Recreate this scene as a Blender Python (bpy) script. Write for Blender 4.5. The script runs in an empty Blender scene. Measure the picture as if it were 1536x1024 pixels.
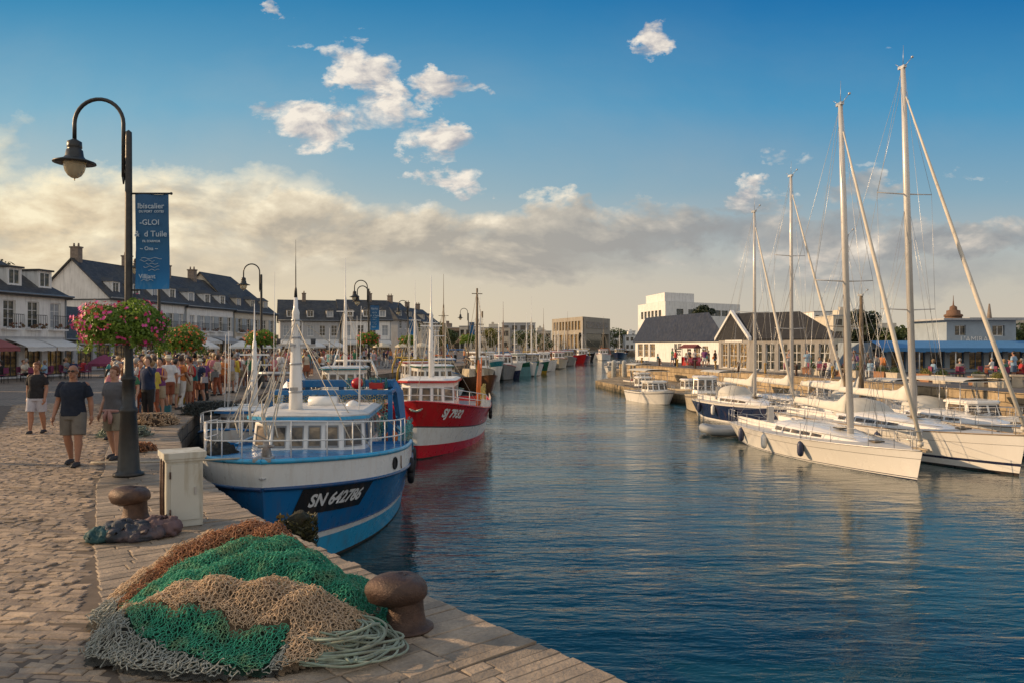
import bpy, bmesh, math, random
import numpy as np
from mathutils import Vector, Matrix, noise as mnoise
R = math.radians
random.seed(7)
rng = np.random.default_rng(7)
scene = bpy.context.scene
COL = scene.collection
WZ = -2.0            # water level
CAMH = 2.15
FP = 1150.0          # focal length in photo pixels
HZ = 517.0

def at(px, py, z=0.0):
    """point of the plane z seen at a photo pixel"""
    D = (CAMH - z) * FP / (py - HZ)
    return Vector(((px - 768) / FP * D, D, z))
def atd(px, py, D):
    return Vector(((px - 768) / FP * D, D, CAMH + (HZ - py) * D / FP))

# ------------------------------------------------------------ mesh builder
class MB:
    def __init__(s): s.v = []; s.f = []; s.m = []; s.sm = []
    def add(s, vs, fs, mi=0, smooth=False, M=None):
        o = len(s.v)
        if M is not None: vs = [M @ Vector(p) for p in vs]
        s.v.extend([tuple(p) for p in vs])
        for f in fs:
            s.f.append(tuple(i + o for i in f)); s.m.append(mi); s.sm.append(smooth)
        return s
    def box(s, c, d, mi=0, rz=0.0, M=None, top=1.0):
        hx, hy, hz = d[0]/2, d[1]/2, d[2]/2
        cs, sn = math.cos(rz), math.sin(rz)
        vs = []
        for k in (-1, 1):
            q = 1.0 if k < 0 else top
            for a, b in ((-1,-1),(1,-1),(1,1),(-1,1)):
                x, y = a*hx*q, b*hy*q
                vs.append((c[0]+x*cs-y*sn, c[1]+x*sn+y*cs, c[2]+k*hz))
        return s.add(vs, [(3,2,1,0),(4,5,6,7),(0,1,5,4),(1,2,6,5),(2,3,7,6),(3,0,4,7)], mi, False, M)
    def b2(s, a, b, mi=0):
        c = [(a[i]+b[i])/2 for i in range(3)]; d = [abs(b[i]-a[i]) for i in range(3)]
        return s.box(c, d, mi)
    def quad(s, a, b, c, d, mi=0): return s.add([a,b,c,d], [(0,1,2,3)], mi)
    def tube(s, pts, r, n=8, mi=0, caps=True, smooth=True, flat=1.0):
        pts = [Vector(p) for p in pts]
        if not hasattr(r, '__len__'): r = [r]*len(pts)
        rings = []; up = None
        for i, p in enumerate(pts):
            d = (pts[min(i+1, len(pts)-1)] - pts[max(i-1, 0)])
            if d.length < 1e-9: d = Vector((0,0,1))
            d.normalize()
            if up is None:
                up = Vector((0,0,1)) if abs(d.z) < .9 else Vector((0,1,0))
            a = d.cross(up)
            if a.length < 1e-6: a = d.cross(Vector((1,0,0)))
            a.normalize(); b = a.cross(d).normalized(); up = b
            rings.append([p + (a*math.cos(2*math.pi*k/n) + b*flat*math.sin(2*math.pi*k/n))*r[i] for k in range(n)])
        return s.loft(rings, mi, caps, smooth)
    def loft(s, rings, mi=0, caps=True, smooth=True, closed=True):
        n = len(rings[0]); vs = [p for r_ in rings for p in r_]; fs = []
        for i in range(len(rings)-1):
            for k in range(n if closed else n-1):
                k2 = (k+1) % n
                fs.append((i*n+k, (i+1)*n+k, (i+1)*n+k2, i*n+k2))
        s.add(vs, fs, mi, smooth)
        if caps and closed:
            o = len(s.v) - len(vs)
            s.f.append(tuple(o+k for k in range(n))); s.m.append(mi); s.sm.append(False)
            e = o+(len(rings)-1)*n
            s.f.append(tuple(e+k for k in reversed(range(n)))); s.m.append(mi); s.sm.append(False)
        return s
    def cyl(s, a, b, r0, r1=None, n=10, mi=0, smooth=True):
        return s.tube([a, b], [r0, r0 if r1 is None else r1], n, mi, True, smooth)
    def lathe(s, prof, c=(0,0,0), n=20, mi=0, caps=True, sx=1.0, sy=1.0):
        rings = [[(c[0]+r_*sx*math.cos(2*math.pi*k/n), c[1]+r_*sy*math.sin(2*math.pi*k/n), c[2]+z) for k in range(n)] for r_, z in prof]
        # wind so that the normals face outwards for profiles that run upwards
        return s.loft([list(reversed(q)) for q in rings], mi, caps, True)
    def ball(s, c, r, n=10, m=7, mi=0):
        if not hasattr(r, '__len__'): r = (r, r, r)
        rings = []
        for j in range(m+1):
            th = -math.pi/2 + math.pi*(j+.0)/m
            q = max(math.cos(th), .02)
            rings.append([(c[0]+r[0]*q*math.cos(-2*math.pi*k/n), c[1]+r[1]*q*math.sin(-2*math.pi*k/n), c[2]+r[2]*math.sin(th)) for k in range(n)])
        return s.loft(rings, mi, True, True)
    def mesh(s, name, mats):
        me = bpy.data.meshes.new(name)
        me.from_pydata(s.v, [], s.f); me.update()
        if not isinstance(mats, (list, tuple)): mats = [mats]
        for m in mats: me.materials.append(m)
        if s.f:
            me.polygons.foreach_set('material_index', s.m)
            me.polygons.foreach_set('use_smooth', s.sm)
        return me
    def build(s, name, mats, parent=None, loc=None):
        return link(name, s.mesh(name, mats), parent, loc)

def link(name, me, parent=None, loc=None, rz=0.0):
    o = bpy.data.objects.new(name, me); COL.objects.link(o)
    if parent is not None: o.parent = parent
    if loc is not None: o.location = loc
    if rz: o.rotation_euler = (0,0,rz)
    return o
def np_mesh(name, v, f, mat, smooth=False, midx=None):
    """fast mesh of equal-sized faces from numpy arrays"""
    me = bpy.data.meshes.new(name); v = np.asarray(v, dtype=np.float32); f = np.asarray(f, dtype=np.int32)
    me.vertices.add(len(v)); me.vertices.foreach_set('co', v.ravel())
    k = f.shape[1]
    me.loops.add(f.size); me.loops.foreach_set('vertex_index', f.ravel())
    me.polygons.add(len(f))
    me.polygons.foreach_set('loop_start', np.arange(0, f.size, k, dtype=np.int32))
    if not isinstance(mat, (list, tuple)): mat = [mat]
    for m in mat: me.materials.append(m)
    me.polygons.foreach_set('use_smooth', np.full(len(f), smooth))
    if midx is not None: me.polygons.foreach_set('material_index', np.asarray(midx, dtype=np.int32))
    me.update(calc_edges=True); me.validate()
    return me
def tag(o, label=None, cat=None, group=None, kind=None):
    if label: o['label'] = label
    if cat: o['category'] = cat
    if group: o['group'] = group
    if kind: o['kind'] = kind
    return o
def thing(name, label, cat, loc=(0,0,0), rz=0.0, group=None):
    o = link(name, None, None, loc); o.rotation_euler = (0,0,rz)
    return tag(o, label, cat, group)
def copy_tree(o, parent=None):
    c = o.copy(); COL.objects.link(c)
    if parent is not None: c.parent = parent
    for ch in list(o.children): copy_tree(ch, c)
    return c
def place(o, loc, rz=None, scale=None, label=None, group=None):
    o.location = loc
    if rz is not None: o.rotation_euler = (0,0,rz)
    if scale is not None: o.scale = (scale,)*3 if not hasattr(scale,'__len__') else scale
    if label: o['label'] = label
    if group: o['group'] = group
    return o
def structure(name, mb, mats):
    o = mb.build(name, mats) if isinstance(mb, MB) else link(name, mb)
    o['kind'] = 'structure'; return o
# ------------------------------------------------------------ materials
def nt_new(name):
    m = bpy.data.materials.new(name); m.use_nodes = True
    nt = m.node_tree; b = nt.nodes['Principled BSDF']
    return m, nt, b
def N(nt, t, **kw):
    n = nt.nodes.new(t)
    for k, v in kw.items(): setattr(n, k, v)
    return n
def noise(nt, vec, scale, detail=4, rough=.55, dist=0.0):
    n = N(nt, 'ShaderNodeTexNoise'); n.inputs['Scale'].default_value = scale
    n.inputs['Detail'].default_value = detail; n.inputs['Roughness'].default_value = rough
    n.inputs['Distortion'].default_value = dist
    if vec is not None: nt.links.new(vec, n.inputs['Vector'])
    return n.outputs['Fac']
def ramp(nt, fac, stops):
    r = N(nt, 'ShaderNodeValToRGB'); el = r.color_ramp.elements
    while len(el) < len(stops): el.new(.5)
    for e, (p, c) in zip(el, stops):
        e.position = p; e.color = (c[0], c[1], c[2], 1) if hasattr(c, '__len__') else (c, c, c, 1)
    nt.links.new(fac, r.inputs['Fac']); return r.outputs['Color']
def mix(nt, fac, a, b, mode='MIX'):
    n = N(nt, 'ShaderNodeMix', data_type='RGBA', blend_type=mode)
    for sock, v in ((n.inputs['Factor'], fac), (n.inputs['A'], a), (n.inputs['B'], b)):
        if hasattr(v, 'is_linked') or hasattr(v, 'links'): nt.links.new(v, sock)
        elif hasattr(v, '__len__'): sock.default_value = (v[0], v[1], v[2], 1)
        else:
            sock.default_value = v if sock.type == 'VALUE' else (v, v, v, 1)
    return n.outputs['Result']
def math_(nt, op, a, b=None, c=None, clamp=False):
    n = N(nt, 'ShaderNodeMath', operation=op); n.use_clamp = clamp
    for i, v in enumerate((a, b, c)):
        if v is None: continue
        if hasattr(v, 'links'): nt.links.new(v, n.inputs[i])
        else: n.inputs[i].default_value = v
    return n.outputs[0]
def coords(nt, kind='Object', scale=None):
    tc = N(nt, 'ShaderNodeTexCoord'); v = tc.outputs[kind]
    if scale is not None:
        mp = N(nt, 'ShaderNodeMapping'); mp.inputs['Scale'].default_value = scale
        nt.links.new(v, mp.inputs['Vector']); v = mp.outputs['Vector']
    return v
def bump(nt, b, h, strength=.4, dist=.01):
    n = N(nt, 'ShaderNodeBump'); n.inputs['Strength'].default_value = strength; n.inputs['Distance'].default_value = dist
    nt.links.new(h, n.inputs['Height']); nt.links.new(n.outputs['Normal'], b.inputs['Normal']); return n
def lum(c, k): return (min(c[0]*k,1), min(c[1]*k,1), min(c[2]*k,1))
MC = {}
def M(name, c, rough=.6, metal=0.0, var=.25, scale=4.0, bmp=.15, bd=.006, stain=None, stain_amt=.4, streak=False, coat=0.0):
    """general weathered surface: two octaves of tone, optional stain colour in patches or vertical streaks"""
    if name in MC: return MC[name]
    m, nt, b = nt_new(name); L = nt.links
    v = coords(nt)
    n1 = noise(nt, v, scale, 6, .6)
    col = ramp(nt, n1, [(.25, lum(c, 1-var)), (.75, lum(c, 1+var*.6))])
    if stain is not None:
        vs = coords(nt, 'Object', (6,6,.6) if streak else (1,1,1))
        n2 = noise(nt, vs, scale*.6, 5, .65, .4)
        f = ramp(nt, n2, [(.48, 0.0), (.68, stain_amt)])
        col = mix(nt, f, col, stain)
    L.new(col, b.inputs['Base Color'])
    rr = ramp(nt, noise(nt, v, scale*2.3, 3), [(.3, max(rough-.12, .02)), (.7, min(rough+.12, 1))])
    L.new(rr, b.inputs['Roughness']); b.inputs['Metallic'].default_value = metal
    if coat: b.inputs['Coat Weight'].default_value = coat
    if bmp: bump(nt, b, noise(nt, v, scale*6, 5, .7), bmp, bd)
    MC[name] = m; return m
def glass_mat(name, c=(.02,.03,.035), tint=(.25,.22,.15)):
    """window pane: dark gloss with vague warm shapes of room or reflection painted into the colour"""
    if name in MC: return MC[name]
    m, nt, b = nt_new(name)
    v = coords(nt, 'Object', (1.3,1.3,2.2))
    nt.links.new(ramp(nt, noise(nt, v, 1.7, 3), [(.42, c), (.62, lum(tint,.45)), (.75, tint)]), b.inputs['Base Color'])
    b.inputs['Roughness'].default_value = .06
    MC[name] = m; return m
def stone_mat(name, c1, c2, mortar, scale=1.0, bw=.9, bh=.35, axis='XZ', lichen=(.12,.11,.05), wet=True, zc=0.0):
    """coursed masonry; dark and weedy near the water when wet"""
    if name in MC: return MC[name]
    m, nt, b = nt_new(name); L = nt.links
    tc = N(nt, 'ShaderNodeTexCoord'); sep = N(nt, 'ShaderNodeSeparateXYZ'); L.new(tc.outputs['Object'], sep.inputs[0])
    comb = N(nt, 'ShaderNodeCombineXYZ')
    if axis == 'XZ':
        s = math_(nt, 'ADD', sep.outputs['X'], sep.outputs['Y'])
        L.new(s, comb.inputs['X']); L.new(sep.outputs['Z'], comb.inputs['Y'])
    else:
        L.new(sep.outputs['X'], comb.inputs['X']); L.new(sep.outputs['Y'], comb.inputs['Y'])
    # wobble the courses
    nz = N(nt, 'ShaderNodeTexNoise'); nz.inputs['Scale'].default_value = 1.7; L.new(tc.outputs['Object'], nz.inputs['Vector'])
    va = N(nt, 'ShaderNodeVectorMath', operation='MULTIPLY_ADD'); L.new(nz.outputs['Color'], va.inputs[0])
    va.inputs[1].default_value = (.12,.12,0); L.new(comb.outputs[0], va.inputs[2])
    br = N(nt, 'ShaderNodeTexBrick'); L.new(va.outputs[0], br.inputs['Vector'])
    br.inputs['Scale'].default_value = scale; br.inputs['Mortar Size'].default_value = .025; br.inputs['Mortar Smooth'].default_value = .6
    br.inputs['Brick Width'].default_value = bw; br.inputs['Row Height'].default_value = bh
    br.inputs['Color1'].default_value = (*c1,1); br.inputs['Color2'].default_value = (*c2,1); br.inputs['Mortar'].default_value = (*mortar,1)
    n1 = noise(nt, tc.outputs['Object'], 2.2, 8, .65)
    col = mix(nt, .8, br.outputs['Color'], ramp(nt, n1, [(.3, .55), (.7, 1.25)]), 'MULTIPLY')
    n2 = noise(nt, tc.outputs['Object'], .9, 6, .7)
    col = mix(nt, ramp(nt, n2, [(.5, 0.), (.7, .6)]), col, lichen)
    if wet:
        wz = math_(nt, 'ADD', sep.outputs['Z'], math_(nt, 'MULTIPLY', n1, .9))
        f = ramp(nt, math_(nt, 'MULTIPLY_ADD', wz, .5, .95), [(.15, 1.), (.55, 0.)])
        col = mix(nt, f, col, (.018,.022,.012))
    L.new(col, b.inputs['Base Color']); b.inputs['Roughness'].default_value = .85
    h = math_(nt, 'SUBTRACT', noise(nt, tc.outputs['Object'], 7, 8, .7), math_(nt, 'MULTIPLY', br.outputs['Fac'], .8))
    bump(nt, b, h, .8, .03)
    MC[name] = m; return m

white_paint = M('white_boat_paint', (.80,.80,.78), .32, var=.06, scale=1.5, bmp=.06, stain=(.42,.28,.16), stain_amt=.22, streak=True, coat=.2)
white_gel = M('white_gelcoat', (.80,.78,.74), .22, var=.04, scale=1.0, bmp=.0, stain=(.55,.5,.42), stain_amt=.10, streak=True, coat=.3)
steel = M('galvanised_steel', (.45,.46,.47), .4, metal=.7, var=.2, scale=6)
alu = M('anodised_aluminium_mast', (.62,.60,.57), .38, metal=.25, var=.08, scale=2, bmp=.03)
black_iron = M('black_painted_iron', (.018,.022,.024), .42, var=.3, scale=5, bmp=.2, stain=(.05,.03,.02), stain_amt=.3)
rust_iron = M('rusted_iron', (.10,.060,.045), .50, metal=.35, var=.45, scale=7, bmp=.8, bd=.012, stain=(.035,.022,.02), stain_amt=.8)
rubber = M('black_rubber', (.015,.015,.017), .75, var=.3)
wood = M('varnished_wood', (.22,.11,.045), .45, var=.3, scale=6, bmp=.2)
old_wood = M('weathered_wood', (.20,.15,.10), .8, var=.4, scale=6, bmp=.5)
plaster = M('white_plaster', (.76,.76,.74), .9, var=.10, scale=1.4, bmp=.25, bd=.01, stain=(.30,.30,.29), stain_amt=.45, streak=True)
plaster2 = M('cream_plaster', (.58,.53,.44), .9, var=.12, scale=1.2, bmp=.25, bd=.01, stain=(.30,.27,.22), stain_amt=.45, streak=True)
plaster3 = M('grey_plaster', (.40,.41,.42), .9, var=.12, scale=1.2, bmp=.25, bd=.01, stain=(.22,.21,.2), stain_amt=.4, streak=True)
concrete = M('board_concrete', (.33,.30,.25), .9, var=.18, scale=.6, bmp=.4, bd=.03, stain=(.18,.16,.13), stain_amt=.5, streak=True)
frame_white = M('white_window_frame', (.7,.7,.69), .5, var=.08)
frame_dark = M('dark_window_frame', (.05,.055,.06), .5)
pane = glass_mat('window_glass')
pane_warm = glass_mat('shop_glass', (.08,.065,.045), (.75,.50,.18))  # warm indoor light is put into the pane colour, nothing shines behind
curtain = M('net_curtain', (.34,.37,.40), .8, var=.25, scale=7)
boat_glass = glass_mat('wheelhouse_glass', (.05,.05,.05), (.45,.34,.22))  # tan tint paints in the sunset reflection and warm see-through
shutter_m = M('grey_shutter', (.36,.40,.43), .7, var=.15, scale=5, bmp=.3)
def slate_mat():
    m, nt, b = nt_new('slate_roof'); L = nt.links
    tc = N(nt, 'ShaderNodeTexCoord'); sep = N(nt, 'ShaderNodeSeparateXYZ'); L.new(tc.outputs['Object'], sep.inputs[0])
    comb = N(nt, 'ShaderNodeCombineXYZ'); L.new(sep.outputs['X'], comb.inputs['X'])
    L.new(math_(nt, 'MULTIPLY', sep.outputs['Z'], 1.3), comb.inputs['Y'])
    br = N(nt, 'ShaderNodeTexBrick'); L.new(comb.outputs[0], br.inputs['Vector']); br.inputs['Scale'].default_value = 1
    br.inputs['Brick Width'].default_value = .32; br.inputs['Row Height'].default_value = .2; br.inputs['Mortar Size'].default_value = .012
    br.inputs['Color1'].default_value = (.062,.064,.068,1); br.inputs['Color2'].default_value = (.030,.031,.034,1); br.inputs['Mortar'].default_value = (.015,.015,.02,1)
    n1 = noise(nt, tc.outputs['Object'], .8, 6, .65)
    col = mix(nt, ramp(nt, n1, [(.45,0.),(.75,.6)]), br.outputs['Color'], (.10,.095,.07))
    L.new(col, b.inputs['Base Color']); b.inputs['Roughness'].default_value = .62
    bump(nt, b, math_(nt,'SUBTRACT', noise(nt, tc.outputs['Object'], 9, 3), br.outputs['Fac']), .5, .02)
    return m
slate = slate_mat()
# ------------------------------------------------------------ camera, sun, sky
cam_d = bpy.data.cameras.new('camera'); cam = bpy.data.objects.new('camera', cam_d); COL.objects.link(cam)
cam.location = (0, 0, CAMH); cam.rotation_euler = (R(90), 0, 0)
cam_d.sensor_width = 36.0; cam_d.lens = 36.0*FP/1536.0; cam_d.shift_y = (HZ-512.0)/1536.0
cam_d.clip_start = .05; cam_d.clip_end = 20000
scene.camera = cam
SUN_AZ = R(-80)      # measured from +Y, negative = to the left
SUN_EL = R(18)
sd = Vector((math.sin(SUN_AZ)*math.cos(SUN_EL), math.cos(SUN_AZ)*math.cos(SUN_EL), math.sin(SUN_EL)))
sun_d = bpy.data.lights.new('sun', 'SUN'); sun = bpy.data.objects.new('sun', sun_d); COL.objects.link(sun)
sun_d.energy = 5.0; sun_d.angle = R(.6); sun_d.color = (1.0, .68, .38)
sun.rotation_euler = sd.to_track_quat('Z', 'Y').to_euler()
scene.view_settings.view_transform = 'Standard'; scene.view_settings.look = 'None'
scene.view_settings.exposure = 0; scene.view_settings.gamma = 1
w = bpy.data.worlds.new('World'); scene.world = w; w.use_nodes = True
nt = w.node_tree; L = nt.links; bg = nt.nodes['Background']
sky = N(nt, 'ShaderNodeTexSky', sky_type='NISHITA'); sky.sun_disc = False
sky.sun_elevation = SUN_EL; sky.sun_rotation = SUN_AZ; sky.altitude = 0; sky.air_density = 1.0; sky.dust_density = 1.2; sky.ozone_density = 2.2
tc = N(nt, 'ShaderNodeTexCoord'); sep = N(nt, 'ShaderNodeSeparateXYZ'); L.new(tc.outputs['Generated'], sep.inputs[0])
X, Y, Z = sep.outputs
ay = math_(nt, 'MAXIMUM', math_(nt, 'ABSOLUTE', Y), .12)
U = math_(nt, 'DIVIDE', X, ay)                     # tangent of the azimuth
V = math_(nt, 'DIVIDE', math_(nt, 'MAXIMUM', Z, -.02), ay)   # tangent of the elevation
el = math_(nt, 'MAXIMUM', Z, 0.0)
# clear-sky tint over the physical sky: deepen the blue aloft, warm haze low down, stronger towards the sun
elr = ramp(nt, V, [(0.0, (.95,.74,.45)), (.10, (.84,.70,.49)), (.20, (.46,.56,.56)), (.31, (.19,.44,.59)), (.45, (.036,.26,.48)), (.62, (.015,.165,.39))])
lefty = math_(nt, 'MULTIPLY_ADD', U, -1.1, .35, clamp=True)
blue_right = ramp(nt, V, [(0.0, (.68,.58,.45)), (.08, (.58,.54,.46)), (.20, (.24,.41,.52)), (.31, (.07,.31,.54)), (.45, (.009,.175,.43)), (.62, (.005,.115,.33))])
clear = mix(nt, lefty, blue_right, elr)
nish = mix(nt, 1.0, sky.outputs[0], (.085,.085,.085), 'MULTIPLY')
base = mix(nt, .90, nish, clear)
# clouds laid out over directions: groups of soft blobs broken up by noise
U0, V0 = U, V
wn = N(nt, 'ShaderNodeTexNoise'); wn.inputs['Scale'].default_value = 11.0; wn.inputs['Detail'].default_value = 7; wn.inputs['Roughness'].default_value = .62
wc = N(nt, 'ShaderNodeCombineXYZ'); L.new(U, wc.inputs[0]); L.new(math_(nt,'MULTIPLY',V,1.5), wc.inputs[1]); L.new(wc.outputs[0], wn.inputs['Vector'])
ws = N(nt,'ShaderNodeSeparateColor'); L.new(wn.outputs['Color'], ws.inputs[0])
Uw = math_(nt,'ADD',U,math_(nt,'MULTIPLY_ADD',ws.outputs[0],.20,-.10)); Vw = math_(nt,'ADD',V,math_(nt,'MULTIPLY_ADD',ws.outputs[1],.12,-.06))
uvw = N(nt, 'ShaderNodeCombineXYZ'); L.new(U, uvw.inputs[0]); L.new(math_(nt,'MULTIPLY',V,1.9), uvw.inputs[1])
def fbm(offx=0.0, offy=0.0, scale=9.0, detail=9, rough=.58):
    a = N(nt, 'ShaderNodeVectorMath', operation='ADD'); L.new(uvw.outputs[0], a.inputs[0]); a.inputs[1].default_value = (offx, offy, 3.7)
    return noise(nt, a.outputs[0], scale, detail, rough, .25)
def blob(cx, cy, rx, ry, amp=1.0, tilt=0.0):
    u0, v0 = (cx-768)/FP, (HZ-cy)/FP
    du = math_(nt, 'SUBTRACT', Uw, u0); dv = math_(nt, 'SUBTRACT', Vw, v0)
    if tilt:
        c, s_ = math.cos(tilt), math.sin(tilt)
        du2 = math_(nt,'ADD', math_(nt,'MULTIPLY',du,c), math_(nt,'MULTIPLY',dv,s_))
        dv = math_(nt,'SUBTRACT', math_(nt,'MULTIPLY',dv,c), math_(nt,'MULTIPLY',du,s_)); du = du2
    a = math_(nt, 'MULTIPLY', du, FP/rx); b_ = math_(nt, 'MULTIPLY', dv, FP/ry)
    r2 = math_(nt, 'ADD', math_(nt,'MULTIPLY',a,a), math_(nt,'MULTIPLY',b_,b_))
    return math_(nt, 'MULTIPLY', math_(nt, 'SUBTRACT', 1.0, r2, clamp=True), amp)
def union(bl):
    r_ = bl[0]
    for q in bl[1:]: r_ = math_(nt, 'MAXIMUM', r_, q)
    return r_
# cumulus scraps high up
cum = union([blob(*a) for a in [(550,112,88,66,1.1,-.5),(462,188,125,46,1.1,-.12),(455,75,50,14,.75,-.1),(560,160,70,70,1.0,0),(545,165,60,55,.95,0),(645,205,105,42,1.05,-.3),(610,158,50,30,.8,0),(668,132,70,32,1.0,0),
     (688,262,74,32,1.0,0),(982,64,64,34,1.0,.45),(425,26,38,14,.8,0),(470,72,60,16,.7,-.25),(1230,150,44,20,.55,0),(1200,240,80,30,.66,0),(628,305,105,24,.62,0),(1330,70,60,24,.4,0),(1440,268,85,24,.62,0),(1300,262,70,22,.6,0),(1130,300,85,34,.95,0),(230,105,70,40,.3,0)]])
n_c = fbm(0,0,14.0,10,.60); n_c2 = fbm(-.012,.020,14.0,8,.60)
def dens(mask, nn, k=3.2, bias=.62):
    return math_(nt, 'MULTIPLY_ADD', math_(nt, 'ADD', mask, nn), k, -k*(bias+.5), clamp=True)
d_c = math_(nt, 'MULTIPLY', dens(math_(nt,'MULTIPLY',cum,.62), n_c, 4.2, .36), math_(nt,'MULTIPLY',cum,3.0,clamp=True))
# the long bank low over the harbour
bank = union([blob(*a) for a in [(900,350,340,60,1.,0),(1150,355,460,56,1.,0),(1500,352,420,44,1.,0),(1290,290,90,26,.8,0),(560,350,420,62,.95,.03),(150,315,430,100,1.,.08),(-250,270,420,130,1.,.1),(1500,345,380,34,.9,0),(870,310,110,32,.9,0),(1130,305,90,34,.9,0),(760,385,480,60,.85,0),(1300,405,460,60,.6,0),(400,330,300,60,.9,.1),(60,390,420,70,.8,0),(250,400,420,50,.6,0)]])
n_b = fbm(2.3,1.1,6.0,10,.56); n_b2 = fbm(2.3-.02,1.1+.035,6.0,8,.56)
d_b = math_(nt, 'MULTIPLY', dens(math_(nt,'MULTIPLY',bank,.8), n_b, 2.6, .31), math_(nt,'MULTIPLY',bank,3.2,clamp=True))
# broad thin veil
veil = math_(nt,'MULTIPLY', ramp(nt, fbm(5.0,2.0,2.4,8,.6), [(.42,0.),(.75,.35)]), math_(nt,'MULTIPLY_ADD', V, -2.2, 1.05, clamp=True))
# light on them: edges that look to the sun are bright, undersides grey
s_c = math_(nt, 'MULTIPLY_ADD', math_(nt,'SUBTRACT', n_c, n_c2), 4.0, .62, clamp=True)
vtop = math_(nt, 'MULTIPLY_ADD', V, 9.0, -1.05, clamp=True)      # upper part of the bank lit
s_b = math_(nt, 'ADD', math_(nt, 'MULTIPLY', math_(nt,'SUBTRACT', n_b, n_b2), 4.6), math_(nt, 'MULTIPLY_ADD', vtop, .66, math_(nt,'MULTIPLY',lefty,.30)), clamp=True)
c_b = mix(nt, lefty, ramp(nt, s_b, [(0.,(.31,.32,.33)),(.38,(.42,.415,.40)),(.7,(.64,.58,.51)),(1.,(.95,.84,.70))]), ramp(nt, s_b, [(0.,(.56,.47,.34)),(.38,(.76,.62,.42)),(1.,(1.0,.88,.62))]))
c_c = ramp(nt, s_c, [(0.,(.36,.38,.43)),(.5,(.66,.61,.57)),(1.,(.95,.86,.74))])
o1 = mix(nt, veil, base, mix(nt, lefty, (.50,.46,.42), (.80,.66,.46)))
o2 = mix(nt, math_(nt,'MULTIPLY',d_b,.93), o1, c_b)
o3 = mix(nt, math_(nt,'MULTIPLY',d_c,.95), o2, c_c)
sc10 = N(nt, 'ShaderNodeVectorMath', operation='SCALE'); L.new(mix(nt, math_(nt,'MULTIPLY_ADD',Y,-1.5,.95,clamp=True), o3, mix(nt, .6, mix(nt, 1.0, o3, (1.9,1.52,1.2), "MULTIPLY"), (.92,.80,.68))), sc10.inputs[0]); sc10.inputs['Scale'].default_value = 10.0  # warm brightening added to the sky behind and beside the camera, fills shaded sides
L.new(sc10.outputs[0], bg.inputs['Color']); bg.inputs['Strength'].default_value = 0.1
w.cycles.sampling_method = 'MANUAL'; w.cycles.sample_map_resolution = 512
# ------------------------------------------------------------ water
m, nt, b = nt_new('harbour_water'); L = nt.links
tc = N(nt, 'ShaderNodeTexCoord')
def wv(sx, sy, sc, det=3, rough=.5, rot=0.0):
    mp = N(nt, 'ShaderNodeMapping'); mp.inputs['Scale'].default_value = (sx, sy, 1); mp.inputs['Rotation'].default_value = (0,0,rot)
    L.new(tc.outputs['Object'], mp.inputs['Vector']); return noise(nt, mp.outputs[0], sc, det, rough, .3)
h1 = wv(.50,1.5,.8,2,.5,.10); h2 = wv(.62,1.8,2.5,3,.55,-.08); h3 = wv(.8,1.5,8,3,.6,.05)
calm = ramp(nt, wv(1,1.6,.07,3), [(.36,.30),(.62,1.0)])
h = math_(nt,'ADD', math_(nt,'MULTIPLY',h1,1.0), math_(nt,'ADD', math_(nt,'MULTIPLY',h2,.50), math_(nt,'MULTIPLY',h3,.09)))
h = math_(nt,'MULTIPLY',h,calm)
bump(nt, b, h, 1.0, .072)
b.inputs['Base Color'].default_value = (.004,.034,.040,1); b.inputs['Roughness'].default_value = .03; b.inputs['IOR'].default_value = 1.46
b.inputs['Specular IOR Level'].default_value = .5
water_m = m
wm = MB(); wm.quad((-2500,-60,WZ),(2500,-60,WZ),(2500,6000,WZ),(-2500,6000,WZ))
structure('harbour_water', wm, water_m)

# ------------------------------------------------------------ quay outlines
QE = [(8.5,-4.2),(3.4,1.75),(.77,4.88),(-.64,6.51),(-1.38,7.35),(-3.33,9.81),(-5.1,12.6),(-6.7,15.6),(-8.4,19.2),(-9.9,24),(-11.0,31),(-11.5,40),(-10.8,50),(-9.6,60),(-7.9,71),(-4.9,84),(-1.5,100),(4,130),(11,175),(22,235),(40,300),(75,345),(130,360)]
QR = [(60,-10),(27,20),(22.9,34),(20.4,49),(17.9,62),(15.2,77),(12.3,88),(14.5,96),(30,104),(60,112),(110,150),(140,230),(160,330),(150,372)]
def cmul(c, k): return (c[0]*k, c[1]*k, c[2]*k)
# paving beyond the individually laid stones
m, nt, b = nt_new('sett_paving'); L = nt.links
tc = N(nt, 'ShaderNodeTexCoord')
nz = N(nt,'ShaderNodeTexNoise'); nz.inputs['Scale'].default_value = 1.3; L.new(tc.outputs['Object'], nz.inputs['Vector'])
va = N(nt,'ShaderNodeVectorMath',operation='MULTIPLY_ADD'); L.new(nz.outputs['Color'], va.inputs[0]); va.inputs[1].default_value = (.10,.10,0); L.new(tc.outputs['Object'], va.inputs[2])
br = N(nt,'ShaderNodeTexBrick'); L.new(va.outputs[0], br.inputs['Vector']); br.inputs['Scale'].default_value = 1
br.inputs['Brick Width'].default_value = .27; br.inputs['Row Height'].default_value = .15; br.inputs['Mortar Size'].default_value = .016; br.inputs['Mortar Smooth'].default_value = .5
br.inputs['Color1'].default_value = (.32,.25,.185,1); br.inputs['Color2'].default_value = (.21,.17,.13,1); br.inputs['Mortar'].default_value = (.075,.062,.05,1)
n1 = noise(nt, tc.outputs['Object'], .35, 8, .65)
L.new(mix(nt, .85, br.outputs['Color'], ramp(nt, n1, [(.3,.65),(.7,1.3)]), 'MULTIPLY'), b.inputs['Base Color'])
b.inputs['Roughness'].default_value = .72
bump(nt, b, math_(nt,'SUBTRACT', noise(nt, tc.outputs['Object'], 12, 5, .7), math_(nt,'MULTIPLY',br.outputs['Fac'],.9)), .7, .02)
sett_m = m
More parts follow.
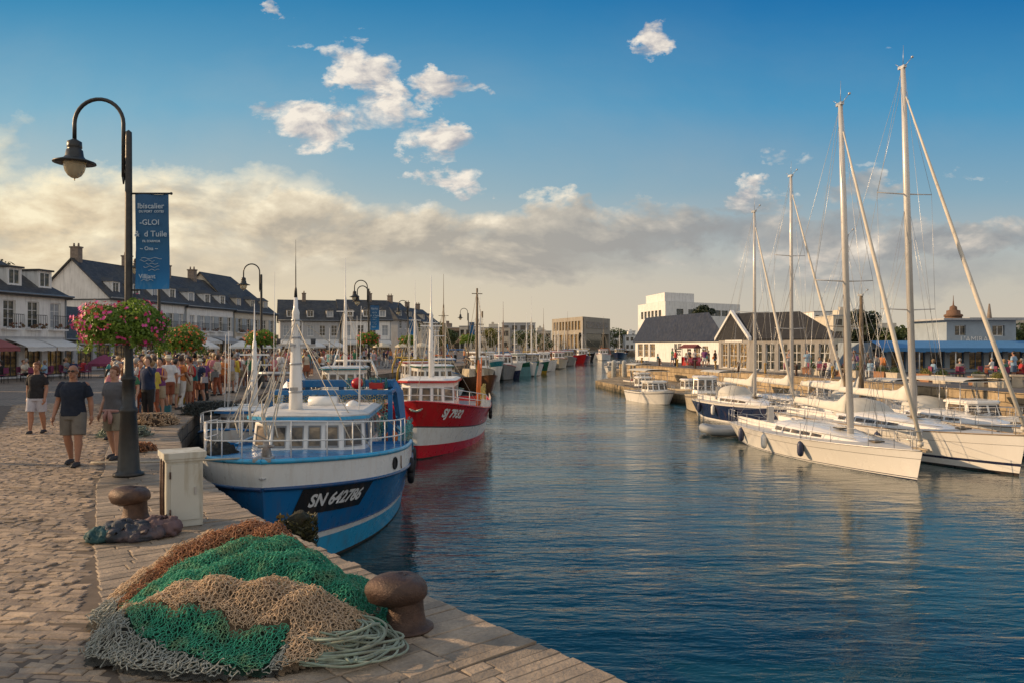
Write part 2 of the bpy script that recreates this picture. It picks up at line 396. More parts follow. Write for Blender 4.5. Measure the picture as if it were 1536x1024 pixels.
# laid stones: tone differs from stone to stone
def laid(name, c, c2, sc=1.0):
    m, nt, b = nt_new(name); L = nt.links
    tc = N(nt,'ShaderNodeTexCoord'); g = N(nt,'ShaderNodeNewGeometry')
    rnd = g.outputs['Random Per Island']
    base = mix(nt, rnd, c, c2)
    n1 = noise(nt, tc.outputs['Object'], 3.2, 8, .7); n2 = noise(nt, tc.outputs['Object'], 34, 5, .7); n3 = noise(nt, tc.outputs['Object'], .7, 4, .6)
    col = mix(nt, .9, base, ramp(nt, n1, [(.3,.62),(.7,1.28)]), 'MULTIPLY')
    col = mix(nt, .7, col, ramp(nt, n2, [(.3,.72),(.7,1.2)]), 'MULTIPLY')
    col = mix(nt, ramp(nt, n3, [(.5,0.),(.72,.6)]), col, (.085,.075,.06))
    L.new(col, b.inputs['Base Color'])
    L.new(ramp(nt, n1, [(.3,.5),(.7,.85)]), b.inputs['Roughness'])
    bump(nt, b, math_(nt,'ADD', n2, math_(nt,'MULTIPLY', n1, 1.6)), .9, .011*sc)
    return m
sett_stone = laid('granite_setts', (.52,.385,.26), (.26,.195,.14))
slab_stone = laid('quay_slabs', (.46,.36,.26), (.29,.235,.175), 1.8)
quay_wall_m = stone_mat('quay_wall_stone', (.22,.19,.15), (.13,.115,.095), (.05,.045,.035), 1.0, .9, .34)
sun_wall_m = stone_mat('pale_quay_wall_stone', (.47,.36,.22), (.29,.22,.135), (.09,.07,.045), 1.0, 1.0, .42, lichen=(.16,.12,.06))
joint_m = M('dark_paving_bed', (.13,.10,.075), .95, var=.4, scale=5, bmp=.6)
asphalt = M('quay_asphalt', (.12,.11,.10), .85, var=.25, scale=.8, bmp=.3, stain=(.06,.055,.05), stain_amt=.5)
land_m = M('distant_land', (.07,.075,.045), .95, var=.5, scale=.02, bmp=0)

def quay(name, line, closing, mat_top, mat_wall, z=0.0, zb=-4.0, wall_name=None):
    pts = [tuple(p) for p in line]
    allp = pts + closing
    from mathutils.geometry import tessellate_polygon
    tr = tessellate_polygon([[Vector((x,y,0)) for x,y in allp]])
    tb_ = MB()
    for q in tr:
        c = [Vector((*allp[i],z)) for i in q]
        if (c[1]-c[0]).cross(c[2]-c[0]).z < 0: q = q[::-1]
        tb_.add([(*allp[i],z) for i in q], [(0,1,2)])
    me = tb_.mesh(name, mat_top)
    o = structure(name, me, None)
    wl = MB(); 
    rings = [[(x,y,zb) for x,y in pts],[(x,y,z) for x,y in pts]]
    n = len(pts)
    for i in range(n-1):
        wl.add([rings[0][i],rings[0][i+1],rings[1][i+1],rings[1][i]], [(0,1,2,3)])
    structure(wall_name or name+'_wall', wl, mat_wall)
    return o
quay('left_quay', QE, [(130,420),(-1600,500),(-1600,-60),(8.5,-60)], sett_m, quay_wall_m, z=-.03)
quay('right_quay', QR, [(150,460),(1800,460),(1800,-60),(60,-60)], asphalt, sun_wall_m)
far = MB(); far.quad((-1900,419,-.2),(1900,419,-.2),(1900,6000,-.2),(-1900,6000,-.2)); structure('far_land', far, land_m)

# ------------------------------------------------------------ stones laid one by one near the viewer
QEv = [Vector(p) for p in QE]
seglen = [(QEv[i+1]-QEv[i]).length for i in range(len(QEv)-1)]
def smooth_line():
    """dense quay edge: Catmull-Rom through the corners, so that courses turn gently"""
    out = []
    for i in range(len(QEv)-1):
        p0 = QEv[max(i-1,0)]; p1 = QEv[i]; p2 = QEv[i+1]; p3 = QEv[min(i+2,len(QEv)-1)]
        k = max(2, int(seglen[i]/.35))
        for j in range(k):
            out.append(p1.lerp(p2, j/k))
    return out
DL = smooth_line()
cum_s = [0.0]
for i in range(len(DL)-1): cum_s.append(cum_s[-1]+(DL[i+1]-DL[i]).length)
cum_s = np.array(cum_s); DLx = np.array([p.x for p in DL]); DLy = np.array([p.y for p in DL])
tx = np.gradient(DLx); ty = np.gradient(DLy)
kk = np.ones(9)/9
tx = np.convolve(np.pad(tx,4,'edge'),kk,'valid'); ty = np.convolve(np.pad(ty,4,'edge'),kk,'valid')
tl = np.hypot(tx,ty); nx, ny = -ty/tl, tx/tl           # pointing inland (to the left when walking away)
def SO(s, o):
    x = np.interp(s, cum_s, DLx); y = np.interp(s, cum_s, DLy)
    a = np.interp(s, cum_s, nx); c = np.interp(s, cum_s, ny)
    return x + a*o, y + c*o
def edge_x(y):
    return float(np.interp(y, DLy, DLx))
def stone_block(quad, z0, dz, bev, jit, tilt):
    """bottom ring, top rim, inset top: 12 verts"""
    c = quad.mean(axis=0)
    tz = z0 + dz
    tl_ = rng.normal(0, tilt, 2)
    def zz(p): return tz + (p[0]-c[0])*tl_[0] + (p[1]-c[1])*tl_[1]
    q = quad + rng.normal(0, jit, quad.shape)
    d = q - c; ln = np.linalg.norm(d, axis=1, keepdims=True)
    inn = q - d/ln*bev*1.4
    v = [(p[0],p[1],z0-.06) for p in q] + [(p[0],p[1],zz(p)-bev*.7) for p in q] + [(p[0],p[1],zz(p)) for p in inn]
    return v
def add_blocks(blocks, name, mat, smooth=True):
    V_ = np.array([v for b_ in blocks for v in b_]); n = len(blocks)
    fb = []
    base = np.arange(n)[:,None]*12
    tmpl = []
    for r_ in (0,4):
        for k in range(4):
            k2 = (k+1)%4; tmpl.append((r_+k, r_+k2, r_+4+k2, r_+4+k))
    tmpl.append((8,9,10,11))
    F_ = np.concatenate([base+np.array(t)[None,:] for t in tmpl], axis=0)
    return np_mesh(name, V_, F_, mat, False)
# slab strip along the edge: courses across the strip
def strip_w(y): return float(np.interp(y,[5,10,14],[2.75,1.75,1.4]))
blocks = []
s = cum_s[0] + 4.0; s_end = cum_s[-1]*0 + np.interp(34, DLy, cum_s)
while s < s_end:
    h_ = .10 + rng.random()*.10
    o = -.012 + rng.normal(0,.008); first = True
    lim_ = strip_w(float(SO(s,0)[1]))
    while o < lim_-.02:
        wd = (.20+rng.random()*.38) if not first else (.50+rng.random()*.25)
        o2 = min(o+wd, lim_)
        if lim_-o2 < .2: o2 = lim_
        g = .0025+rng.random()*.003
        sa, sb = s+g, s+h_-g
        P_ = [SO(sa,o+g), SO(sb,o+g), SO(sb,o2-g), SO(sa,o2-g)]
        q = np.array(P_)
        # keep anticlockwise
        area = sum(q[i][0]*q[(i+1)%4][1]-q[(i+1)%4][0]*q[i][1] for i in range(4))
        if area < 0: q = q[::-1]
        blocks.append(stone_block(q, -.003, rng.normal(-.002,.003), .009, .004, .015))
        o = o2; first = False
    s += h_
structure('quay_edge_slabs', add_blocks(blocks, 'quay_edge_slabs', slab_stone), None)
# setts
blocks = []
def inland_off(x, y):
    d2 = (DLx-x)**2 + (DLy-y)**2; i = int(np.argmin(d2))
    return (x-DLx[i])*nx[i] + (y-DLy[i])*ny[i], strip_w(DLy[i])
rot = R(-4); c_, s_ = math.cos(rot), math.sin(rot)
y = 3.2
while y < 27:
    hh = .068+rng.random()*.026
    x = -20.0 + rng.random()*.3
    lim = -.70*y-1.0
    while x < 2:
        wd = .10+rng.random()*.15
        if x > lim-.5:
            cx_, cy_ = x+wd/2, y+hh/2
            X_ = cx_*c_-cy_*s_; Y_ = cx_*s_+cy_*c_
            off, sw_ = inland_off(X_, Y_)
            if off < sw_-.3: break
            if off > sw_+.09:
                g = .002
                loc = [(x+g,y+g),(x+wd-g,y+g),(x+wd-g,y+hh-g),(x+g,y+hh-g)]
                q = np.array([(a*c_-b_*s_, a*s_+b_*c_) for a,b_ in loc])
                q[:,1] += .03*math.sin(X_*1.3+Y_*.4)
                blocks.append(stone_block(q, -.006, rng.normal(0,.0045), .009, .005, .055))
        x += wd
    y += hh
structure('granite_setts', add_blocks(blocks, 'granite_setts', sett_stone), None)
bed = MB()
ys = [-2,1.75,4.88,6.51,7.35,9.81,12.6,15.6,19.2,24,27.5]
for a, b_ in zip(ys[:-1], ys[1:]):
    bed.quad((-24,a,-.014),(edge_x(a)-.05,a,-.014),(edge_x(b_)-.05,b_,-.014),(-24,b_,-.014))
structure('paving_bed', bed, joint_m)
# raised granite line between slabs and setts
# ledge and breakwater on the right
led = [at(893,570,-1.35), at(955,583,-1.35), at(1040,593,-1.35), at(1090,603,-1.35)]
lv = [(p.x,p.y) for p in led] + [(19.2,54.5),(18.2,61.5),(15.5,76.6),(12.6,87.5)]
bm = bmesh.new()
top = [bm.verts.new((x,y,-1.35)) for x,y in lv]; bot = [bm.verts.new((x,y,-3.5)) for x,y in lv]
f = bm.faces.new(top)
for i in range(len(lv)): bm.faces.new((top[i],top[(i+1)%len(lv)],bot[(i+1)%len(lv)],bot[i]))
f.normal_update(); bmesh.ops.triangulate(bm, faces=[f]); bmesh.ops.recalc_face_normals(bm, faces=bm.faces)
me = bpy.data.meshes.new('stone_landing'); bm.to_mesh(me); bm.free(); me.materials.append(sun_wall_m)
structure('stone_landing', me, None)
# rocky slope at the end of the right quay
def rocks(name, pts, n, size, z, mat):
    mb_ = MB()
    for i in range(n):
        t = random.random(); k = min(int(t*(len(pts)-1)), len(pts)-2); f = t*(len(pts)-1)-k
        x = pts[k][0]*(1-f)+pts[k+1][0]*f + random.gauss(0,size*1.2); y = pts[k][1]*(1-f)+pts[k+1][1]*f + random.gauss(0,size*1.2)
        r_ = size*random.uniform(.5,1.2)
        verts = []; 
        bmr = bmesh.new(); bmesh.ops.create_icosphere(bmr, subdivisions=1, radius=r_)
        for v_ in bmr.verts: v_.co *= random.uniform(.75,1.15)
        vs = [(v_.co.x*1.2+x, v_.co.y+y, v_.co.z*.7+z+random.uniform(-.4,.3)*size) for v_ in bmr.verts]
        bmr.verts.index_update(); fs = [tuple(v_.index for v_ in f_.verts) for f_ in bmr.faces]; bmr.free()
        mb_.add(vs, fs)
    return structure(name, mb_, mat)
rock_m = M('breakwater_rock', (.30,.24,.17), .9, var=.5, scale=.8, bmp=.6, bd=.05)
rocks('breakwater_rocks', [(13,92),(24,104),(45,110),(70,125)], 130, 1.0, -1.4, rock_m)
rocks('far_shore_rocks', [(44,300),(80,342),(150,366)], 160, 3.0, -1.5, rock_m)
# ------------------------------------------------------------ buildings
def facade(mb_, w_, h_, rects, y=0.0, rev=.16, mi=0, x0=0.0, z0=0.0):
    """wall in the plane y with real openings; rects = (xa,za,xb,zb)"""
    xs = sorted({x0, x0+w_, *[r[0] for r in rects], *[r[2] for r in rects]}); zs = sorted({z0, z0+h_, *[r[1] for r in rects], *[r[3] for r in rects]})
    for i in range(len(xs)-1):
        for j in range(len(zs)-1):
            cx, cz = (xs[i]+xs[i+1])/2, (zs[j]+zs[j+1])/2
            if any(r[0]<cx<r[2] and r[1]<cz<r[3] for r in rects): continue
            mb_.quad((xs[i],y,zs[j]),(xs[i+1],y,zs[j]),(xs[i+1],y,zs[j+1]),(xs[i],y,zs[j+1]), mi)
    for a,b_,c,d in rects:
        mb_.quad((a,y,b_),(a,y,d),(a,y+rev,d),(a,y+rev,b_),mi); mb_.quad((c,y,d),(c,y,b_),(c,y+rev,b_),(c,y+rev,d),mi)
        mb_.quad((a,y,d),(c,y,d),(c,y+rev,d),(a,y+rev,d),mi); mb_.quad((c,y,b_),(a,y,b_),(a,y+rev,b_),(c,y+rev,b_),mi)
WC = {}
def window(parent, x, z, w_, h_, y=0.0, rev=.16, nx_=2, nz_=2, fm=None, pm=None, rz=0.0, shut=None, sill=True, lit=False, loc=None):
    fm = fm or frame_white; pm = pm or pane
    k = (round(w_,2), round(h_,2), nx_, nz_, fm.name, pm.name, shut.name if shut else '', sill)
    if k not in WC:
        t = .06; f = MB()
        f.b2((0,0,0),(t,.06,h_)); f.b2((w_-t,0,0),(w_,.06,h_)); f.b2((t,0,0),(w_-t,.06,t)); f.b2((t,0,h_-t),(w_-t,.06,h_))
        for i in range(1,nx_): f.b2((w_*i/nx_-.025,.005,t),(w_*i/nx_+.025,.055,h_-t))
        for j in range(1,nz_): f.b2((t,.01,h_*j/nz_-.018),(w_-t,.05,h_*j/nz_+.018))
        p = MB(); p.quad((t*.5,.045,t*.5),(w_-t*.5,.045,t*.5),(w_-t*.5,.045,h_-t*.5),(t*.5,.045,h_-t*.5))
        sh = None
        if shut:
            sh = MB()
            for a in (0,1):
                sh.b2((0,0,0),(w_*.5,.04,h_))
                break
            for q in range(int(h_/.12)): sh.b2((.04,-.012,.05+q*.12),(w_*.5-.04,0,.11+q*.12))
            sh = sh.mesh('shutter', shut)
        si = MB(); si.b2((-.08,-rev-.07,-.08),(w_+.08,-rev+.12,-.005))
        WC[k] = (f.mesh('window', fm), p.mesh('pane', pm), sh, si.mesh('sill', fm) if sill else None)
    f, p, sh, si = WC[k]
    o = link('window', f, parent, (x, y+rev-.05, z)); link('pane', p, o)
    if si: link('sill', si, o, (0, .05, 0))
    if sh:
        a = link('shutter', sh, o, (-w_*.5-.02, -rev+.0, 0)); b_ = link('shutter', sh, o, (w_+.02, -rev+.0, 0))
    return o
def solid_roof(W, Dp, z0, z1, kind='gable', oh=.35, th=.14, hipl=None, hipr=None, x0=0.0):
    """pitched roof over [x0,W]x[0,Dp], ridge along x; hipl / hipr = inset of the ridge at either end"""
    mb_ = MB(); hl = hipl or 0.0; hr = hipr or 0.0
    xa, xb = x0-oh, W+oh; ya, yb = -oh, Dp+oh
    zl = z0-(z1-z0)*oh/(Dp/2)
    rl = (xa if not hl else x0+hl); rr = (xb if not hr else W-hr)
    A=(xa,ya,zl);B=(xb,ya,zl);C=(xb,yb,zl);D=(xa,yb,zl);E=(rl,Dp/2,z1);F=(rr,Dp/2,z1)
    dn = lambda p:(p[0],p[1],p[2]-th)
    vs=[A,B,C,D,E,F]+[dn(p) for p in (A,B,C,D,E,F)]
    fs=[(0,1,5,4),(2,3,4,5),(1,2,5),(3,0,4),(6,10,11,7),(8,11,10,9),(7,11,8),(9,10,6),(0,6,7,1),(1,7,8,2),(2,8,9,3),(3,9,6,0)]
    if not hl: fs[3]=(3,9,10,4); fs.append((4,10,6,0)); fs[7]=(4,10,4); fs.pop(7)
    mb_.add(vs, [f for f in fs if len(set(f))>2]); return mb_
def chimney(parent, x, y, z, h_=1.3, w_=.6, d=.9, mat=None):
    c = MB(); c.box((0,0,h_/2),(w_,d,h_)); c.box((0,0,h_),(w_*1.2,d*1.15,.14))
    for q in (-.28,.28): c.cyl((0,d*q,h_+.07),(0,d*q,h_+.42),.10,.08,8)
    return c.build('chimney', mat or chim_m, parent, (x,y,z))
chim_m = M('stained_chimney', (.22,.18,.15), .9, var=.4, scale=3, bmp=.5)
zinc = M('zinc_gutter', (.25,.27,.29), .5, metal=.5, var=.2)
def dormer(parent, x, y, z, w_=1.15, h_=1.25, dp=1.5, wall=None, style='hip'):
    d = MB(); t=.12
    facade(d, w_, h_, [(t,.15,w_-t,h_-.1)], 0.0, .1)
    d.quad((0,dp,0),(0,0,0),(0,0,h_),(0,dp,h_)); d.quad((w_,0,0),(w_,dp,0),(w_,dp,h_),(w_,0,h_))
    o = d.build('dormer', wall or plaster, parent, (x,y,z))
    r_ = MB(); e=.12; pk = h_+.45 if style=='hip' else h_+.12
    if style=='hip':
        r_.add([(-e,-e,h_-.02),(w_+e,-e,h_-.02),(w_+e,dp,h_-.02),(-e,dp,h_-.02),(w_/2,.35,pk),(w_/2,dp,pk)],[(0,1,4),(1,2,5,4),(3,0,4,5),(3,2,1,0),(2,3,5)])
    else: r_.b2((-e,-e,h_-.02),(w_+e,dp,h_+.1))
    r_.build('dormer_roof', slate, o)
    window(o, t, .15, w_-2*t, h_-.25, 0, .1, 2, 1, sill=False, pm=curtain if random.random()<.4 else pane)
    return o
def awning(parent, x, w_, z, dp, mat, drop=.5, y=0.0):
    a = MB(); n = max(2,int(w_/.35))
    rows = []
    for i in range(n+1):
        xx = w_*i/n; sag = .0
        rows.append([(xx,0,0),(xx,-dp*.5,-drop*.42),(xx,-dp,-drop),(xx+0,-dp-.01,-drop-.22-(.04 if i%2 else 0))])
    for i in range(n):
        for j in range(3):
            a.add([rows[i][j],rows[i][j+1],rows[i+1][j+1],rows[i+1][j]],[(0,1,2,3)],0,False)
    a.cyl((0,-dp,-drop),(w_,-dp,-drop),.025,n=6)
    a.cyl((0.02,-.02,-.35),(0.02,-dp,-drop-.01),.018,n=5); a.cyl((w_-.02,-.02,-.35),(w_-.02,-dp,-drop-.01),.018,n=5)
    return a.build('awning', mat, parent, (x,y,z))
def canvas(name, c): return M(name, c, .9, var=.12, scale=3, bmp=.3)
canv_w = canvas('white_canvas', (.62,.62,.60)); canv_g = canvas('grey_canvas', (.33,.35,.37)); canv_r = canvas('faded_red_canvas', (.30,.10,.10)); canv_b = canvas('blue_canvas', (.06,.20,.42)); canv_c = canvas('cream_canvas', (.60,.54,.42))
canv_gr = canvas('green_canvas', (.05,.13,.09))
rail_m = M('dark_railing', (.03,.035,.04), .5)
flower_m = M('window_box_flowers', (.12,.10,.05), .9, var=1.2, scale=18, bmp=1.0, stain=(.35,.05,.12), stain_amt=.8)
def balcony(parent, x, w_, z, dp=.6, boxes=True):
    a = MB(); a.b2((0,-dp,-.10),(w_,-.003,0))
    o = a.build('balcony', frame_white, parent, (x,0,z)); r_ = MB()
    r_.b2((0,-dp,.88),(w_,-dp+.04,.92)); r_.b2((0,-dp,.08),(w_,-dp+.03,.11))
    n = max(3,int(w_/.14))
    for i in range(n+1): r_.b2((w_*i/n-.01,-dp+.005,0),(w_*i/n+.01,-dp+.025,.88))
    r_.build('railing', rail_m, o)
    if boxes:
        f = MB()
        for i in range(int(w_*9)):
            f.ball((random.uniform(.05,w_-.05),-dp-.03+random.uniform(-.1,.1),.18+random.uniform(-.12,.14)), random.uniform(.05,.11), 5,3)
        f.build('flower_box', flower_m, o)
    return o
def house(name, label, p0, p1, dp, ze, zr, floors, wall=None, hipl=None, hipr=None, bays=None, dormers=0, shutters=None, shop=None,
          aw=None, balc=False, chims=(), end_windows=True, group='houses along the left quay', gutter=True, dstyle='hip', gabfill=True, cat='house'):
    wall = wall or plaster
    p0 = Vector(p0); p1 = Vector(p1); d = p1-p0; W = d.length; rz = math.atan2(d.y, d.x)
    t = thing(name, label, cat, (p0.x,p0.y,0), rz, group)
    nb = bays or max(2, round(W/2.3)); bw = W/nb; fh = ze/floors; ww = min(1.05, bw*.5)
    rects = []; wins = []
    for f in range(floors):
        for i in range(nb):
            if f == 0 and shop:
                a, b_, c, e = i*bw+.25, .12, (i+1)*bw-.25, fh-.55
            else:
                a = i*bw+(bw-ww)/2; b_ = f*fh+.45+(.2 if f==0 else 0); c = a+ww; e = b_+min(1.75, fh-.75)
            rects.append((a,b_,c,e)); wins.append((f,i,a,b_,c,e))
    mb_ = MB(); facade(mb_, W, ze, rects)
    mb_.quad((W,0,0),(W,dp,0),(W,dp,ze),(W,0,ze)); mb_.quad((0,dp,0),(0,0,0),(0,0,ze),(0,dp,ze)); mb_.quad((W,dp,0),(0,dp,0),(0,dp,ze),(W,dp,ze))
    if not hipl: mb_.add([(0,dp,ze),(0,0,ze),(0,dp/2,zr)],[(0,1,2)])
    if not hipr: mb_.add([(W,0,ze),(W,dp,ze),(W,dp/2,zr)],[(0,1,2)])
    mb_.build('wall', wall, t)
    rf = solid_roof(W, dp, ze+.05, zr+.1, hipl=hipl, hipr=hipr, oh=.3).build('roof', slate, t)
    for (cx, cy) in chims: chimney(rf, cx, cy, ze+(zr-ze)*(1-abs(cy-dp/2)/(dp/2))-.4, 1.6)
    for f,i,a,b_,c,e in wins:
        if f == 0 and shop: window(t, a, b_, c-a, e-b_, 0, .2, 3, 1, fm=shop if not isinstance(shop,bool) else frame_dark, pm=pane_warm, sill=False)
        else: window(t, a, b_, c-a, e-b_, 0, .16, 2, 3, shut=shutters if random.random()<.75 else None, pm=curtain if random.random()<.45 else pane)
    if aw:
        for (a, w_, mat_) in aw: awning(t, a, w_, fh-.25, 1.7, mat_, .55)
    if shop:
        s_ = MB(); s_.b2((0.1,-.06,fh-.5),(W-.1,-.003,fh-.12)); s_.build('shop_fascia', frame_white if wall is not plaster else plaster3, t)
    if balc:
        for i in range(nb):
            if random.random()<.8: balcony(t, i*bw+.3, bw-.6, fh+.40, .45, random.random()<.6)
    if gutter:
        g = MB(); g.cyl((-.3,-.38,ze-.12),(W+.3,-.38,ze-.12),.07,n=6); g.cyl((W-.12,-.08,0),(W-.12,-.08,ze-.2),.045,n=6); g.build('gutter', zinc, t)
    slope = (zr-ze)/(dp/2)
    for k in range(dormers):
        x = (k+.5)*W/dormers-.55
        if hipl: x = max(x, .9)
        dormer(rf, x, .55, ze+.25+.1, wall=wall, style=dstyle, dp=min(1.6, 1.5/slope))
    if end_windows:
        g = MB()
    return t
# left side, nearest first
h1 = house('quay_house','white house with hipped slate roof and two dormers, above the crimson parasols', (-34.0,38.5),(-31.4,54), 9, 5.6, 8.7, 2, hipl=3.5, hipr=3.2, bays=8, dormers=6, shop=True,
     aw=[(1,4,canv_w),(5.8,4,canv_r),(10.4,2.4,canv_w),(12.9,2.4,canv_w)], balc=True, chims=[(13.2,4.2)], dstyle='flat')
# unseen house added left of the view to cast its shade over the quay
house('quay_house','unseen white house added left of the view to shade the quay', (-37.5,20.5),(-34.6,37.5), 9, 6.2, 9.2, 2, hipl=3, hipr=3, bays=7, dormers=3, shop=True)
low = house('cafe_pavilion','low cafe with dark slate roof between the two white houses, lit shop windows', (-36.6,58.5),(-35.2,70.5), 7, 2.7, 5.4, 1, wall=plaster3, bays=5, shop=frame_dark, hipr=2, hipl=2, gutter=True, cat='cafe')
r1 = house('quay_house','long white gabled house with chimney on its left gable, behind the blue banner', (-39.3,75),(-37.3,87.5), 8.2, 6.85, 10.6, 2, bays=7, dormers=4, shop=True, balc=True, shutters=shutter_m,
     aw=[(1.5,4.5,canv_w),(7,4,canv_c)], chims=[(.5,4.1),(8.2,4.1),(11.7,4.1)])
r2 = house('quay_house','white house with three dormers between the banner and the second lamp', (-37.2,87.8),(-35.4,97.5), 8.5, 6.7, 10.3, 2, bays=5, dormers=3, shop=True, balc=True, shutters=shutter_m, aw=[(.5,4,canv_w),(5,4,canv_g)], chims=[(2.2,4.2),(7.4,4.2)])
r3 = house('quay_house','dark roofed house with rounded hip end behind the second lamp', (-35.3,97.8),(-33.6,109), 9.5, 6.6, 11.4, 2, hipr=3.8, bays=5, dormers=3, shop=True, balc=True, shutters=shutter_m, aw=[(1,6,canv_w)], chims=[], wall=plaster2)
# the houses that close the view beyond the second lamp
f1 = house('terrace_house','wide slate roofed terrace with a pale ground floor canopy, behind the tall white mast', (-37.5,124),(-28.5,127), 10, 6.2, 9.6, 2, bays=5, dormers=3, shop=True, wall=plaster3, aw=[(0,9,canv_w)], chims=[(4,5)])
f2 = house('terrace_house','slate roofed terrace with boarded white front, left of the third lamp', (-28.2,127.1),(-20.5,130), 10, 6.4, 9.8, 2, bays=4, dormers=3, shop=True, wall=plaster, aw=[(0,8,canv_w)], chims=[(5.5,5)])
f3 = house('terrace_house','tall grey house partly behind the third lamp and its banner', (-21.3,143),(-18.6,152), 8, 7.0, 10.4, 3, bays=4, dormers=2, wall=plaster3, shop=True, hipl=2.5, chims=[(5,4)])
f4 = house('terrace_house','narrow cream house right of the third lamp banner', (-19.6,166),(-17,178), 8, 7.2, 10.2, 3, bays=5, wall=plaster2, dormers=2, chims=[(2,4),(9,4)])

# distant flat blocks
def block(name, label, cx, y, w_, dp, h_, wall, rows, cols, cat='building', group=None, upper=None, rz=0.0, z=0.0, ww=.6, wh=.5, pm=None, fm=None):
    t = thing(name, label, cat, (cx-w_/2, y, z), rz, group)
    rects = []; bw = w_/cols; fh = h_/rows
    for r_ in range(rows):
        for i in range(cols):
            a = i*bw+bw*(1-ww)/2; b_ = r_*fh+fh*(1-wh)/2; rects.append((a,b_,a+bw*ww,b_+fh*wh))
    mb_ = MB(); facade(mb_, w_, h_, rects, rev=.3)
    mb_.quad((w_,0,0),(w_,dp,0),(w_,dp,h_),(w_,0,h_)); mb_.quad((0,dp,0),(0,0,0),(0,0,h_),(0,dp,h_)); mb_.quad((0,0,h_),(w_,0,h_),(w_,dp,h_),(0,dp,h_)); mb_.quad((w_,dp,0),(0,dp,0),(0,dp,h_),(w_,dp,h_))
    mb_.build('wall', wall, t)
    ro = MB(); ro.b2((-.15,-.15,h_+.003),(w_+.15,dp+.15,h_+.25)); ro.build('roof', plaster3, t)
    pnm = pm or pane
    for a,b_,c,d in rects: window(t, a, b_, c-a, d-b_, 0, .3, 2, 1, sill=False, fm=fm or frame_dark, pm=pnm)
    if upper:
        ux, uw, ud, uh = upper; u = MB(); u.b2((ux,dp*.2,h_+.26),(ux+uw,dp*.2+ud,h_+uh)); u.b2((ux+uw*.3,dp*.3,h_+uh+.003),(ux+uw*.3+1,dp*.3+1,h_+uh+.8)); u.build('rooftop_room', wall, t)
    return t
blocks_far = [ # px centre, D, width px, top px, label
 (455,170,60,470,'pale flat block glimpsed between the slate terrace and the masts'),
 (640,230,34,495,'grey block with a row of dark windows right of the last lamp'),
 (672,250,40,492,'brown brick block left of the wooden mast'),
 (702,240,26,490,'small ochre block beside the wooden mast'),
 (742,300,46,492,'cream block with stepped roof at the harbour head'),
 (778,310,50,485,'dark grey block at the harbour head, tallest left of the concrete museum'),
 (812,330,30,497,'low cream block just left of the concrete museum'),
 (930,330,46,497,'low white block just right of the concrete museum'),
 (948,300,20,503,'small white house at the far right bank'),
 (1500,200,90,478,'pale block far behind the blue canopy'),
 (1340,190,120,494,'long low cream block behind the moored yachts'),
 (1236,230,30,468,'tall pale block rising above the grey gabled hall'),
 (1275,190,50,474,'ochre block behind the wooden masts')]
for i,(px,D,wp,tp,lab) in enumerate(blocks_far):
    wd = wp*D/FP; hh = CAMH+(HZ-tp)*D/FP
    wl = [plaster, concrete, chim_m, plaster2, plaster2, plaster3, plaster2, plaster, plaster, plaster2, plaster2, plaster, plaster2][i]
    block('town_block', lab, (px-768)/FP*D, D, wd, 12, hh, wl, max(2,int(hh/3)), max(3,int(wd/3)), group='town blocks at the head of the harbour', upper=(wd*.3,wd*.3,4,1.6) if i%2==0 else None)
# concrete museum: corner towards us
mus = thing('museum','concrete box museum with ribbed upper storey and mural, end of the harbour','museum',(0,0,0))
cA = atd(828,0,290); cB = atd(874,0,262); cC = atd(915,0,285)
def wall_between(parent, a, b_, z0, z1, rects, mat, rev=.4, name='wall'):
    a = Vector((a.x,a.y,0)); b_ = Vector((b_.x,b_.y,0)); d = b_-a
    mb_ = MB(); facade(mb_, d.length, z1-z0, rects, rev=rev)
    o = mb_.build(name, mat, parent, (a.x,a.y,z0)); o.rotation_euler = (0,0,math.atan2(d.y,d.x)); return o, d.length
zt = CAMH+(HZ-475)*262/FP; zm = CAMH+(HZ-499)*262/FP
Lw = (Vector((cB.x,cB.y))-Vector((cA.x,cA.y))).length
rc = [(Lw*(.06+.1*i),zm+1.0,Lw*(.06+.1*i+.07),zt-1.4) for i in range(9)]+[(Lw*(.03+.12*i),.3,Lw*(.03+.12*i+.09),zm-.6) for i in range(8)]
o, _ = wall_between(mus, cA, cB, 0, zt, rc, concrete)
g = MB(); g.quad((.1,.38,.2),(Lw-.1,.38,.2),(Lw-.1,.38,zt-.5),(.1,.38,zt-.5)); g.build('glazing', pane_warm, o)
L2 = (Vector((cC.x,cC.y))-Vector((cB.x,cB.y))).length
o, _ = wall_between(mus, cB, cC, 0, zt, [(L2*.12,.2,L2*.95,zm-.3)], concrete, rev=1.5)
g = MB(); g.quad((.1,1.45,.2),(L2-.1,1.45,.2),(L2-.1,1.45,zm),(.1,1.45,zm)); g.build('glazing', pane, o)
m, nt, b = nt_new('mural_paint'); v = coords(nt,'Object',(1,1,2)); nn = noise(nt, v, .55, 5, .6, 1.2)
nt.links.new(ramp(nt, nn, [(.38,(.33,.30,.26)),(.46,(.13,.12,.11)),(.52,(.36,.30,.22)),(.58,(.12,.14,.18)),(.64,(.40,.37,.33))]), b.inputs['Base Color']); b.inputs['Roughness'].default_value = .9
g = MB(); g.b2((L2*.12,-.12,zm+1.6),(L2*.9,-.003,zt-1.6)); g.build('mural', m, o)
rp = MB(); back = cA+(cC-cB)
rp.add([(cA.x,cA.y,zt),(cB.x,cB.y,zt),(cC.x,cC.y,zt),(back.x,back.y,zt)],[(0,1,2,3)]); rp.add([(cC.x,cC.y,0),(back.x,back.y,0),(back.x,back.y,zt),(cC.x,cC.y,zt)],[(0,1,2,3)]); rp.add([(back.x,back.y,0),(cA.x,cA.y,0),(cA.x,cA.y,zt),(back.x,back.y,zt)],[(0,1,2,3)])
rp.build('roof', concrete, mus)

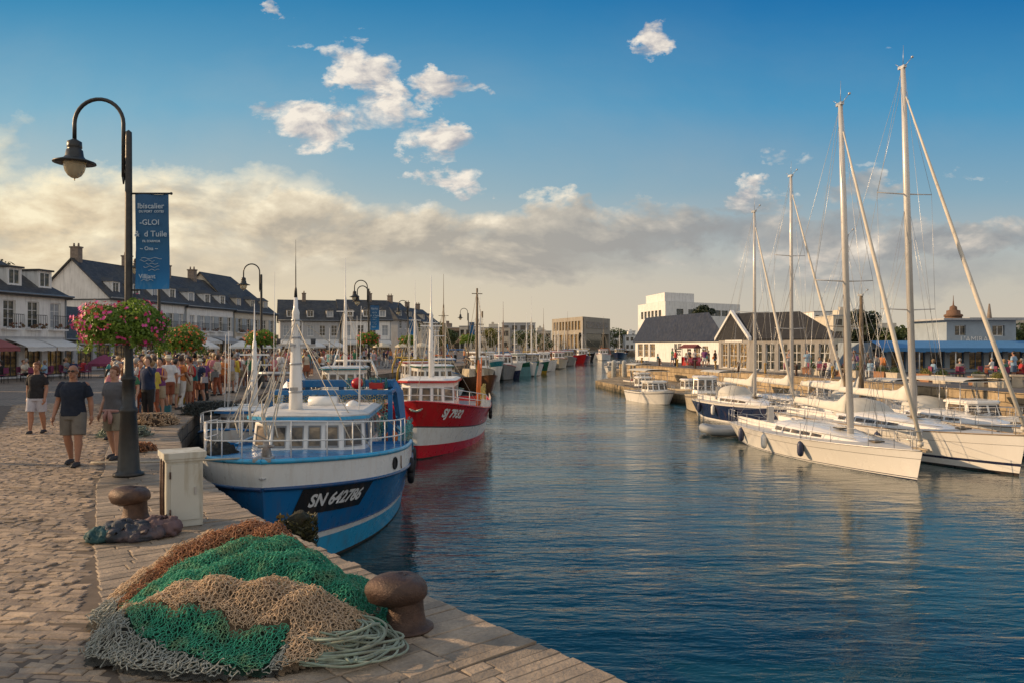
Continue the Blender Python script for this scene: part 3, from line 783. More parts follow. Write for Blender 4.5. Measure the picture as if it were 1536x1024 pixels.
# ---- right bank
# white modernist building at the back
def corner_box(parent, name, A, Bc, C, z0, z1, mat, rl, rr_, rev=.25, closed=True):
    """two visible faces A-B and B-C, the other two closed behind"""
    bk = Vector((A.x+C.x-Bc.x, A.y+C.y-Bc.y, 0))
    o1, l1 = wall_between(parent, A, Bc, z0, z1, rl, mat, rev, name); o2, l2 = wall_between(parent, Bc, C, z0, z1, rr_, mat, rev, name)
    q = MB(); q.add([(C.x,C.y,z0),(bk.x,bk.y,z0),(bk.x,bk.y,z1),(C.x,C.y,z1)],[(0,1,2,3)]); q.add([(bk.x,bk.y,z0),(A.x,A.y,z0),(A.x,A.y,z1),(bk.x,bk.y,z1)],[(0,1,2,3)])
    q.build(name, mat, parent)
    r_ = MB(); r_.add([(A.x,A.y,z1+.01),(Bc.x,Bc.y,z1+.01),(C.x,C.y,z1+.01),(bk.x,bk.y,z1+.01),(A.x,A.y,z1-.3),(Bc.x,Bc.y,z1-.3),(C.x,C.y,z1-.3),(bk.x,bk.y,z1-.3)],[(0,1,2,3),(7,6,5,4)]); r_.build('roof', plaster3, parent)
    return o1, o2, l1, l2
wb = thing('white_modern_building','white stepped flat roofed building rising behind the long navy roof','building')
A, Bc, C = atd(957,0,152), atd(998,0,138), atd(1110,0,150)
z1 = CAMH+(HZ-452)*138/FP
l1 = (A-Bc).xy.length; l2 = (C-Bc).xy.length
rl = [(l1*(.12+.13*i),z1-2.9,l1*(.12+.13*i+.09),z1-1.5) for i in range(6)]; rr_ = [(l2*q,z1-2.4,l2*(q+.09),z1-1.3) for q in (.14,.29,.45,.56,.64,.74)]
o1,o2,_,_ = corner_box(wb,'wall',A,Bc,C,0,z1,plaster,rl,rr_)
for o, r_, ll in ((o1,rl,l1),(o2,rr_,l2)):
    g = MB()
    for a,b_,c,d in r_: g.quad((a,.2,b_),(c,.2,b_),(c,.2,d),(a,.2,d))
    g.build('window', pane, o)
z2 = CAMH+(HZ-437.5)*138/FP
A2, B2, C2 = atd(969,0,151), atd(997,0,140.5), atd(1041,0,144.5)
corner_box(wb,'penthouse',A2,B2,C2,z1+.02,z2,plaster,[],[])
# long hall with navy roof
navy_roof = M('navy_tarred_roof', (.010,.022,.055), .8, var=.25, scale=1.2, bmp=.3, stain=(.02,.035,.06), stain_amt=.4, streak=True)
hall = thing('blue_roof_hall','white quayside hall with a long steep navy roof and glazed lit end','hall')
A, Bc, C = atd(953,0,112), atd(986,0,100), atd(1082,0,84)
ze = 2.15+(HZ-511)*100/FP+.1; zr = 2.15+(HZ-474.5)*100/FP
l1 = (A-Bc).xy.length; l2 = (C-Bc).xy.length
rl = [(l1*.12,.5,l1*.36,ze-.5),(l1*.42,.5,l1*.62,ze-.5),(l1*.68,.5,l1*.9,ze-.5)]
o1,o2,_,_ = corner_box(hall,'wall',A,Bc,C,0,ze-.02,plaster,rl,[(l2*.62,.4,l2*.7,2.0),(l2*.74,.4,l2*.82,2.0)])
for o, r_ in ((o1,rl),(o2,[(l2*.62,.4,l2*.7,2.0),(l2*.74,.4,l2*.82,2.0)])):
    for a,b_,c,d in r_: window(o, a, b_, c-a, d-b_, 0, .2, 2, 2, sill=False, pm=pane_warm)
u = (Bc-A).xy.normalized(); vv = (C-Bc).xy.normalized(); bk = A+C-Bc
def p2(base, a, c, z): return (base.x+u.x*a+vv.x*c, base.y+u.y*a+vv.y*c, z)
rf = MB(); e = .6
q = [p2(A,-e,-e,ze-.1),p2(Bc,e,-e,ze-.1),p2(C,e,e,ze-.1),p2(bk,-e,e,ze-.1), p2(A,l1*.28,1.6,zr),p2(Bc,-l1*.28,1.6,zr),p2(C,-l1*.28,-.5,zr),p2(bk,l1*.28,-.5,zr)]
qd = [(x,y,z-.18) for x,y,z in q[:4]]
rf.add(q+qd,[(0,1,5,4),(1,2,6,5),(2,3,7,6),(3,0,4,7),(4,5,6,7),(8,9,1,0),(9,10,2,1),(10,11,3,2),(11,8,0,3),(11,10,9,8)])
rf.build('roof', navy_roof, hall)
def text_mesh(body, size, shear=0.0, extrude=0.0, bold=0.0):
    cu = bpy.data.curves.new('txt','FONT'); cu.body = body; cu.size = size; cu.shear = shear; cu.extrude = extrude; cu.offset = bold
    cu.align_x = 'CENTER'; cu.align_y = 'CENTER'; cu.resolution_u = 3
    o = bpy.data.objects.new('txt', cu); COL.objects.link(o); dg = bpy.context.evaluated_depsgraph_get(); dg.update()
    me = bpy.data.meshes.new_from_object(o.evaluated_get(dg)); bpy.data.objects.remove(o); bpy.data.curves.remove(cu); return me
dark_ink = M('dark_lettering', (.04,.045,.05), .6); white_ink = M('white_lettering', (.75,.75,.75), .5)
def flat_text(body, size, parent, loc, mat, rot=(R(90),0,0), shear=0.0, name='lettering', bold=0.0):
    me = text_mesh(body, size, shear, bold=bold); me.materials.append(mat); o = link(name, me, parent, loc); o.rotation_euler = rot; return o
flat_text('BLEE', .95, o2, (l2*.36,-.03,1.9), dark_ink, bold=.03); flat_text('BIZZ', .75, o2, (l2*.36,-.03,1.15), dark_ink, bold=.03)
flat_text('EQUIPAGE', 1.1, wb.children[0], (l1*.5,-.03,z1-.9), dark_ink) if False else None
# grey gabled restaurant
gres = thing('gabled_restaurant','grey boarded restaurant with a pointed gable over its glass doors','restaurant')
A = atd(1078,0,70); Bc = atd(1124,0,63); C = atd(1251,0,57)
grey_board = M('grey_boarding', (.30,.29,.28), .8, var=.15, scale=3, bmp=.3)
zg = 2.15+(HZ-506)*65/FP; zp = 2.15+(HZ-471)*66/FP
L1 = (A-Bc).xy.length; L2 = (C-Bc).xy.length
rl = [(L1*.10,.15,L1*.30,2.3),(L1*.36,.15,L1*.62,2.3),(L1*.68,.15,L1*.92,2.3)]
rr_ = [(L2*(.05+.157*i),.15,L2*(.05+.157*i+.11),2.25) for i in range(6)]
o1,o2,_,_ = corner_box(gres,'wall',A,Bc,C,0,zg,grey_board,rl,rr_)
for a,b_,c,d in rl: window(o1, a,b_,c-a,d-b_,0,.15,2,2,sill=False,pm=pane_warm,fm=frame_white)
for a,b_,c,d in rr_: window(o2, a,b_,c-a,d-b_,0,.15,2,3,sill=False,pm=pane,fm=frame_white)
gm = MB(); gm.add([(0,0,0),(L1,0,0),(L1/2,0,zp-zg)],[(0,1,2)])
for i in range(1,12): 
    xx = L1*i/12; hz = (zp-zg)*(1-abs(xx-L1/2)/(L1/2)); gm.b2((xx-.02,-.03,0),(xx+.02,-.001,max(hz-.05,.02)))
gg = gm.build('gable', grey_board, o1, (0,.003,zg))
for s_ in (0,1):
    x0 = -.45 if s_==0 else L1+.45
    bmb = MB(); bmb.add([(x0,-.25,-.3),(L1/2,-.25,zp-zg+.08),(L1/2,-.25,zp-zg+.34),(x0,-.25,-.02),(x0,.0,-.3),(L1/2,0,zp-zg+.08),(L1/2,0,zp-zg+.34),(x0,0,-.02)],[(0,1,2,3),(7,6,5,4),(3,2,6,7),(0,4,5,1),(0,3,7,4)] if s_==0 else [(3,2,1,0),(4,5,6,7),(7,6,2,3),(1,5,4,0),(4,7,3,0)])
    bmb.build('barge_board', frame_white, gg)
u = (Bc-A).xy.normalized(); vv = (C-Bc).xy.normalized(); bk = A+C-Bc
dk = M('dark_slate_roof', (.020,.021,.025), .85, var=.3, scale=2, bmp=.3)
rf = MB(); e=.45
# roof of the gable wing running back and the long roof parallel to the front
mid = A.lerp(Bc,.5)
rf.add([p2(A,-e,-.2,zg-.2),p2(Bc,e,-.2,zg-.2),p2(mid,0,-.2,zp+.05),p2(A,-e,L2*.35,zg-.2),p2(Bc,e,L2*.35,zg-.2),p2(mid,0,L2*.35,zp+.05)],[(0,2,5,3),(2,1,4,5),(0,1,2)])
rf.add([p2(Bc,e,.4,zg-.15),p2(C,e,.6,zg-.15),p2(C,-L1*.5,-1.0,zp+.02),p2(Bc,-L1*.5,.2,zp+.02),p2(bk,-e,.6,zg-.15),p2(A,-e,.4,zg-.15)],[(0,1,2,3),(1,4,2),(4,5,3,2)])
rf.build('roof', dk, gres)
flat_text('L', .5, gg, (L1/2,-.05,.5), frame_white)
sg = MB(); sg.b2((L1*.25,-.06,2.38),(L1*.8,-.003,2.62)); sg.build('sign_board', frame_white, o1)
# cafe with blue canopy
cafe = thing('blue_canopy_cafe','long quayside cafe under a blue canopy with an upper room in pale blue','cafe')
pale_blue = M('pale_blue_render', (.30,.36,.42), .85, var=.15, scale=1.5)
y0 = 61.0; xa = (1305-768)/FP*y0; xm = (1408-768)/FP*y0; xb = 50.0
W = xb-xa
rects = [(i*1.55+.15,.2,i*1.55+1.3,1.85) for i in range(int(W/1.55))]
fm_ = MB(); facade(fm_, W, 2.35, rects, rev=.2); fm_.quad((0,6,0),(0,0,0),(0,0,2.35),(0,6,2.35)); fm_.quad((0,0,2.35),(W,0,2.35),(W,6,2.35),(0,6,2.35))
wo = fm_.build('wall', pale_blue, cafe, (xa,y0,0))
for i,(a,b_,c,d) in enumerate(rects[:16]): window(wo, a,b_,c-a,d-b_,0,.2,2,1,sill=False,pm=pane_warm if i%3 else pane,fm=M('blue_frame',(.05,.14,.30),.5))
aw = MB(); n = 44
for i in range(n):
    x0, x1 = W*i/n, W*(i+1)/n
    aw.quad((x0,-1.9,1.72),(x1,-1.9,1.72),(x1,0,2.28),(x0,0,2.28)); aw.quad((x0,-1.9,1.40+(.05 if i%2 else 0)),(x1,-1.9,1.40+(.05 if i%2 else 0)),(x1,-1.9,1.72),(x0,-1.9,1.72))
aw.build('canopy', canv_b, cafe, (xa,y0,.2))
U_ = MB(); uw = (1512-1408)/FP*62; facade(U_, uw, 1.75, [(uw*.12,.55,uw*.28,1.35),(uw*.66,.5,uw*.84,1.35)], rev=.2)
U_.quad((0,5,0),(0,0,0),(0,0,1.75),(0,5,1.75)); U_.quad((uw,0,0),(uw,5,0),(uw,5,1.75),(uw,0,1.75))
uo = U_.build('upper_room', pale_blue, cafe, (xm+1.2,y0+1,2.36))
for a in (.12,.66): window(uo, uw*a,.5,uw*.17,.85,0,.2,2,1,sill=False)
rr2 = MB(); rr2.b2((-.5,-.5,1.76),(uw+.6,5.4,1.9)); rr2.build('roof', plaster3, uo)
flat_text("L'AMIRAL", .62, uo, (uw*.42,-.05,.22), white_ink)
for i in range(9): MB().cyl((i*2.8+.2,-1.75,0),(i*2.8+.2,-1.75,1.7),.05,n=6).build('post', frame_white, cafe, (xa,y0,0))
# brick turret
tur = thing('brick_turret','round red brick turret with cupola standing above the blue canopy cafe','tower', atd(1430,0,95)*1.0)
tur.location.z = 0
brick = M('red_brick', (.17,.095,.06), .85, var=.35, scale=3, bmp=.4)
zt = 2.15+(HZ-470)*95/FP
MB().lathe([(1.5,0),(1.5,zt-1.5),(1.7,zt-1.4),(1.7,zt-1.1),(1.25,zt-1.0),(1.2,zt)],n=16).build('shaft', brick, tur)
MB().lathe([(1.35,zt),(1.3,zt+.25),(1.0,zt+.35),(.95,zt+.8),(.55,zt+.9),(.5,zt+1.3),(.12,zt+1.5),(.05,zt+2.2),(.03,zt+2.8)],n=14).build('cupola', brick, tur)
tur.scale = (.8,.8,.93)
ch = thing('chimney_stack','thin dark pointed stack above the right end of the cafe roof','chimney', (atd(1484,0,95).x,95,0))
MB().lathe([(.45,0),(.4,4.2),(.5,4.3),(.3,5.4),(.08,7.2)],n=8).build('shaft', chim_m, ch)
# low white parapet blocks and planters on the right quay
par_m = M('sunlit_rendered_parapet', (.55,.47,.36), .9, var=.2, scale=2, bmp=.4, stain=(.3,.25,.18), stain_amt=.5)
for i in range(12):
    x = 24.2+i*.78; y = 39.8-i*.32
    t = thing('parapet_pier', f'squat pale parapet pier behind the right yachts, {["first","second","third","fourth","fifth","sixth","seventh","eighth","ninth","tenth","eleventh","twelfth"][i]} from the left', 'pier', (x,y,0), -.4, 'piers of the quayside parapet')
    p = MB(); p.box((0,0,.28),(.46,.40,.56)); p.box((0,0,.60),(.58,.5,.09)); p.build('pier_body', par_m, t)
    if i < 11:
        r_ = MB(); r_.b2((.24,-.10,.38),(.58,.10,.50)); r_.b2((.24,-.07,0),(.58,.07,.16)); r_.build('rail', par_m, t)
# ------------------------------------------------------------ street lamps, banners, flower baskets
bulb_glass, nt, b = nt_new('milky_lamp_glass'); b.inputs['Base Color'].default_value = (.75,.68,.5,1); b.inputs['Transmission Weight'].default_value = .55; b.inputs['Roughness'].default_value = .25
def make_lamp(label, double=False):
    t = thing('street_lamp', label, 'street lamp', group='swan neck lamps along the left quay')
    p = MB(); p.lathe([(.24,0),(.24,.04),(.19,.06),(.17,.10),(.155,.5),(.125,1.02),(.145,1.05),(.145,1.10),(.105,1.13),(.098,1.55),(.118,1.57),(.118,1.62),(.082,1.65),(.066,2.1),(.062,3.2),(.052,5.55),(.05,5.66),(.0,5.70)], n=20)
    p.build('post', black_iron, t)
    def neck(dx, dz, r_):
        a = MB(); pts = [(dx,0,4.92),(dx,0,5.80+dz)]
        for k in range(1,15):
            th = math.pi*k/15; pts.append((dx-r_+r_*math.cos(th),0,5.80+dz+r_*math.sin(th)))
        pts += [(dx-2*r_,0,5.80+dz),(dx-2*r_,0,5.50+dz)]
        a.tube(pts, .032, 10)
        a.b2((dx+.0,-.02,4.98),(0,.02,5.03)); a.b2((dx+.0,-.02,5.45),(0,.02,5.50))
        a.tube([(dx,0,4.80),(dx,0,4.94)],[.012,.032],8)
        a.build('neck', black_iron, t)
        h_ = MB(); c = (dx-2*r_,0,5.50+dz)
        h_.lathe([(.03,.05),(.055,.03),(.11,.0),(.115,-.10),(.10,-.12),(.125,-.14),(.14,-.24),(.17,-.28),(.32,-.335),(.325,-.355),(.19,-.352),(.17,-.34)][::-1], c, 22)
        hd = h_.build('lamp_head', black_iron, t)
        g = MB(); g.lathe([(.0,-.60),(.05,-.595),(.10,-.56),(.145,-.49),(.168,-.40),(.172,-.345)], c, 20); g.lathe([(.0,-.65),(.012,-.63),(.014,-.60)], c, 8)
        g.build('lamp_glass', bulb_glass, hd)
    neck(-.085, 0, .405)
    if double: neck(-.06, -.28, .33)
    return t
lamp0 = make_lamp('tall black swan neck lamp with blue banner and pink flower ball, nearest the viewer')
lamp0.location = at(193,712)
l2 = place(copy_tree(lamp0), at(392,581), label='black swan neck lamp with orange edged flower ball but no banner')
lB = place(copy_tree(lamp0), (-13.9,30.2,0), label='black lamp whose top hides behind the near blue banner, green flower ball on it')
l3 = make_lamp('black lamp with two nested swan necks and a red flower ball', True); l3.location = at(553,568)
l4 = place(copy_tree(lamp0), at(612,552), label='smallest fully visible swan neck lamp, beside a narrow blue banner', )
l5 = place(copy_tree(lamp0), (-4.9,86,0), label='farthest black lamp, half hidden behind the wooden mast and its banner')
banner_m, nt, b = nt_new('blue_banner_cloth')
v = coords(nt,'Object',(3,1,1.2)); n1 = noise(nt, v, 1.6, 6, .6, .8)
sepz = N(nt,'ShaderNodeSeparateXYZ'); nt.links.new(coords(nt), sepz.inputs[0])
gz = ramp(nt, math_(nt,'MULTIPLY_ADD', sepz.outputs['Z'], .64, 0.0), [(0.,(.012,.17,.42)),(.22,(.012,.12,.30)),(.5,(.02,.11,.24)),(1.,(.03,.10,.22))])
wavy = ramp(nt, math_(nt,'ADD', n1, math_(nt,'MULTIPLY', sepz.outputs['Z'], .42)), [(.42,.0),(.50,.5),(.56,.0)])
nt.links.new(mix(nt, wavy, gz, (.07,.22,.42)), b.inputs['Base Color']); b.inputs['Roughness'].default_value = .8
bump(nt, b, noise(nt, coords(nt,'Object',(4,1,.6)), 2.0, 2), .5, .02)
def banner(loc, label, text=True):
    t = thing('banner', label, 'banner', loc, 0, 'blue banners on the lamps')
    c = MB(); W_, H_ = .56, 1.56; nx_, nz_ = 10, 24
    vs = []
    for j in range(nz_+1):
        for i in range(nx_+1):
            u_ = i/nx_; v_ = j/nz_
            vs.append((u_*W_, .018*math.sin(u_*7+v_*3)+.02*math.sin(v_*5.0)*(1-v_), v_*H_ - .01*math.sin(u_*3.1)*(1-v_)))
    fs = [(j*(nx_+1)+i, j*(nx_+1)+i+1, (j+1)*(nx_+1)+i+1, (j+1)*(nx_+1)+i) for j in range(nz_) for i in range(nx_)]
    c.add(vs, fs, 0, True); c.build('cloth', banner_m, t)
    r_ = MB(); r_.cyl((-.09,0,H_+.015),(W_+.03,0,H_+.015),.016,n=8); r_.ball((W_+.04,0,H_+.015),.024,8,6); r_.cyl((-.09,0,-.02),(.10,0,-.02),.014,n=8)
    r_.build('bracket', black_iron, t)
    if text:
        bi = M('banner_print', (.42,.52,.62), .8)
        for body, sz, x, z in (('Ibiscalier', .125, .28, 1.36),('DU PORT  COTES', .052, .29, 1.27),('-GLOI', .125, .26, 1.09),('&  d Tuile', .135, .28, .90),('FIL D\'ARMOR', .05, .29, .78),('~ Ona ~', .085, .25, .66),('Villjant', .10, .22, .20)):
            flat_text(body, sz, t, (x,-.045,z), bi, bold=.0015)
        s_ = MB()   # the little wave and boat drawing
        for k,(x0,z0,ln,am) in enumerate([(.12,.50,.34,.012),(.10,.46,.24,.014),(.2,.41,.2,.01),(.16,.36,.26,.015),(.24,.31,.18,.012),(.12,.14,.2,.014)]):
            s_.tube([(x0+ln*i/9,-.043,z0+am*math.sin(i*1.3+k)) for i in range(10)], .0045, 4)
        s_.build('drawing', bi, t)
    return t
def lamp_banner(l, label, text=False): p = Vector(l.location); return banner((p.x+.105, p.y, 3.07), label, text)
lamp_banner(lamp0, 'tall blue banner with white script lines hanging from the nearest lamp', True)
lamp_banner(l3, 'blue banner on the lamp with two necks', True)
lamp_banner(l4, 'blue banner on the smallest full lamp, right of the red flower ball')
lamp_banner(l5, 'blue banner just right of the brown wooden mast')
leaf_m = None
def leafy(name, c1, c2, trans=.25):
    m, nt, b = nt_new(name)
    g = N(nt,'ShaderNodeNewGeometry')
    nt.links.new(ramp(nt, g.outputs['Random Per Island'], [(0.,c1),(1.,c2)]), b.inputs['Base Color']); b.inputs['Roughness'].default_value = .5
    b.inputs['Subsurface Weight'].default_value = 0.0
    tr = N(nt,'ShaderNodeBsdfTranslucent'); tr.inputs['Color'].default_value = (*c2,1)
    mx = N(nt,'ShaderNodeMixShader'); mx.inputs[0].default_value = trans; out = nt.nodes['Material Output']
    nt.links.new(b.outputs[0], mx.inputs[1]); nt.links.new(tr.outputs[0], mx.inputs[2]); nt.links.new(mx.outputs[0], out.inputs['Surface'])
    return m
leaf_basket = leafy('basket_leaves', (.05,.11,.015), (.22,.34,.05), .4)
leaf_tree = leafy('tree_leaves', (.03,.055,.015), (.10,.13,.035))
leaf_yel = leafy('yellowing_leaves', (.09,.10,.02), (.26,.24,.06))
leaf_dark = leafy('dark_leaves', (.012,.025,.010), (.04,.055,.02))
def leaf_cloud(pts, nrm, size, aspect=.6, jit=.5):
    """rhombic leaves at points, roughly facing nrm"""
    n = len(pts); nr = nrm + rng.normal(0, jit, nrm.shape); nr /= np.linalg.norm(nr,axis=1,keepdims=True)+1e-9
    a = np.cross(nr, rng.normal(0,1,nr.shape)); a /= np.linalg.norm(a,axis=1,keepdims=True)+1e-9
    b_ = np.cross(nr, a); s = size*(.6+.8*rng.random((n,1)))
    v0 = pts - a*s; v1 = pts + b_*s*aspect + nr*s*.15; v2 = pts + a*s; v3 = pts - b_*s*aspect + nr*s*.15
    V_ = np.stack([v0,v1,v2,v3],axis=1).reshape(-1,3)
    F_ = np.arange(n*4).reshape(n,4); return V_, F_
def flower_mat(name, cols):
    m, nt, b = nt_new(name); g = N(nt,'ShaderNodeNewGeometry')
    nt.links.new(ramp(nt, g.outputs['Random Per Island'], [(i/max(1,len(cols)-1),c) for i,c in enumerate(cols)]), b.inputs['Base Color']); b.inputs['Roughness'].default_value = .6
    b.inputs['Emission Strength'].default_value = 0.0
    return m
fl_pink = flower_mat('pink_petals', [(.60,.03,.22),(.75,.12,.40),(.50,.02,.10),(.72,.16,.07)])
fl_orange = flower_mat('orange_petals', [(.65,.20,.03),(.60,.06,.04),(.70,.30,.08)])
fl_red = flower_mat('red_petals', [(.50,.04,.03),(.60,.12,.05),(.45,.05,.08)])
def basket(loc, label, rx, rz, petals, nl=5200, nf=420, bias=-1.0, ls=.030):
    t = thing('flower_basket', label, 'flower basket', loc, 0, 'flower balls on the lamps')
    def shell(n, r0, r1):
        d = rng.normal(0,1,(n,3)); d /= np.linalg.norm(d,axis=1,keepdims=True)
        rr_ = (r0+(r1-r0)*rng.random((n,1))**.7)
        lump = 1+.10*np.sin(d[:,:1]*5+d[:,1:2]*4)+.08*np.sin(d[:,2:3]*7+d[:,:1]*6)
        p = d*rr_*lump*np.array([rx,rx,rz]); p[:,2] = np.where(p[:,2]<-rz*.62, -rz*.62-(p[:,2]+rz*.62)*-.25, p[:,2]); return p, d
    p, d = shell(nl, .55, 1.0); V_, F_ = leaf_cloud(p, d, ls, .62, .6)
    link('foliage', np_mesh('foliage', V_, F_, leaf_basket), t)
    # trailing stems hanging from the rim
    tp, td = [], []
    for k in range(34):
        th = rng.random()*6.283; r_ = rx*(.80+.22*rng.random()); ln = rz*(.25+.55*rng.random())
        for i in range(26):
            q = i/25; tp.append((math.cos(th)*r_*(1+.06*q)+rng.normal(0,.02), math.sin(th)*r_*(1+.06*q)+rng.normal(0,.02), -rz*.42-ln*q)); td.append((math.cos(th),math.sin(th),-.3))
    V_, F_ = leaf_cloud(np.array(tp), np.array(td), ls*.8, .6, .7); link('trailing_stems', np_mesh('trailing_stems', V_, F_, leaf_basket), t)
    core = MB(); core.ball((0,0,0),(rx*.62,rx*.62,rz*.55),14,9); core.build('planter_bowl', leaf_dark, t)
    p, d = shell(nf, .97, 1.10)
    keep = rng.random(nf) < (.35 + .65*(d[:,0]*bias > .15)); p = p[keep]; d = d[keep]
    V5, F5 = [], []
    for q, nn in zip(p, d):
        nn = Vector(nn)+Vector(rng.normal(0,.3,3)); nn.normalize(); a = nn.orthogonal().normalized(); b_ = nn.cross(a); s = .026*(.7+.7*random.random())*(ls/.030)
        for k in range(random.choice((1,2,3))):
            c = Vector(q)+Vector(rng.normal(0,.02,3)); o = len(V5); ring = []
            for j in range(10):
                r_ = s if j%2==0 else s*.55
                ring.append(c+(a*math.cos(j*math.pi/5)+b_*math.sin(j*math.pi/5))*r_ + nn*(.2*s if j%2==0 else 0))
            V5 += [tuple(x) for x in ring]; F5.append(tuple(range(o,o+10)))
    if V5: link('blossoms', np_mesh('blossoms', V5, F5, petals), t)
    return t
p0 = Vector(lamp0.location)
basket((p0.x-.05,p0.y,2.46), 'large flower ball with pink and magenta trails round the nearest lamp post', .70, .40, fl_pink, 8500, 620)
basket((-13.0,30.2,2.35), 'green flower ball with orange and pink blossom peeping out right of the nearest one', .95, .58, fl_orange, 4200, 260, 1.0, .045)
p = l2.location; basket((p.x,p.y,2.46), 'flower ball with orange left edge on the second lamp', .76, .42, fl_orange, 3600, 230, -1.0, .045)
p = l3.location; basket((p.x,p.y,2.52), 'red brown flower ball on the lamp with two necks', .72, .42, fl_red, 3000, 500, -.01, .05)
p = l4.location; basket((p.x,p.y,2.58), 'small yellow green flower ball beneath the smallest full lamp', .80, .46, fl_orange, 2600, 60, -1, .06)
p = l5.location; basket((p.x,p.y,2.85), 'tiny green flower ball behind the brown wooden mast', .95, .5, fl_orange, 2000, 30, -1, .07)

# ------------------------------------------------------------ bollards, cabinet, mooring post
def displaced(name, mb_, mat, parent, amp, sc, sub=0):
    me = mb_.mesh(name, mat)
    for v_ in me.vertices:
        n_ = mnoise.noise(v_.co*sc); v_.co += v_.normal*(n_*amp)
    return link(name, me, parent)
def bollard(loc, s, label, rz=0):
    t = thing('bollard', label, 'bollard', loc, rz, 'rusty mooring bollards')
    a = MB(); a.lathe([(.25,0),(.25,.012),(.205,.03),(.185,.05),(.17,.12),(.160,.20),(.158,.28),(.165,.34)], n=32)
    displaced('stem', a, rust_iron, t, .006, 9)
    # lobed head leaning away from the water
    rings = []
    prof = [(.155,.24),(.20,.262),(.245,.29),(.268,.335),(.268,.375),(.25,.42),(.21,.455),(.15,.478),(.08,.488),(.01,.490)]
    for r_, z in prof:
        ring = []
        for k in range(36):
            th = -2*math.pi*k/36; c_, s_ = math.cos(th), math.sin(th)
            lobe = 1 + .30*max(0,-c_)**2.0 - .20*max(0,c_)**1.5
            ring.append((r_*lobe*c_ - .02, r_*s_*.92, z + (.018*(-c_) if z>.3 else -.03*max(0,-c_))))
        rings.append(ring)
    h_ = MB(); h_.loft(rings); displaced('head', h_, rust_iron, t, .010, 7)
    d = MB(); d.lathe([(.0,-.012),(.03,-.01),(.034,.002),(.028,.004)], (-.03,-.01,.489), 14); d.build('lifting_eye', rust_iron, t)
    t.scale = (s,s,s); return t
bollard(at(609,940), .84, 'big rusty bollard at the water edge, right of the fishing nets', R(15))
bollard(at(203,779), .84, 'smaller rusty bollard behind the dark tarpaulin bundle, left of the white cabinet', R(5))
cab_m = M('chalky_white_cabinet_paint', (.52,.53,.48), .55, var=.10, scale=2, bmp=.15, stain=(.27,.22,.13), stain_amt=.7, streak=True)
cp = at(273,784)
t = thing('service_cabinet','white rusting metal service cabinet standing on the quay edge slabs','cabinet', cp, R(33))
c = MB(); c.box((0,0,.40),(.40,.40,.80)); c.build('body', cab_m, t)
c = MB(); c.box((0,0,.845),(.47,.47,.07)); c.box((0,0,.795),(.44,.44,.035)); c.build('lid', cab_m, t)
c = MB(); c.box((0,-.207,.41),(.32,.012,.66)); d = c.build('door', cab_m, t)
c = MB(); c.box((.11,-.222,.42),(.02,.02,.09)); c.build('handle', steel, d)
for z in (.18,.62):
    c = MB(); c.cyl((-.165,-.218,z-.04),(-.165,-.218,z+.04),.010,n=8); c.build('hinge', rust_iron, d)
c = MB()
for i,(x,y_) in enumerate([(-.225,-.13),(-.225,.03)]): c.tube([(x,y_,0),(x-.004,y_,.4),(x,y_,.78),(x+.03,y_,.80)], .016, 8)
c.build('conduit', rust_iron, t)
weed = M('seaweed_on_timber', (.035,.035,.015), .8, var=.9, scale=9, bmp=1.0, bd=.04, stain=(.09,.06,.02), stain_amt=.7)
t = thing('mooring_post','weed covered timber fender post rising before the bow of the blue boat','post',(-2.58,9.35,-2.6))
a = MB(); a.lathe([(.17,0),(.17,.8),(.165,1.6),(.165,2.1),(.15,2.50),(.12,2.66),(.04,2.72)], n=24)
o = displaced('timber', a, weed, t, .05, 6)
n = 2600; th = rng.random(n)*6.283; zz = 1.2+rng.random(n)*1.48; r_ = .155+.03*rng.random(n)
P_ = np.stack([r_*np.cos(th), r_*np.sin(th), zz],1); Nn = np.stack([np.cos(th),np.sin(th),-.6+0*th],1)
V_, F_ = leaf_cloud(P_+Nn*.02, Nn, .035, .35, .5); link('weed', np_mesh('weed', V_, F_, leafy('weed_fronds',(.02,.025,.008),(.10,.09,.03),.1)), t)

# ------------------------------------------------------------ parasols, tables, chairs of the cafes
def make_parasol(mat, w_=2.6, h_=2.55):
    t = thing('parasol','x','parasol')
    a = MB(); a.cyl((0,0,0),(0,0,h_),.03,n=8); a.box((0,0,.05),(.5,.5,.1)); a.build('pole', frame_white, t)
    c = MB(); n = 8; r0 = []
    rings = [[(.03*math.cos(k*math.pi/4),.03*math.sin(k*math.pi/4),h_) for k in range(n)]]
    for q, z in ((.35,h_-.14),(.7,h_-.36),(1.0,h_-.60),(1.0,h_-.78)):
        rings.append([(w_/2*q*math.cos(k*math.pi/4+.2),w_/2*q*math.sin(k*math.pi/4+.2),z-(.0)) for k in range(n)])
    c.loft(rings, caps=False, smooth=False); c.build('canopy', mat, t)
    return t
par_w = make_parasol(canv_w); par_r = make_parasol(canv_r, 2.4, 2.3); par_c = make_parasol(canv_c, 2.8)
plum = canvas('plum_canvas',(.20,.04,.09)); par_p = make_parasol(plum, 2.2, 1.5)
used = set()
def put(src, loc, label, group, rz=0):
    o = src if src.name not in used else copy_tree(src)
    used.add(src.name); return place(o, loc, rz, label=label, group=group)
ordn = ['first','second','third','fourth','fifth','sixth','seventh','eighth','ninth','tenth']
for i,(x,y_) in enumerate([(-27.5,78),(-26.5,84),(-25.4,90),(-24.6,96),(-23.5,103),(-28.8,72)]):
    put(par_w, (x,y_,0), f'white parasol over the crowd before the long gabled houses, {ordn[i]} from the left' if i<5 else 'white parasol over the terrace right of the low cafe', 'white terrace parasols', i*.3)
for i,(x,y_) in enumerate([(-20,118),(-17,120),(-14.5,123)]):
    put(par_c, (x,y_,0), f'cream parasol before the far slate terrace, {ordn[i]} from the left', 'cream terrace parasols', i*.3)
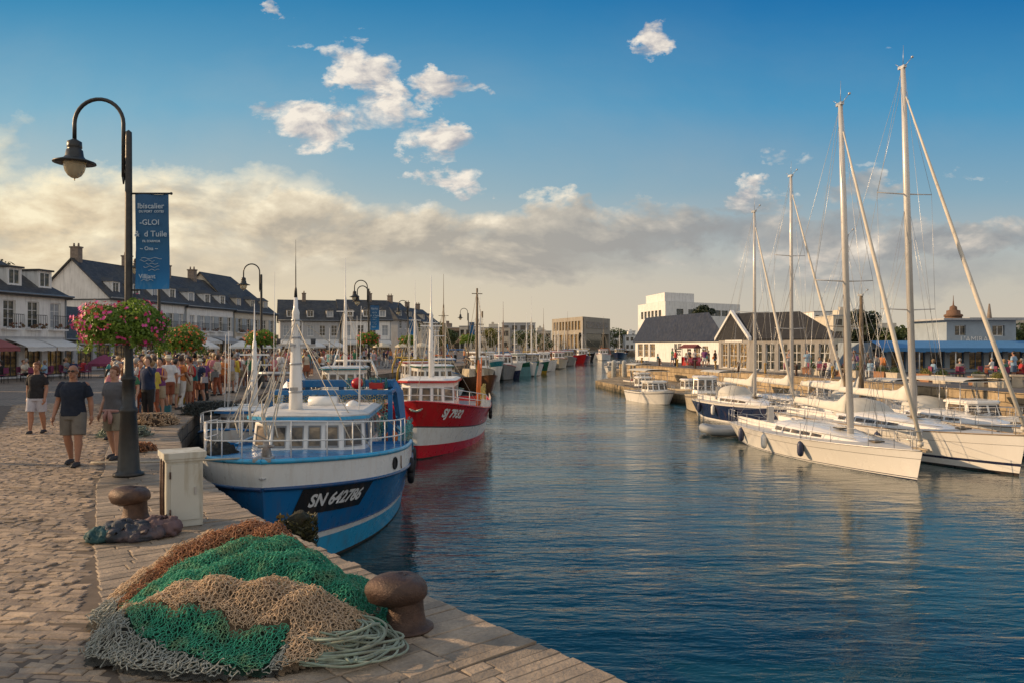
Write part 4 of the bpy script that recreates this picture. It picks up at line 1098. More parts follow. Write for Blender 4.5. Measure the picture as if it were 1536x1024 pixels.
par_r.location = (-30.3,41.5,0); par_r['label'] = 'faded red parasol by the left edge of the picture'
par_p.location = (-27.9,52.5,0); par_p['label'] = 'small plum coloured parasol half closed behind the man in navy shirt'
def make_chair():
    t = thing('cafe_chair','x','chair')
    a = MB(); a.box((0,0,.45),(.42,.42,.04)); a.build('seat', plum, t)
    a = MB(); a.box((0,.20,.70),(.42,.03,.34)); a.build('backrest', plum, t)
    for x,y_ in ((-.18,-.18),(.18,-.18),(-.18,.19),(.18,.19)):
        a = MB(); a.cyl((x,y_,0),(x,y_,.45 if y_<0 else .8),.015,n=6); a.build('leg', rail_m, t)
    return t
def make_table():
    t = thing('cafe_table','x','table')
    a = MB(); a.lathe([(.36,.70),(.37,.72),(.36,.74)],n=16); a.build('table_top', old_wood, t)
    a = MB(); a.cyl((0,0,0),(0,0,.70),.03,n=8); a.lathe([(.22,0),(.2,.03)],n=12); a.build('pedestal', rail_m, t); return t
ch0, tb0 = make_chair(), make_table()
tabs = [(-29.6,43.5),(-28.2,45.2),(-29.4,47.5),(-27.7,48.6),(-28.9,50.7),(-27.3,53.0),(-26.4,56.5),(-26.2,60),(-25.4,64)]
tl_ = ['by the left picture edge','left of the woman in black shirt','behind the head of the woman in black shirt','between the two walking adults','behind the man in navy shirt','under the plum parasol','right of the plum parasol','before the low cafe, left','before the low cafe, right']
k = 0
for i,(x,y_) in enumerate(tabs):
    put(tb0, (x,y_,0), f'round cafe table {tl_[i]}', 'round cafe tables')
    for j in range(3):
        a_ = j*2.1+i; put(ch0, (x+.7*math.cos(a_), y_+.7*math.sin(a_), 0), f'{["near","middle","far"][j]} plum cafe chair at the table {tl_[i]}', 'plum cafe chairs', a_-math.pi/2)

# ------------------------------------------------------------ trees
bark = M('tree_bark', (.09,.07,.05), .9, var=.4, scale=5, bmp=.6)
def tree(loc, label, h_, r_, lm, n=2600, cat='tree', group=None, ls=.16, name='tree', squash=.8):
    t = thing(name, label, cat, loc, 0, group); th = h_-r_*squash
    a = MB(); a.tube([(0,0,0),(.05*h_*.2,0,h_*.3),(0,0.02,th)],[.05*h_*.5,.035*h_*.6,.02*h_*.5],8)
    cen = []
    for i in range(14):
        d = Vector(rng.normal(0,1,3)); d.normalize(); c = Vector((d.x*r_*.62,d.y*r_*.62,th+d.z*r_*squash*.6)); cen.append(c)
        if i < 7: a.tube([(0,0,th*.62),(c.x*.5,c.y*.5,th*.62+(c.z-th*.62)*.6),c],[.02*h_*.4,.012*h_*.4,.006*h_*.3],5)
    a.build('trunk', bark, t)
    P_, D_ = [], []
    for i in range(n):
        c = cen[i%14]; d = Vector(rng.normal(0,1,3)); d.normalize(); q = r_*.46*(.55+.45*random.random())
        P_.append((c.x+d.x*q, c.y+d.y*q, c.z+d.z*q*.8)); D_.append((d.x,d.y,d.z+.3))
    V_, F_ = leaf_cloud(np.array(P_), np.array(D_), ls, .6, .6); link('crown', np_mesh('crown', V_, F_, lm), t); return t
tree((-58,88,0),'dark round tree top between the two white houses', 12.5, 3.5, leaf_dark, 3000, ls=.22)
tree((-64,92,0),'second dark tree top beside the gabled wall', 11.6, 3.2, leaf_dark, 2600, ls=.22)
tree((-21.5,158,0),'yellow green tree at the end of the left houses', 8.2, 2.8, leaf_yel, 2600, ls=.22)
tree((-18.5,190,0),'small yellow tree beyond the left houses', 8, 2.6, leaf_yel, 2000, ls=.24)
for i,(px,D,hh,rr_,lab) in enumerate([(925,310,9,6,'low dark bush right of the concrete museum'),(788,280,9,5,'dark tree before the blocks left of the museum'),(740,260,8,4,'olive tree before the stepped cream block'),
    (668,210,7,3.5,'small tree right of the last lamp'),(620,200,7.5,3,'pale tree under the last banner'),(815,270,6,4,'bush at the left corner of the museum'),(1000,330,9,5,'bush before the white modern building')]):
    tree(((px-768)/FP*D,D,0), lab, hh, rr_, leaf_yel if i in (2,4) else leaf_tree, 1500, ls=.35)
tree((34.5,75,0),'tall dark cypress like tree behind the wooden masts', 6.4, 1.8, leaf_dark, 3000, ls=.15, squash=1.5)
tree((38.5,78,0),'low bushy tree left of the blue canopy cafe', 4.6, 1.8, leaf_tree, 2200, ls=.15)
tree((43,80,0),'olive shrub behind the blue canopy cafe', 4.6, 1.7, leaf_yel, 2000, ls=.15)
tree((28,112,0),'bushy tree top above the roof of the gabled restaurant', 8.0, 1.6, leaf_dark, 1500, ls=.2)
tree((64,95,0),'dark tree at the right end of the cafe', 5.4, 3, leaf_tree, 2400, ls=.2)
tree((-16.5,15.2,0),'unseen plane tree added to shade the quay, northern one', 5.6, 1.7, leaf_tree, 1700, ls=.15)  # unseen, added to throw dappled shade on the near paving
tree((-14.5,5.4,0),'unseen plane tree added to shade the quay, southern one', 5.8, 2.3, leaf_tree, 2600, ls=.15)  # also added out of sight, for shade across the bottom foreground
# wooded rise far away
hill = MB(); pts = []
nseg = 80
for i in range(nseg+1):
    x = -900+1900*i/nseg
    hh = 6+10*abs(mnoise.noise(Vector((i*.21,1.3,0))))+ (4 if x<0 else 0); pts.append((x, hh))
for i in range(nseg): hill.add([(pts[i][0],900,-1),(pts[i+1][0],900,-1),(pts[i+1][0],960,pts[i+1][1]),(pts[i][0],960,pts[i][1])],[(0,1,2,3)],0,True)
for i in range(nseg): hill.add([(pts[i][0],960,pts[i][1]),(pts[i+1][0],960,pts[i+1][1]),(pts[i+1][0],1500,0),(pts[i][0],1500,0)],[(0,1,2,3)],0,True)
structure('hills', hill, land_m)
# ------------------------------------------------------------ the heap of nets
def ridge(x, y, xc, y0, wx, h_, wy0, wy1, bend, p=.8):
    """one fold: long in x, bending toward the viewer at its ends; steep behind, sloping in front"""
    u = (x-xc)/wx; yk = y0 - bend*u*u
    prof = np.clip(1-u*u, 0, 1)**p
    d = y-yk; wy = np.where(d > 0, wy1, wy0)
    return h_*prof*np.exp(-(d/wy)**2)
def lumps(x, y):
    return .007*np.sin((x+.35*y)*19+np.sin(y*3)*1.5)+.010*np.sin(x*9+y*4)+.016*np.sin(x*17-y*11)+.012*np.sin(y*23+x*7)+.010*np.sin(x*31+1.7)*np.sin(y*27)
def HB(x,y): return ridge(x,y,-2.40,7.00,.90,.47,.48,.28,.80)
def HG(x,y): return np.maximum(ridge(x,y,-2.12,6.60,.92,.40,.42,.24,.60), ridge(x,y,-1.98,6.22,.92,.36,.40,.24,.35))
def HT(x,y): return ridge(x,y,-2.02,5.66,.98,.30,.38,.28,.12,.7)
def foot(x,y):
    u = (x+1.99)/1.13; v_ = (y-6.02)/1.15
    r2 = u*u+v_*v_
    return .10*np.clip(1.05-r2,0,1)**.5
def HH(x,y):
    hb, hg, ht = HB(x,y), HG(x,y), HT(x,y)
    m_ = np.maximum(np.maximum(hb,hg),ht)
    f_ = foot(x,y)
    return np.where(m_+f_ > .012, m_*.96+f_+lumps(x,y)*np.clip((m_+f_)*6,0,1), -.05), hb, hg, ht
def zone(x, y):
    """0 none 1 brown 2 green 3 tan 4 lower green 5 grey rim"""
    H_, hb, hg, ht = HH(x,y)
    inside = H_ > .035
    z = np.where(hb > hg, 1, 2)
    z = np.where((ht > hg*.98)&(ht>hb*.9) | (y<5.45), 3, z)
    wv_ = .06*np.sin(x*4.1+.6)+.03*np.sin(x*11)+.02*np.sin(x*27)
    low = (y < 5.40+wv_-.22*(x+2.0)-.10*np.abs(x+2.1)) & (x < -1.58+wv_*.6)
    z = np.where(low, 4, z)
    rim = ((x+1.99)/1.13)**2+((y-6.02)/1.15)**2
    z = np.where((rim > .82+.14*np.sin(x*7+y*9)) & (y < 6.15) & (x < -1.5), 5, z)
    z = np.where((rim > .97) & (y>=6.15) & (x < -2.3) , 3, z)
    return np.where(inside, z, 0)
def strand_mesh(A, B, r_, sides=3):
    """tubes between point pairs; A,B (n,3)"""
    d = B-A; L_ = np.linalg.norm(d,axis=1,keepdims=True)+1e-9; d = d/L_
    up = np.tile(np.array([[0.,0.,1.]]),(len(A),1)); par = np.abs(d[:,2])>.9; up[par] = (1,0,0)
    a = np.cross(d,up); a /= np.linalg.norm(a,axis=1,keepdims=True)+1e-9; b_ = np.cross(a,d)
    rr_ = r_ if hasattr(r_,'__len__') else np.full(len(A), r_)
    V_ = []
    for P_ in (A,B):
        for k in range(sides):
            th = 2*math.pi*k/sides; V_.append(P_+(a*math.cos(th)+b_*math.sin(th))*rr_[:,None])
    V_ = np.stack(V_,axis=1).reshape(-1,3); base = np.arange(len(A))[:,None]*2*sides
    F_ = [base+np.array([[k,(k+1)%sides,sides+(k+1)%sides,sides+k]]) for k in range(sides)]
    return V_, np.concatenate(F_,axis=0)
def honeycomb(x0, x1, y0, y1, a, ang=0.0):
    """honeycomb vertices and edges in plan"""
    idx = {}; P_ = []; E_ = []
    def vid(p):
        k = (round(p[0]/a*20), round(p[1]/a*20))
        if k not in idx: idx[k] = len(P_); P_.append(p)
        return idx[k]
    w_ = math.sqrt(3)*a; cx = (x0+x1)/2; cy = (y0+y1)/2; S_ = max(x1-x0,y1-y0)*.75
    seen = set(); nj = int(S_/(1.5*a)); ni = int(S_/w_)
    for j in range(-nj, nj+1):
        for i in range(-ni, ni+1):
            hx = i*w_+(w_/2 if j%2 else 0); hy = j*1.5*a
            c = [vid((hx+a*math.cos(R(30+60*k)), hy+a*math.sin(R(30+60*k)))) for k in range(6)]
            for k in range(6):
                e = (min(c[k],c[(k+1)%6]), max(c[k],c[(k+1)%6]))
                if e not in seen: seen.add(e); E_.append(e)
    P_ = np.array(P_); ca, sa = math.cos(ang), math.sin(ang)
    return np.stack([P_[:,0]*ca-P_[:,1]*sa+cx, P_[:,0]*sa+P_[:,1]*ca+cy],1), np.array(E_)
def twine(name, c1, c2, dirt=(.10,.085,.06)):
    m, nt, b = nt_new(name); g = N(nt,'ShaderNodeNewGeometry'); tc = N(nt,'ShaderNodeTexCoord')
    base = mix(nt, g.outputs['Random Per Island'], c1, c2)
    n1 = noise(nt, tc.outputs['Object'], 5.0, 5, .6)
    nt.links.new(mix(nt, ramp(nt, n1, [(.5,0.),(.68,.6)]), base, dirt), b.inputs['Base Color']); b.inputs['Roughness'].default_value = .75
    b.inputs['Sheen Weight'].default_value = .2
    return m
tw_brown = twine('brown_net_twine', (.24,.085,.035), (.48,.21,.08), (.16,.07,.035))
tw_green = twine('green_net_twine', (.008,.21,.12), (.03,.42,.25), (.30,.32,.13))
tw_tan = twine('tan_net_twine', (.50,.34,.20), (.70,.52,.34), (.38,.27,.17))
tw_grey = twine('grey_net_twine', (.22,.25,.22), (.42,.42,.37), (.16,.15,.12))
tw_gg = twine('grey_green_rope', (.16,.22,.17), (.30,.36,.28), (.14,.12,.08))
for m_ in (tw_brown, tw_green, tw_tan, tw_grey): pass
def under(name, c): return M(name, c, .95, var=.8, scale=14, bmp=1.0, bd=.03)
def net(name, label, zid, tw, uc, a, layers, r_, lift, jit, bounds=(-3.6,-.6,4.5,7.9), fuzz=0):
    t = thing(name, label, 'fishing net', (-2.1,6.0,0), 0, 'fishing nets heaped on the quay')
    off = np.array([-2.1,6.0,0])
    # bulk of folded net under the top meshes
    st = .02; xs = np.arange(bounds[0],bounds[1],st); ys = np.arange(bounds[2],bounds[3],st); XX,YY = np.meshgrid(xs,ys)
    H_,_,_,_ = HH(XX,YY); Z_ = zone(XX,YY)
    dz = np.zeros_like(H_)
    for s_,a_ in ((40,.010),(75,.008)): dz += a_*np.sin(XX*s_+np.sin(YY*s_*.7)*2)*np.sin(YY*s_*.9+np.cos(XX*s_*.8)*2)
    nyy, nxx = XX.shape; ids = np.arange(nyy*nxx).reshape(nyy,nxx)
    q = (Z_[:-1,:-1]==zid)|(Z_[1:,1:]==zid)|(Z_[1:,:-1]==zid)|(Z_[:-1,1:]==zid)
    q &= (H_[:-1,:-1]>.03)&(H_[1:,1:]>.03)&(H_[1:,:-1]>.03)&(H_[:-1,1:]>.03)
    F_ = np.stack([ids[:-1,:-1][q],ids[:-1,1:][q],ids[1:,1:][q],ids[1:,:-1][q]],1)
    V_ = np.stack([XX.ravel(),YY.ravel(),(H_+dz-.03+lift*.5).ravel()],1)-off
    us, inv = np.unique(F_.ravel(), return_inverse=True)
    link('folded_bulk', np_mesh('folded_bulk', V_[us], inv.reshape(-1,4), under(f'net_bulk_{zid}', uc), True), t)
    AA, BB = [], []
    for l_ in range(layers):
        P_, E_ = honeycomb(*bounds, a*(1+.15*l_), rng.random()*1.0)
        # stretch the meshes along a drifting direction, as hanging net does
        x, y_ = P_[:,0], P_[:,1]
        x = x+.05*np.sin(y_*6+l_)+rng.normal(0,a*jit,len(x)); y_ = y_+.06*np.sin(x*5+l_*2)+rng.normal(0,a*jit,len(x))
        H_,_,_,_ = HH(x,y_); Z_ = zone(x,y_)
        h_ = H_+lift+.010*l_+rng.random(len(x))*a*.55+.006*np.sin(x*60+l_)*np.sin(y_*55)
        Q = np.stack([x,y_,h_],1)
        ok = (Z_[E_[:,0]]==zid)&(Z_[E_[:,1]]==zid)
        e = E_[ok]; A_, B_ = Q[e[:,0]], Q[e[:,1]]
        # long steep strands: split once so that they sag
        mid = (A_+B_)/2 + rng.normal(0,a*.12,A_.shape); mid[:,2] -= a*.05
        AA += [A_,mid]; BB += [mid,B_]
    A_, B_ = np.concatenate(AA), np.concatenate(BB)
    if fuzz:
        # loose curls of twine standing off the surface
        n = fuzz; x = bounds[0]+rng.random(n)*(bounds[1]-bounds[0]); y_ = bounds[2]+rng.random(n)*(bounds[3]-bounds[2])
        k = zone(x,y_)==zid; x, y_ = x[k], y_[k]
        p_ = np.stack([x,y_,HH(x,y_)[0]+lift],1); v_ = rng.normal(0,1,p_.shape)*np.array([1,1,.5]); ln = a*.9
        for s_ in range(5):
            v_ = v_+rng.normal(0,.9,v_.shape); v_ /= np.linalg.norm(v_,axis=1,keepdims=True)
            q_ = p_+v_*ln; hh = HH(q_[:,0],q_[:,1])[0]+lift; hh = np.maximum(hh, .004); q_[:,2] = np.clip(q_[:,2], hh-.01, hh+.05)
            A_ = np.concatenate([A_,p_]); B_ = np.concatenate([B_,q_]); p_ = q_
    V_, F_ = strand_mesh(A_-off, B_-off, r_*(.8+.5*rng.random(len(A_))))
    link('meshes', np_mesh('meshes', V_, F_, tw, True), t)
    return t
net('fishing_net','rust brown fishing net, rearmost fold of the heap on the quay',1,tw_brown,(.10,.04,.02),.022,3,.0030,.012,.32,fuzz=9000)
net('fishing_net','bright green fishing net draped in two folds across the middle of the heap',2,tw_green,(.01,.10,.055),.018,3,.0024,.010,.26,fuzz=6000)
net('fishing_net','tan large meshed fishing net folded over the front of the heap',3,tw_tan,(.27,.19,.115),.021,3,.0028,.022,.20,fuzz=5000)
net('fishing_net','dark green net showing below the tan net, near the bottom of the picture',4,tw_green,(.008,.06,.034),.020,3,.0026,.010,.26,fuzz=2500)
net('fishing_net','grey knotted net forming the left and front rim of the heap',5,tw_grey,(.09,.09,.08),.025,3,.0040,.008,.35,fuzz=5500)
# coil of grey green rope
t = thing('rope_coil','loose coil of pale grey green rope at the right foot of the net heap','rope',(-1.22,5.42,0))
c = MB()
for k in range(30):
    pts = []; r0 = .07+.0115*k*(1+random.uniform(-.2,.2)); ex = 1.12+random.uniform(-.14,.14); z0 = .03+.10*math.exp(-((k-10)/9)**2)+random.uniform(0,.03); ph = random.random()*6; cx, cy = random.uniform(-.03,.03), random.uniform(-.03,.03)
    for i in range(49):
        th = 2*math.pi*i/48*1.02+ph; rr_ = r0*(1+.09*math.sin(2*th+k*1.7)+.07*math.sin(3*th+k)+.05*math.sin(5*th+2*k))
        pts.append((cx+rr_*ex*math.cos(th), cy+rr_*.92*math.sin(th), max(.014, z0*(1-.25*math.sin(2*th+k))-(.0))))
    c.tube(pts, .0078+random.random()*.003, 6)
for k in range(8):
    p = [Vector((random.uniform(-.3,.3),random.uniform(-.25,.2),.05))]; d = Vector((random.uniform(-1,1),random.uniform(-1,.5),0)).normalized()
    for i in range(16):
        d.rotate(Matrix.Rotation(random.uniform(-.5,.5),3,'Z')); q = p[-1]+d*.045
        if q.xy.length > .42: d = (-q.xy.to_3d()).normalized(); q = p[-1]+d*.045
        q.z = .05+.10*max(0,1-q.xy.length/.3)+random.uniform(0,.02); p.append(q)
    c.tube(p, .009, 5)
c.build('coils', tw_gg, t)
# strand bumps for the coil
# dark tarpaulin bundle and small nets behind
tarp = M('blue_grey_tarpaulin', (.028,.038,.055), .6, var=.5, scale=6, bmp=.6, bd=.02, stain=(.20,.12,.11), stain_amt=.5)
t = thing('tarpaulin_bundle','crumpled dark blue tarpaulin bundle at the foot of the smaller bollard','tarpaulin',(-4.25,8.55,0))
def lump(name, parent, c, r_, mat, amp=.06, sc=7, n=64, m_=34, loc=None):
    a = MB(); a.ball(c, r_, n, m_); me = a.mesh(name, mat)
    for v_ in me.vertices:
        f = mnoise.noise(v_.co*sc)*amp + mnoise.noise(v_.co*sc*2.7)*amp*.5 + abs(mnoise.noise(v_.co*sc*1.3+Vector((4,4,4))))*amp
        p_ = v_.co*sc*1.9; p_.z *= .6; f -= (1-abs(mnoise.noise(p_+Vector((9,1,2))))*3.2)**3*amp*.35 if abs(mnoise.noise(p_+Vector((9,1,2))))<.31 else 0
        v_.co += v_.normal*f
        if v_.co.z < .004: v_.co.z = .004
    return link(name, me, parent, loc)
t.scale = (.82,.82,.85)
lump('folds', t, (0,0,.06), (.46,.30,.15), tarp, .07, 5)
lump('folds', t, (.32,.18,.08), (.28,.22,.16), M('pinkish_cloth',(.13,.085,.09),.85,var=.4,scale=6,bmp=.6), .06, 6)
lump('folds', t, (-.30,-.14,.05), (.24,.18,.12), M('teal_cloth',(.02,.075,.085),.8,var=.5,scale=8,bmp=.6), .06, 7)
def net_pile(loc, r_, h_, tw, uc, label, n=900, rs=.012):
    t = thing('net_pile', label, 'net', loc)
    lump('folded_bulk', t, (0,0,h_*.2), (r_,r_*.8,h_*.8), under('pile_'+label[:8], uc), r_*.12, 3/r_, 22, 10)
    c = MB()
    A_, B_ = [], []
    p_ = rng.normal(0,1,(n,3)); p_[:,2] = np.abs(p_[:,2]); p_ /= np.linalg.norm(p_,axis=1,keepdims=True); p_ = p_*np.array([r_,r_*.8,h_])*1.02
    v_ = rng.normal(0,1,p_.shape)
    for s_ in range(4):
        v_ += rng.normal(0,.9,v_.shape); v_ /= np.linalg.norm(v_,axis=1,keepdims=True); q_ = p_+v_*r_*.10; q_[:,2] = np.clip(q_[:,2],.01,h_*1.1); A_.append(p_); B_.append(q_); p_ = q_
    V_, F_ = strand_mesh(np.concatenate(A_),np.concatenate(B_),rs); link('twine', np_mesh('twine',V_,F_,tw,True), t); return t
net_pile(at(318,620)+Vector((0,0,0)), .75, .35, twine('black_twine',(.012,.02,.02),(.03,.05,.045)), (.015,.02,.02), 'low dark net pile on the quay edge before the seated crowd')
net_pile((-7.6,15.6,0), .30, .16, tw_brown, (.06,.03,.02), 'small brown net scrap on the slabs right of the near lamp foot', 400)
net_pile((-9.2,18.2,0), .5, .2, tw_gg, (.06,.07,.06), 'grey rope pile on the slabs behind the near lamp foot', 600)
net_pile((-9.7,20.8,0), .55, .28, tw_tan, (.09,.06,.04), 'tan net pile among the sitting people', 600)
# thin lines trailing over the slabs
t = thing('mooring_line','thin weedy line trailing over the slabs right of the green net','rope',(0,0,0))
c = MB()
for k in range(5):
    p = []; x, y_ = -1.98+k*.05, 6.98-k*.05
    for i in range(20):
        x += .035+.012*math.sin(i*.7+k*2); y_ += -.012+.035*math.sin(i*.5+k); p.append((x,y_,.016))
    c.tube(p, .006, 5)
c.build('line', tw_gg, t)
# ------------------------------------------------------------ boats. local frame: +x bow, +y port, z up from the waterline
def paint(name, c, r_=.34): return M(name, c, r_, var=.14, scale=1.6, bmp=.12, stain=(c[0]*.3+.10,c[1]*.3+.055,c[2]*.3+.03), stain_amt=.42, streak=True, coat=.15)
P_blue = paint('mid_blue_hull_paint',(.006,.15,.40)); P_deep = paint('deep_blue_hull_paint',(.004,.06,.19)); P_light = paint('light_blue_hull_paint',(.04,.38,.66)); P_red = paint('red_hull_paint',(.50,.010,.014)); P_white = white_paint
P_boot = M('weedy_boot_top',(.035,.026,.018),.8,var=.5,scale=5,bmp=.6); P_green = paint('green_hull_paint',(.015,.12,.07)); P_teal = paint('teal_hull_paint',(.02,.19,.24)); P_navy = paint('navy_hull_paint',(.010,.022,.07)); P_black = paint('black_hull_paint',(.015,.015,.018)); P_dred = paint('dark_red_hull_paint',(.18,.02,.02)); P_aqua = paint('aqua_hull_paint',(.20,.42,.45)); P_yel = paint('yellow_paint',(.45,.30,.03)); P_brown = paint('brown_paint',(.16,.07,.03)); P_cream = paint('cream_paint',(.55,.48,.36)); P_grey = paint('grey_deck_paint',(.24,.26,.27),.7)
P_orange = paint('orange_paint',(.5,.13,.02))
class Hull:
    ex = .62
    def __init__(s, Ln, B, zb, zm, zs, flare=.55, full=2.4, rake=.7, stern=.82, wl_st=.86):
        s.L, s.B, s.zb, s.zm, s.zs, s.flare, s.full, s.rake, s.stern, s.wl_st = Ln, B/2, zb, zm, zs, flare, full, rake, stern, wl_st
    def beam(s, t):
        m_ = .50
        if t > m_: u = (t-m_)/(1-m_); return s.B*max(0.0, 1-u**s.full)**s.ex
        u = (m_-t)/m_; return s.B*(1-(1-s.stern)*u*u)
    def sheer(s, t):
        if t > .4: u = (t-.4)/.6; return s.zm+(s.zb-s.zm)*u**1.8
        u = (.4-t)/.4; return s.zm+(s.zs-s.zm)*u*u
    def pt(s, t, v, side=1, out=0.0, ztop=None):
        """v 0 = under water, 1 = sheer; heights follow the sheer"""
        zt = s.sheer(t) if ztop is None else ztop
        z = -.35+(zt+.35)*v
        # flare: waterline narrower towards the bow
        wlr = s.wl_st*(1-(1-s.flare)*max(0,(t-.25)/.75)**1.6)
        q = max(0,min(1,v)); k = wlr+(1-wlr)*q**1.35
        if v > 1: k = 1+.02*(v-1)
        b_ = s.beam(t)*k
        x = -s.L/2+s.L*t - s.rake*(1-v)*max(0,(t-.45)/.55)**2.0 + (.25*(1-v))*max(0,(.12-t)/.12)
        b_ = max(b_, 0.0)
        return Vector((x, side*(b_+out), z))
    def grid(s, v0, v1, nv, nt_=40, t0=0.0, t1=1.0, out=0.0, mi=0, mb_=None, f=None):
        mb_ = mb_ or MB()
        ts = [t0+(t1-t0)*(1-(1-i/nt_)**1.35) for i in range(nt_+1)]
        for side in (1,-1):
            rings = []
            for j in range(nv+1):
                rings.append([tuple(s.pt(t, (v0(t) if callable(v0) else v0)+((v1(t) if callable(v1) else v1)-(v0(t) if callable(v0) else v0))*j/nv, side, out)) for t in ts])
            n = len(ts); vs = [p for r_ in rings for p in r_]; fs = []
            for j in range(nv):
                for i in range(n-1):
                    q = (j*n+i, j*n+i+1, (j+1)*n+i+1, (j+1)*n+i)
                    fs.append(q if side < 0 else q[::-1])
            mb_.add(vs, fs, mi, True)
        return mb_
    def transom(s, v0, v1, mi, mb_, t=0.0):
        a = [s.pt(t,v0,-1), s.pt(t,v0,1), s.pt(t,v1,1), s.pt(t,v1,-1)]
        mb_.add(a, [(3,2,1,0)], mi, False)
    def deck(s, v, t0, t1, mb_, mi=0, inset=.03, camber=.05, n=24):
        ts = [t0+(t1-t0)*i/n for i in range(n+1)]; vs = []; fs = []
        for t in ts:
            a = s.pt(t,v,1); b_ = max(abs(a.y)-inset,0.0)
            vs += [(a.x,-b_,a.z),(a.x,0,a.z+camber),(a.x,b_,a.z)]
        for i in range(n):
            o = i*3; fs += [(o,o+3,o+4,o+1),(o+1,o+4,o+5,o+2)]
        mb_.add(vs, fs, mi, False)
def hull_text(h_, body, size, t_c, v_c, side, parent, mat, shear=.25, plate=None, bold=.01, pad=.10, ph=1.4):
    me = text_mesh(body, size, shear, bold=bold)
    arc_t = [i/400 for i in range(401)]; arc_s = [0.0]
    for i in range(400): arc_s.append(arc_s[-1]+(h_.pt(arc_t[i+1],v_c,side)-h_.pt(arc_t[i],v_c,side)).length)
    s_c = float(np.interp(t_c, arc_t, arc_s)); sgn_ = -1 if side > 0 else 1
    def onto(x, y_, out):
        t = float(np.interp(s_c + sgn_*x, arc_s, arc_t))
        zt = h_.sheer(t)+.35
        p_ = h_.pt(t, v_c, side); dv = y_/zt
        q = h_.pt(t, v_c+dv, side)
        e = .01; n_ = (h_.pt(min(t+e,1),v_c+dv,side)-h_.pt(t-e,v_c+dv,side)).cross(h_.pt(t,v_c+dv+e,side)-h_.pt(t,v_c+dv-e,side)); n_.normalize()
        if n_.y*side < 0: n_ = -n_
        return q+n_*out
    for v_ in me.vertices:
        v_.co = onto(v_.co.x, v_.co.y, .022)
    me.materials.append(mat); me.update()
    bmx = bmesh.new(); bmx.from_mesh(me); 
    bmx.to_mesh(me); bmx.free()
    o = link('registration_number', me, parent)
    if plate:
        wd = plate[1]; hg = size*ph; nx_, ny = 24, 4; vs = []; fs = []
        for j in range(ny+1):
            for i in range(nx_+1):
                x = -wd/2+wd*i/nx_; y_ = -hg/2+hg*j/ny
                vs.append(tuple(onto(x+y_*.35, y_, .010)))
        for j in range(ny):
            for i in range(nx_): fs.append((j*(nx_+1)+i,j*(nx_+1)+i+1,(j+1)*(nx_+1)+i+1,(j+1)*(nx_+1)+i))
        p_ = MB(); p_.add(vs, fs, 0, True); p_.build('number_plate', plate[0], parent)
    return o
def railing(h_, parent, v, t0, t1, height, n, mat, inset=.06, rails=2, r_=.016, z_off=0.0, wrap=True, name='railing', stern=False):
    mb_ = MB(); sides = {}
    for side in (1,-1):
        ps = []
        for i in range(n+1):
            t = t0+(t1-t0)*i/n; p = h_.pt(t, v, side); p.y = side*max(abs(p.y)-inset,.0); p.z += z_off; ps.append(p)
        sides[side] = ps
        for p in ps: mb_.cyl(p, p+Vector((0,0,height)), r_*.85, n=6)
    line = sides[1]+(list(reversed(sides[-1])) if wrap else [])
    for k in range(rails):
        dz = Vector((0,0,height*(k+1)/rails))
        if wrap: mb_.tube([p+dz for p in line], r_, 6)
        else:
            for s_ in (1,-1): mb_.tube([p+dz for p in sides[s_]], r_, 6)
    if stern:
        for k in range(rails): dz = Vector((0,0,height*(k+1)/rails)); mb_.cyl(sides[1][0]+dz, sides[-1][0]+dz, r_, n=6)
    return mb_.build(name, mat, parent)
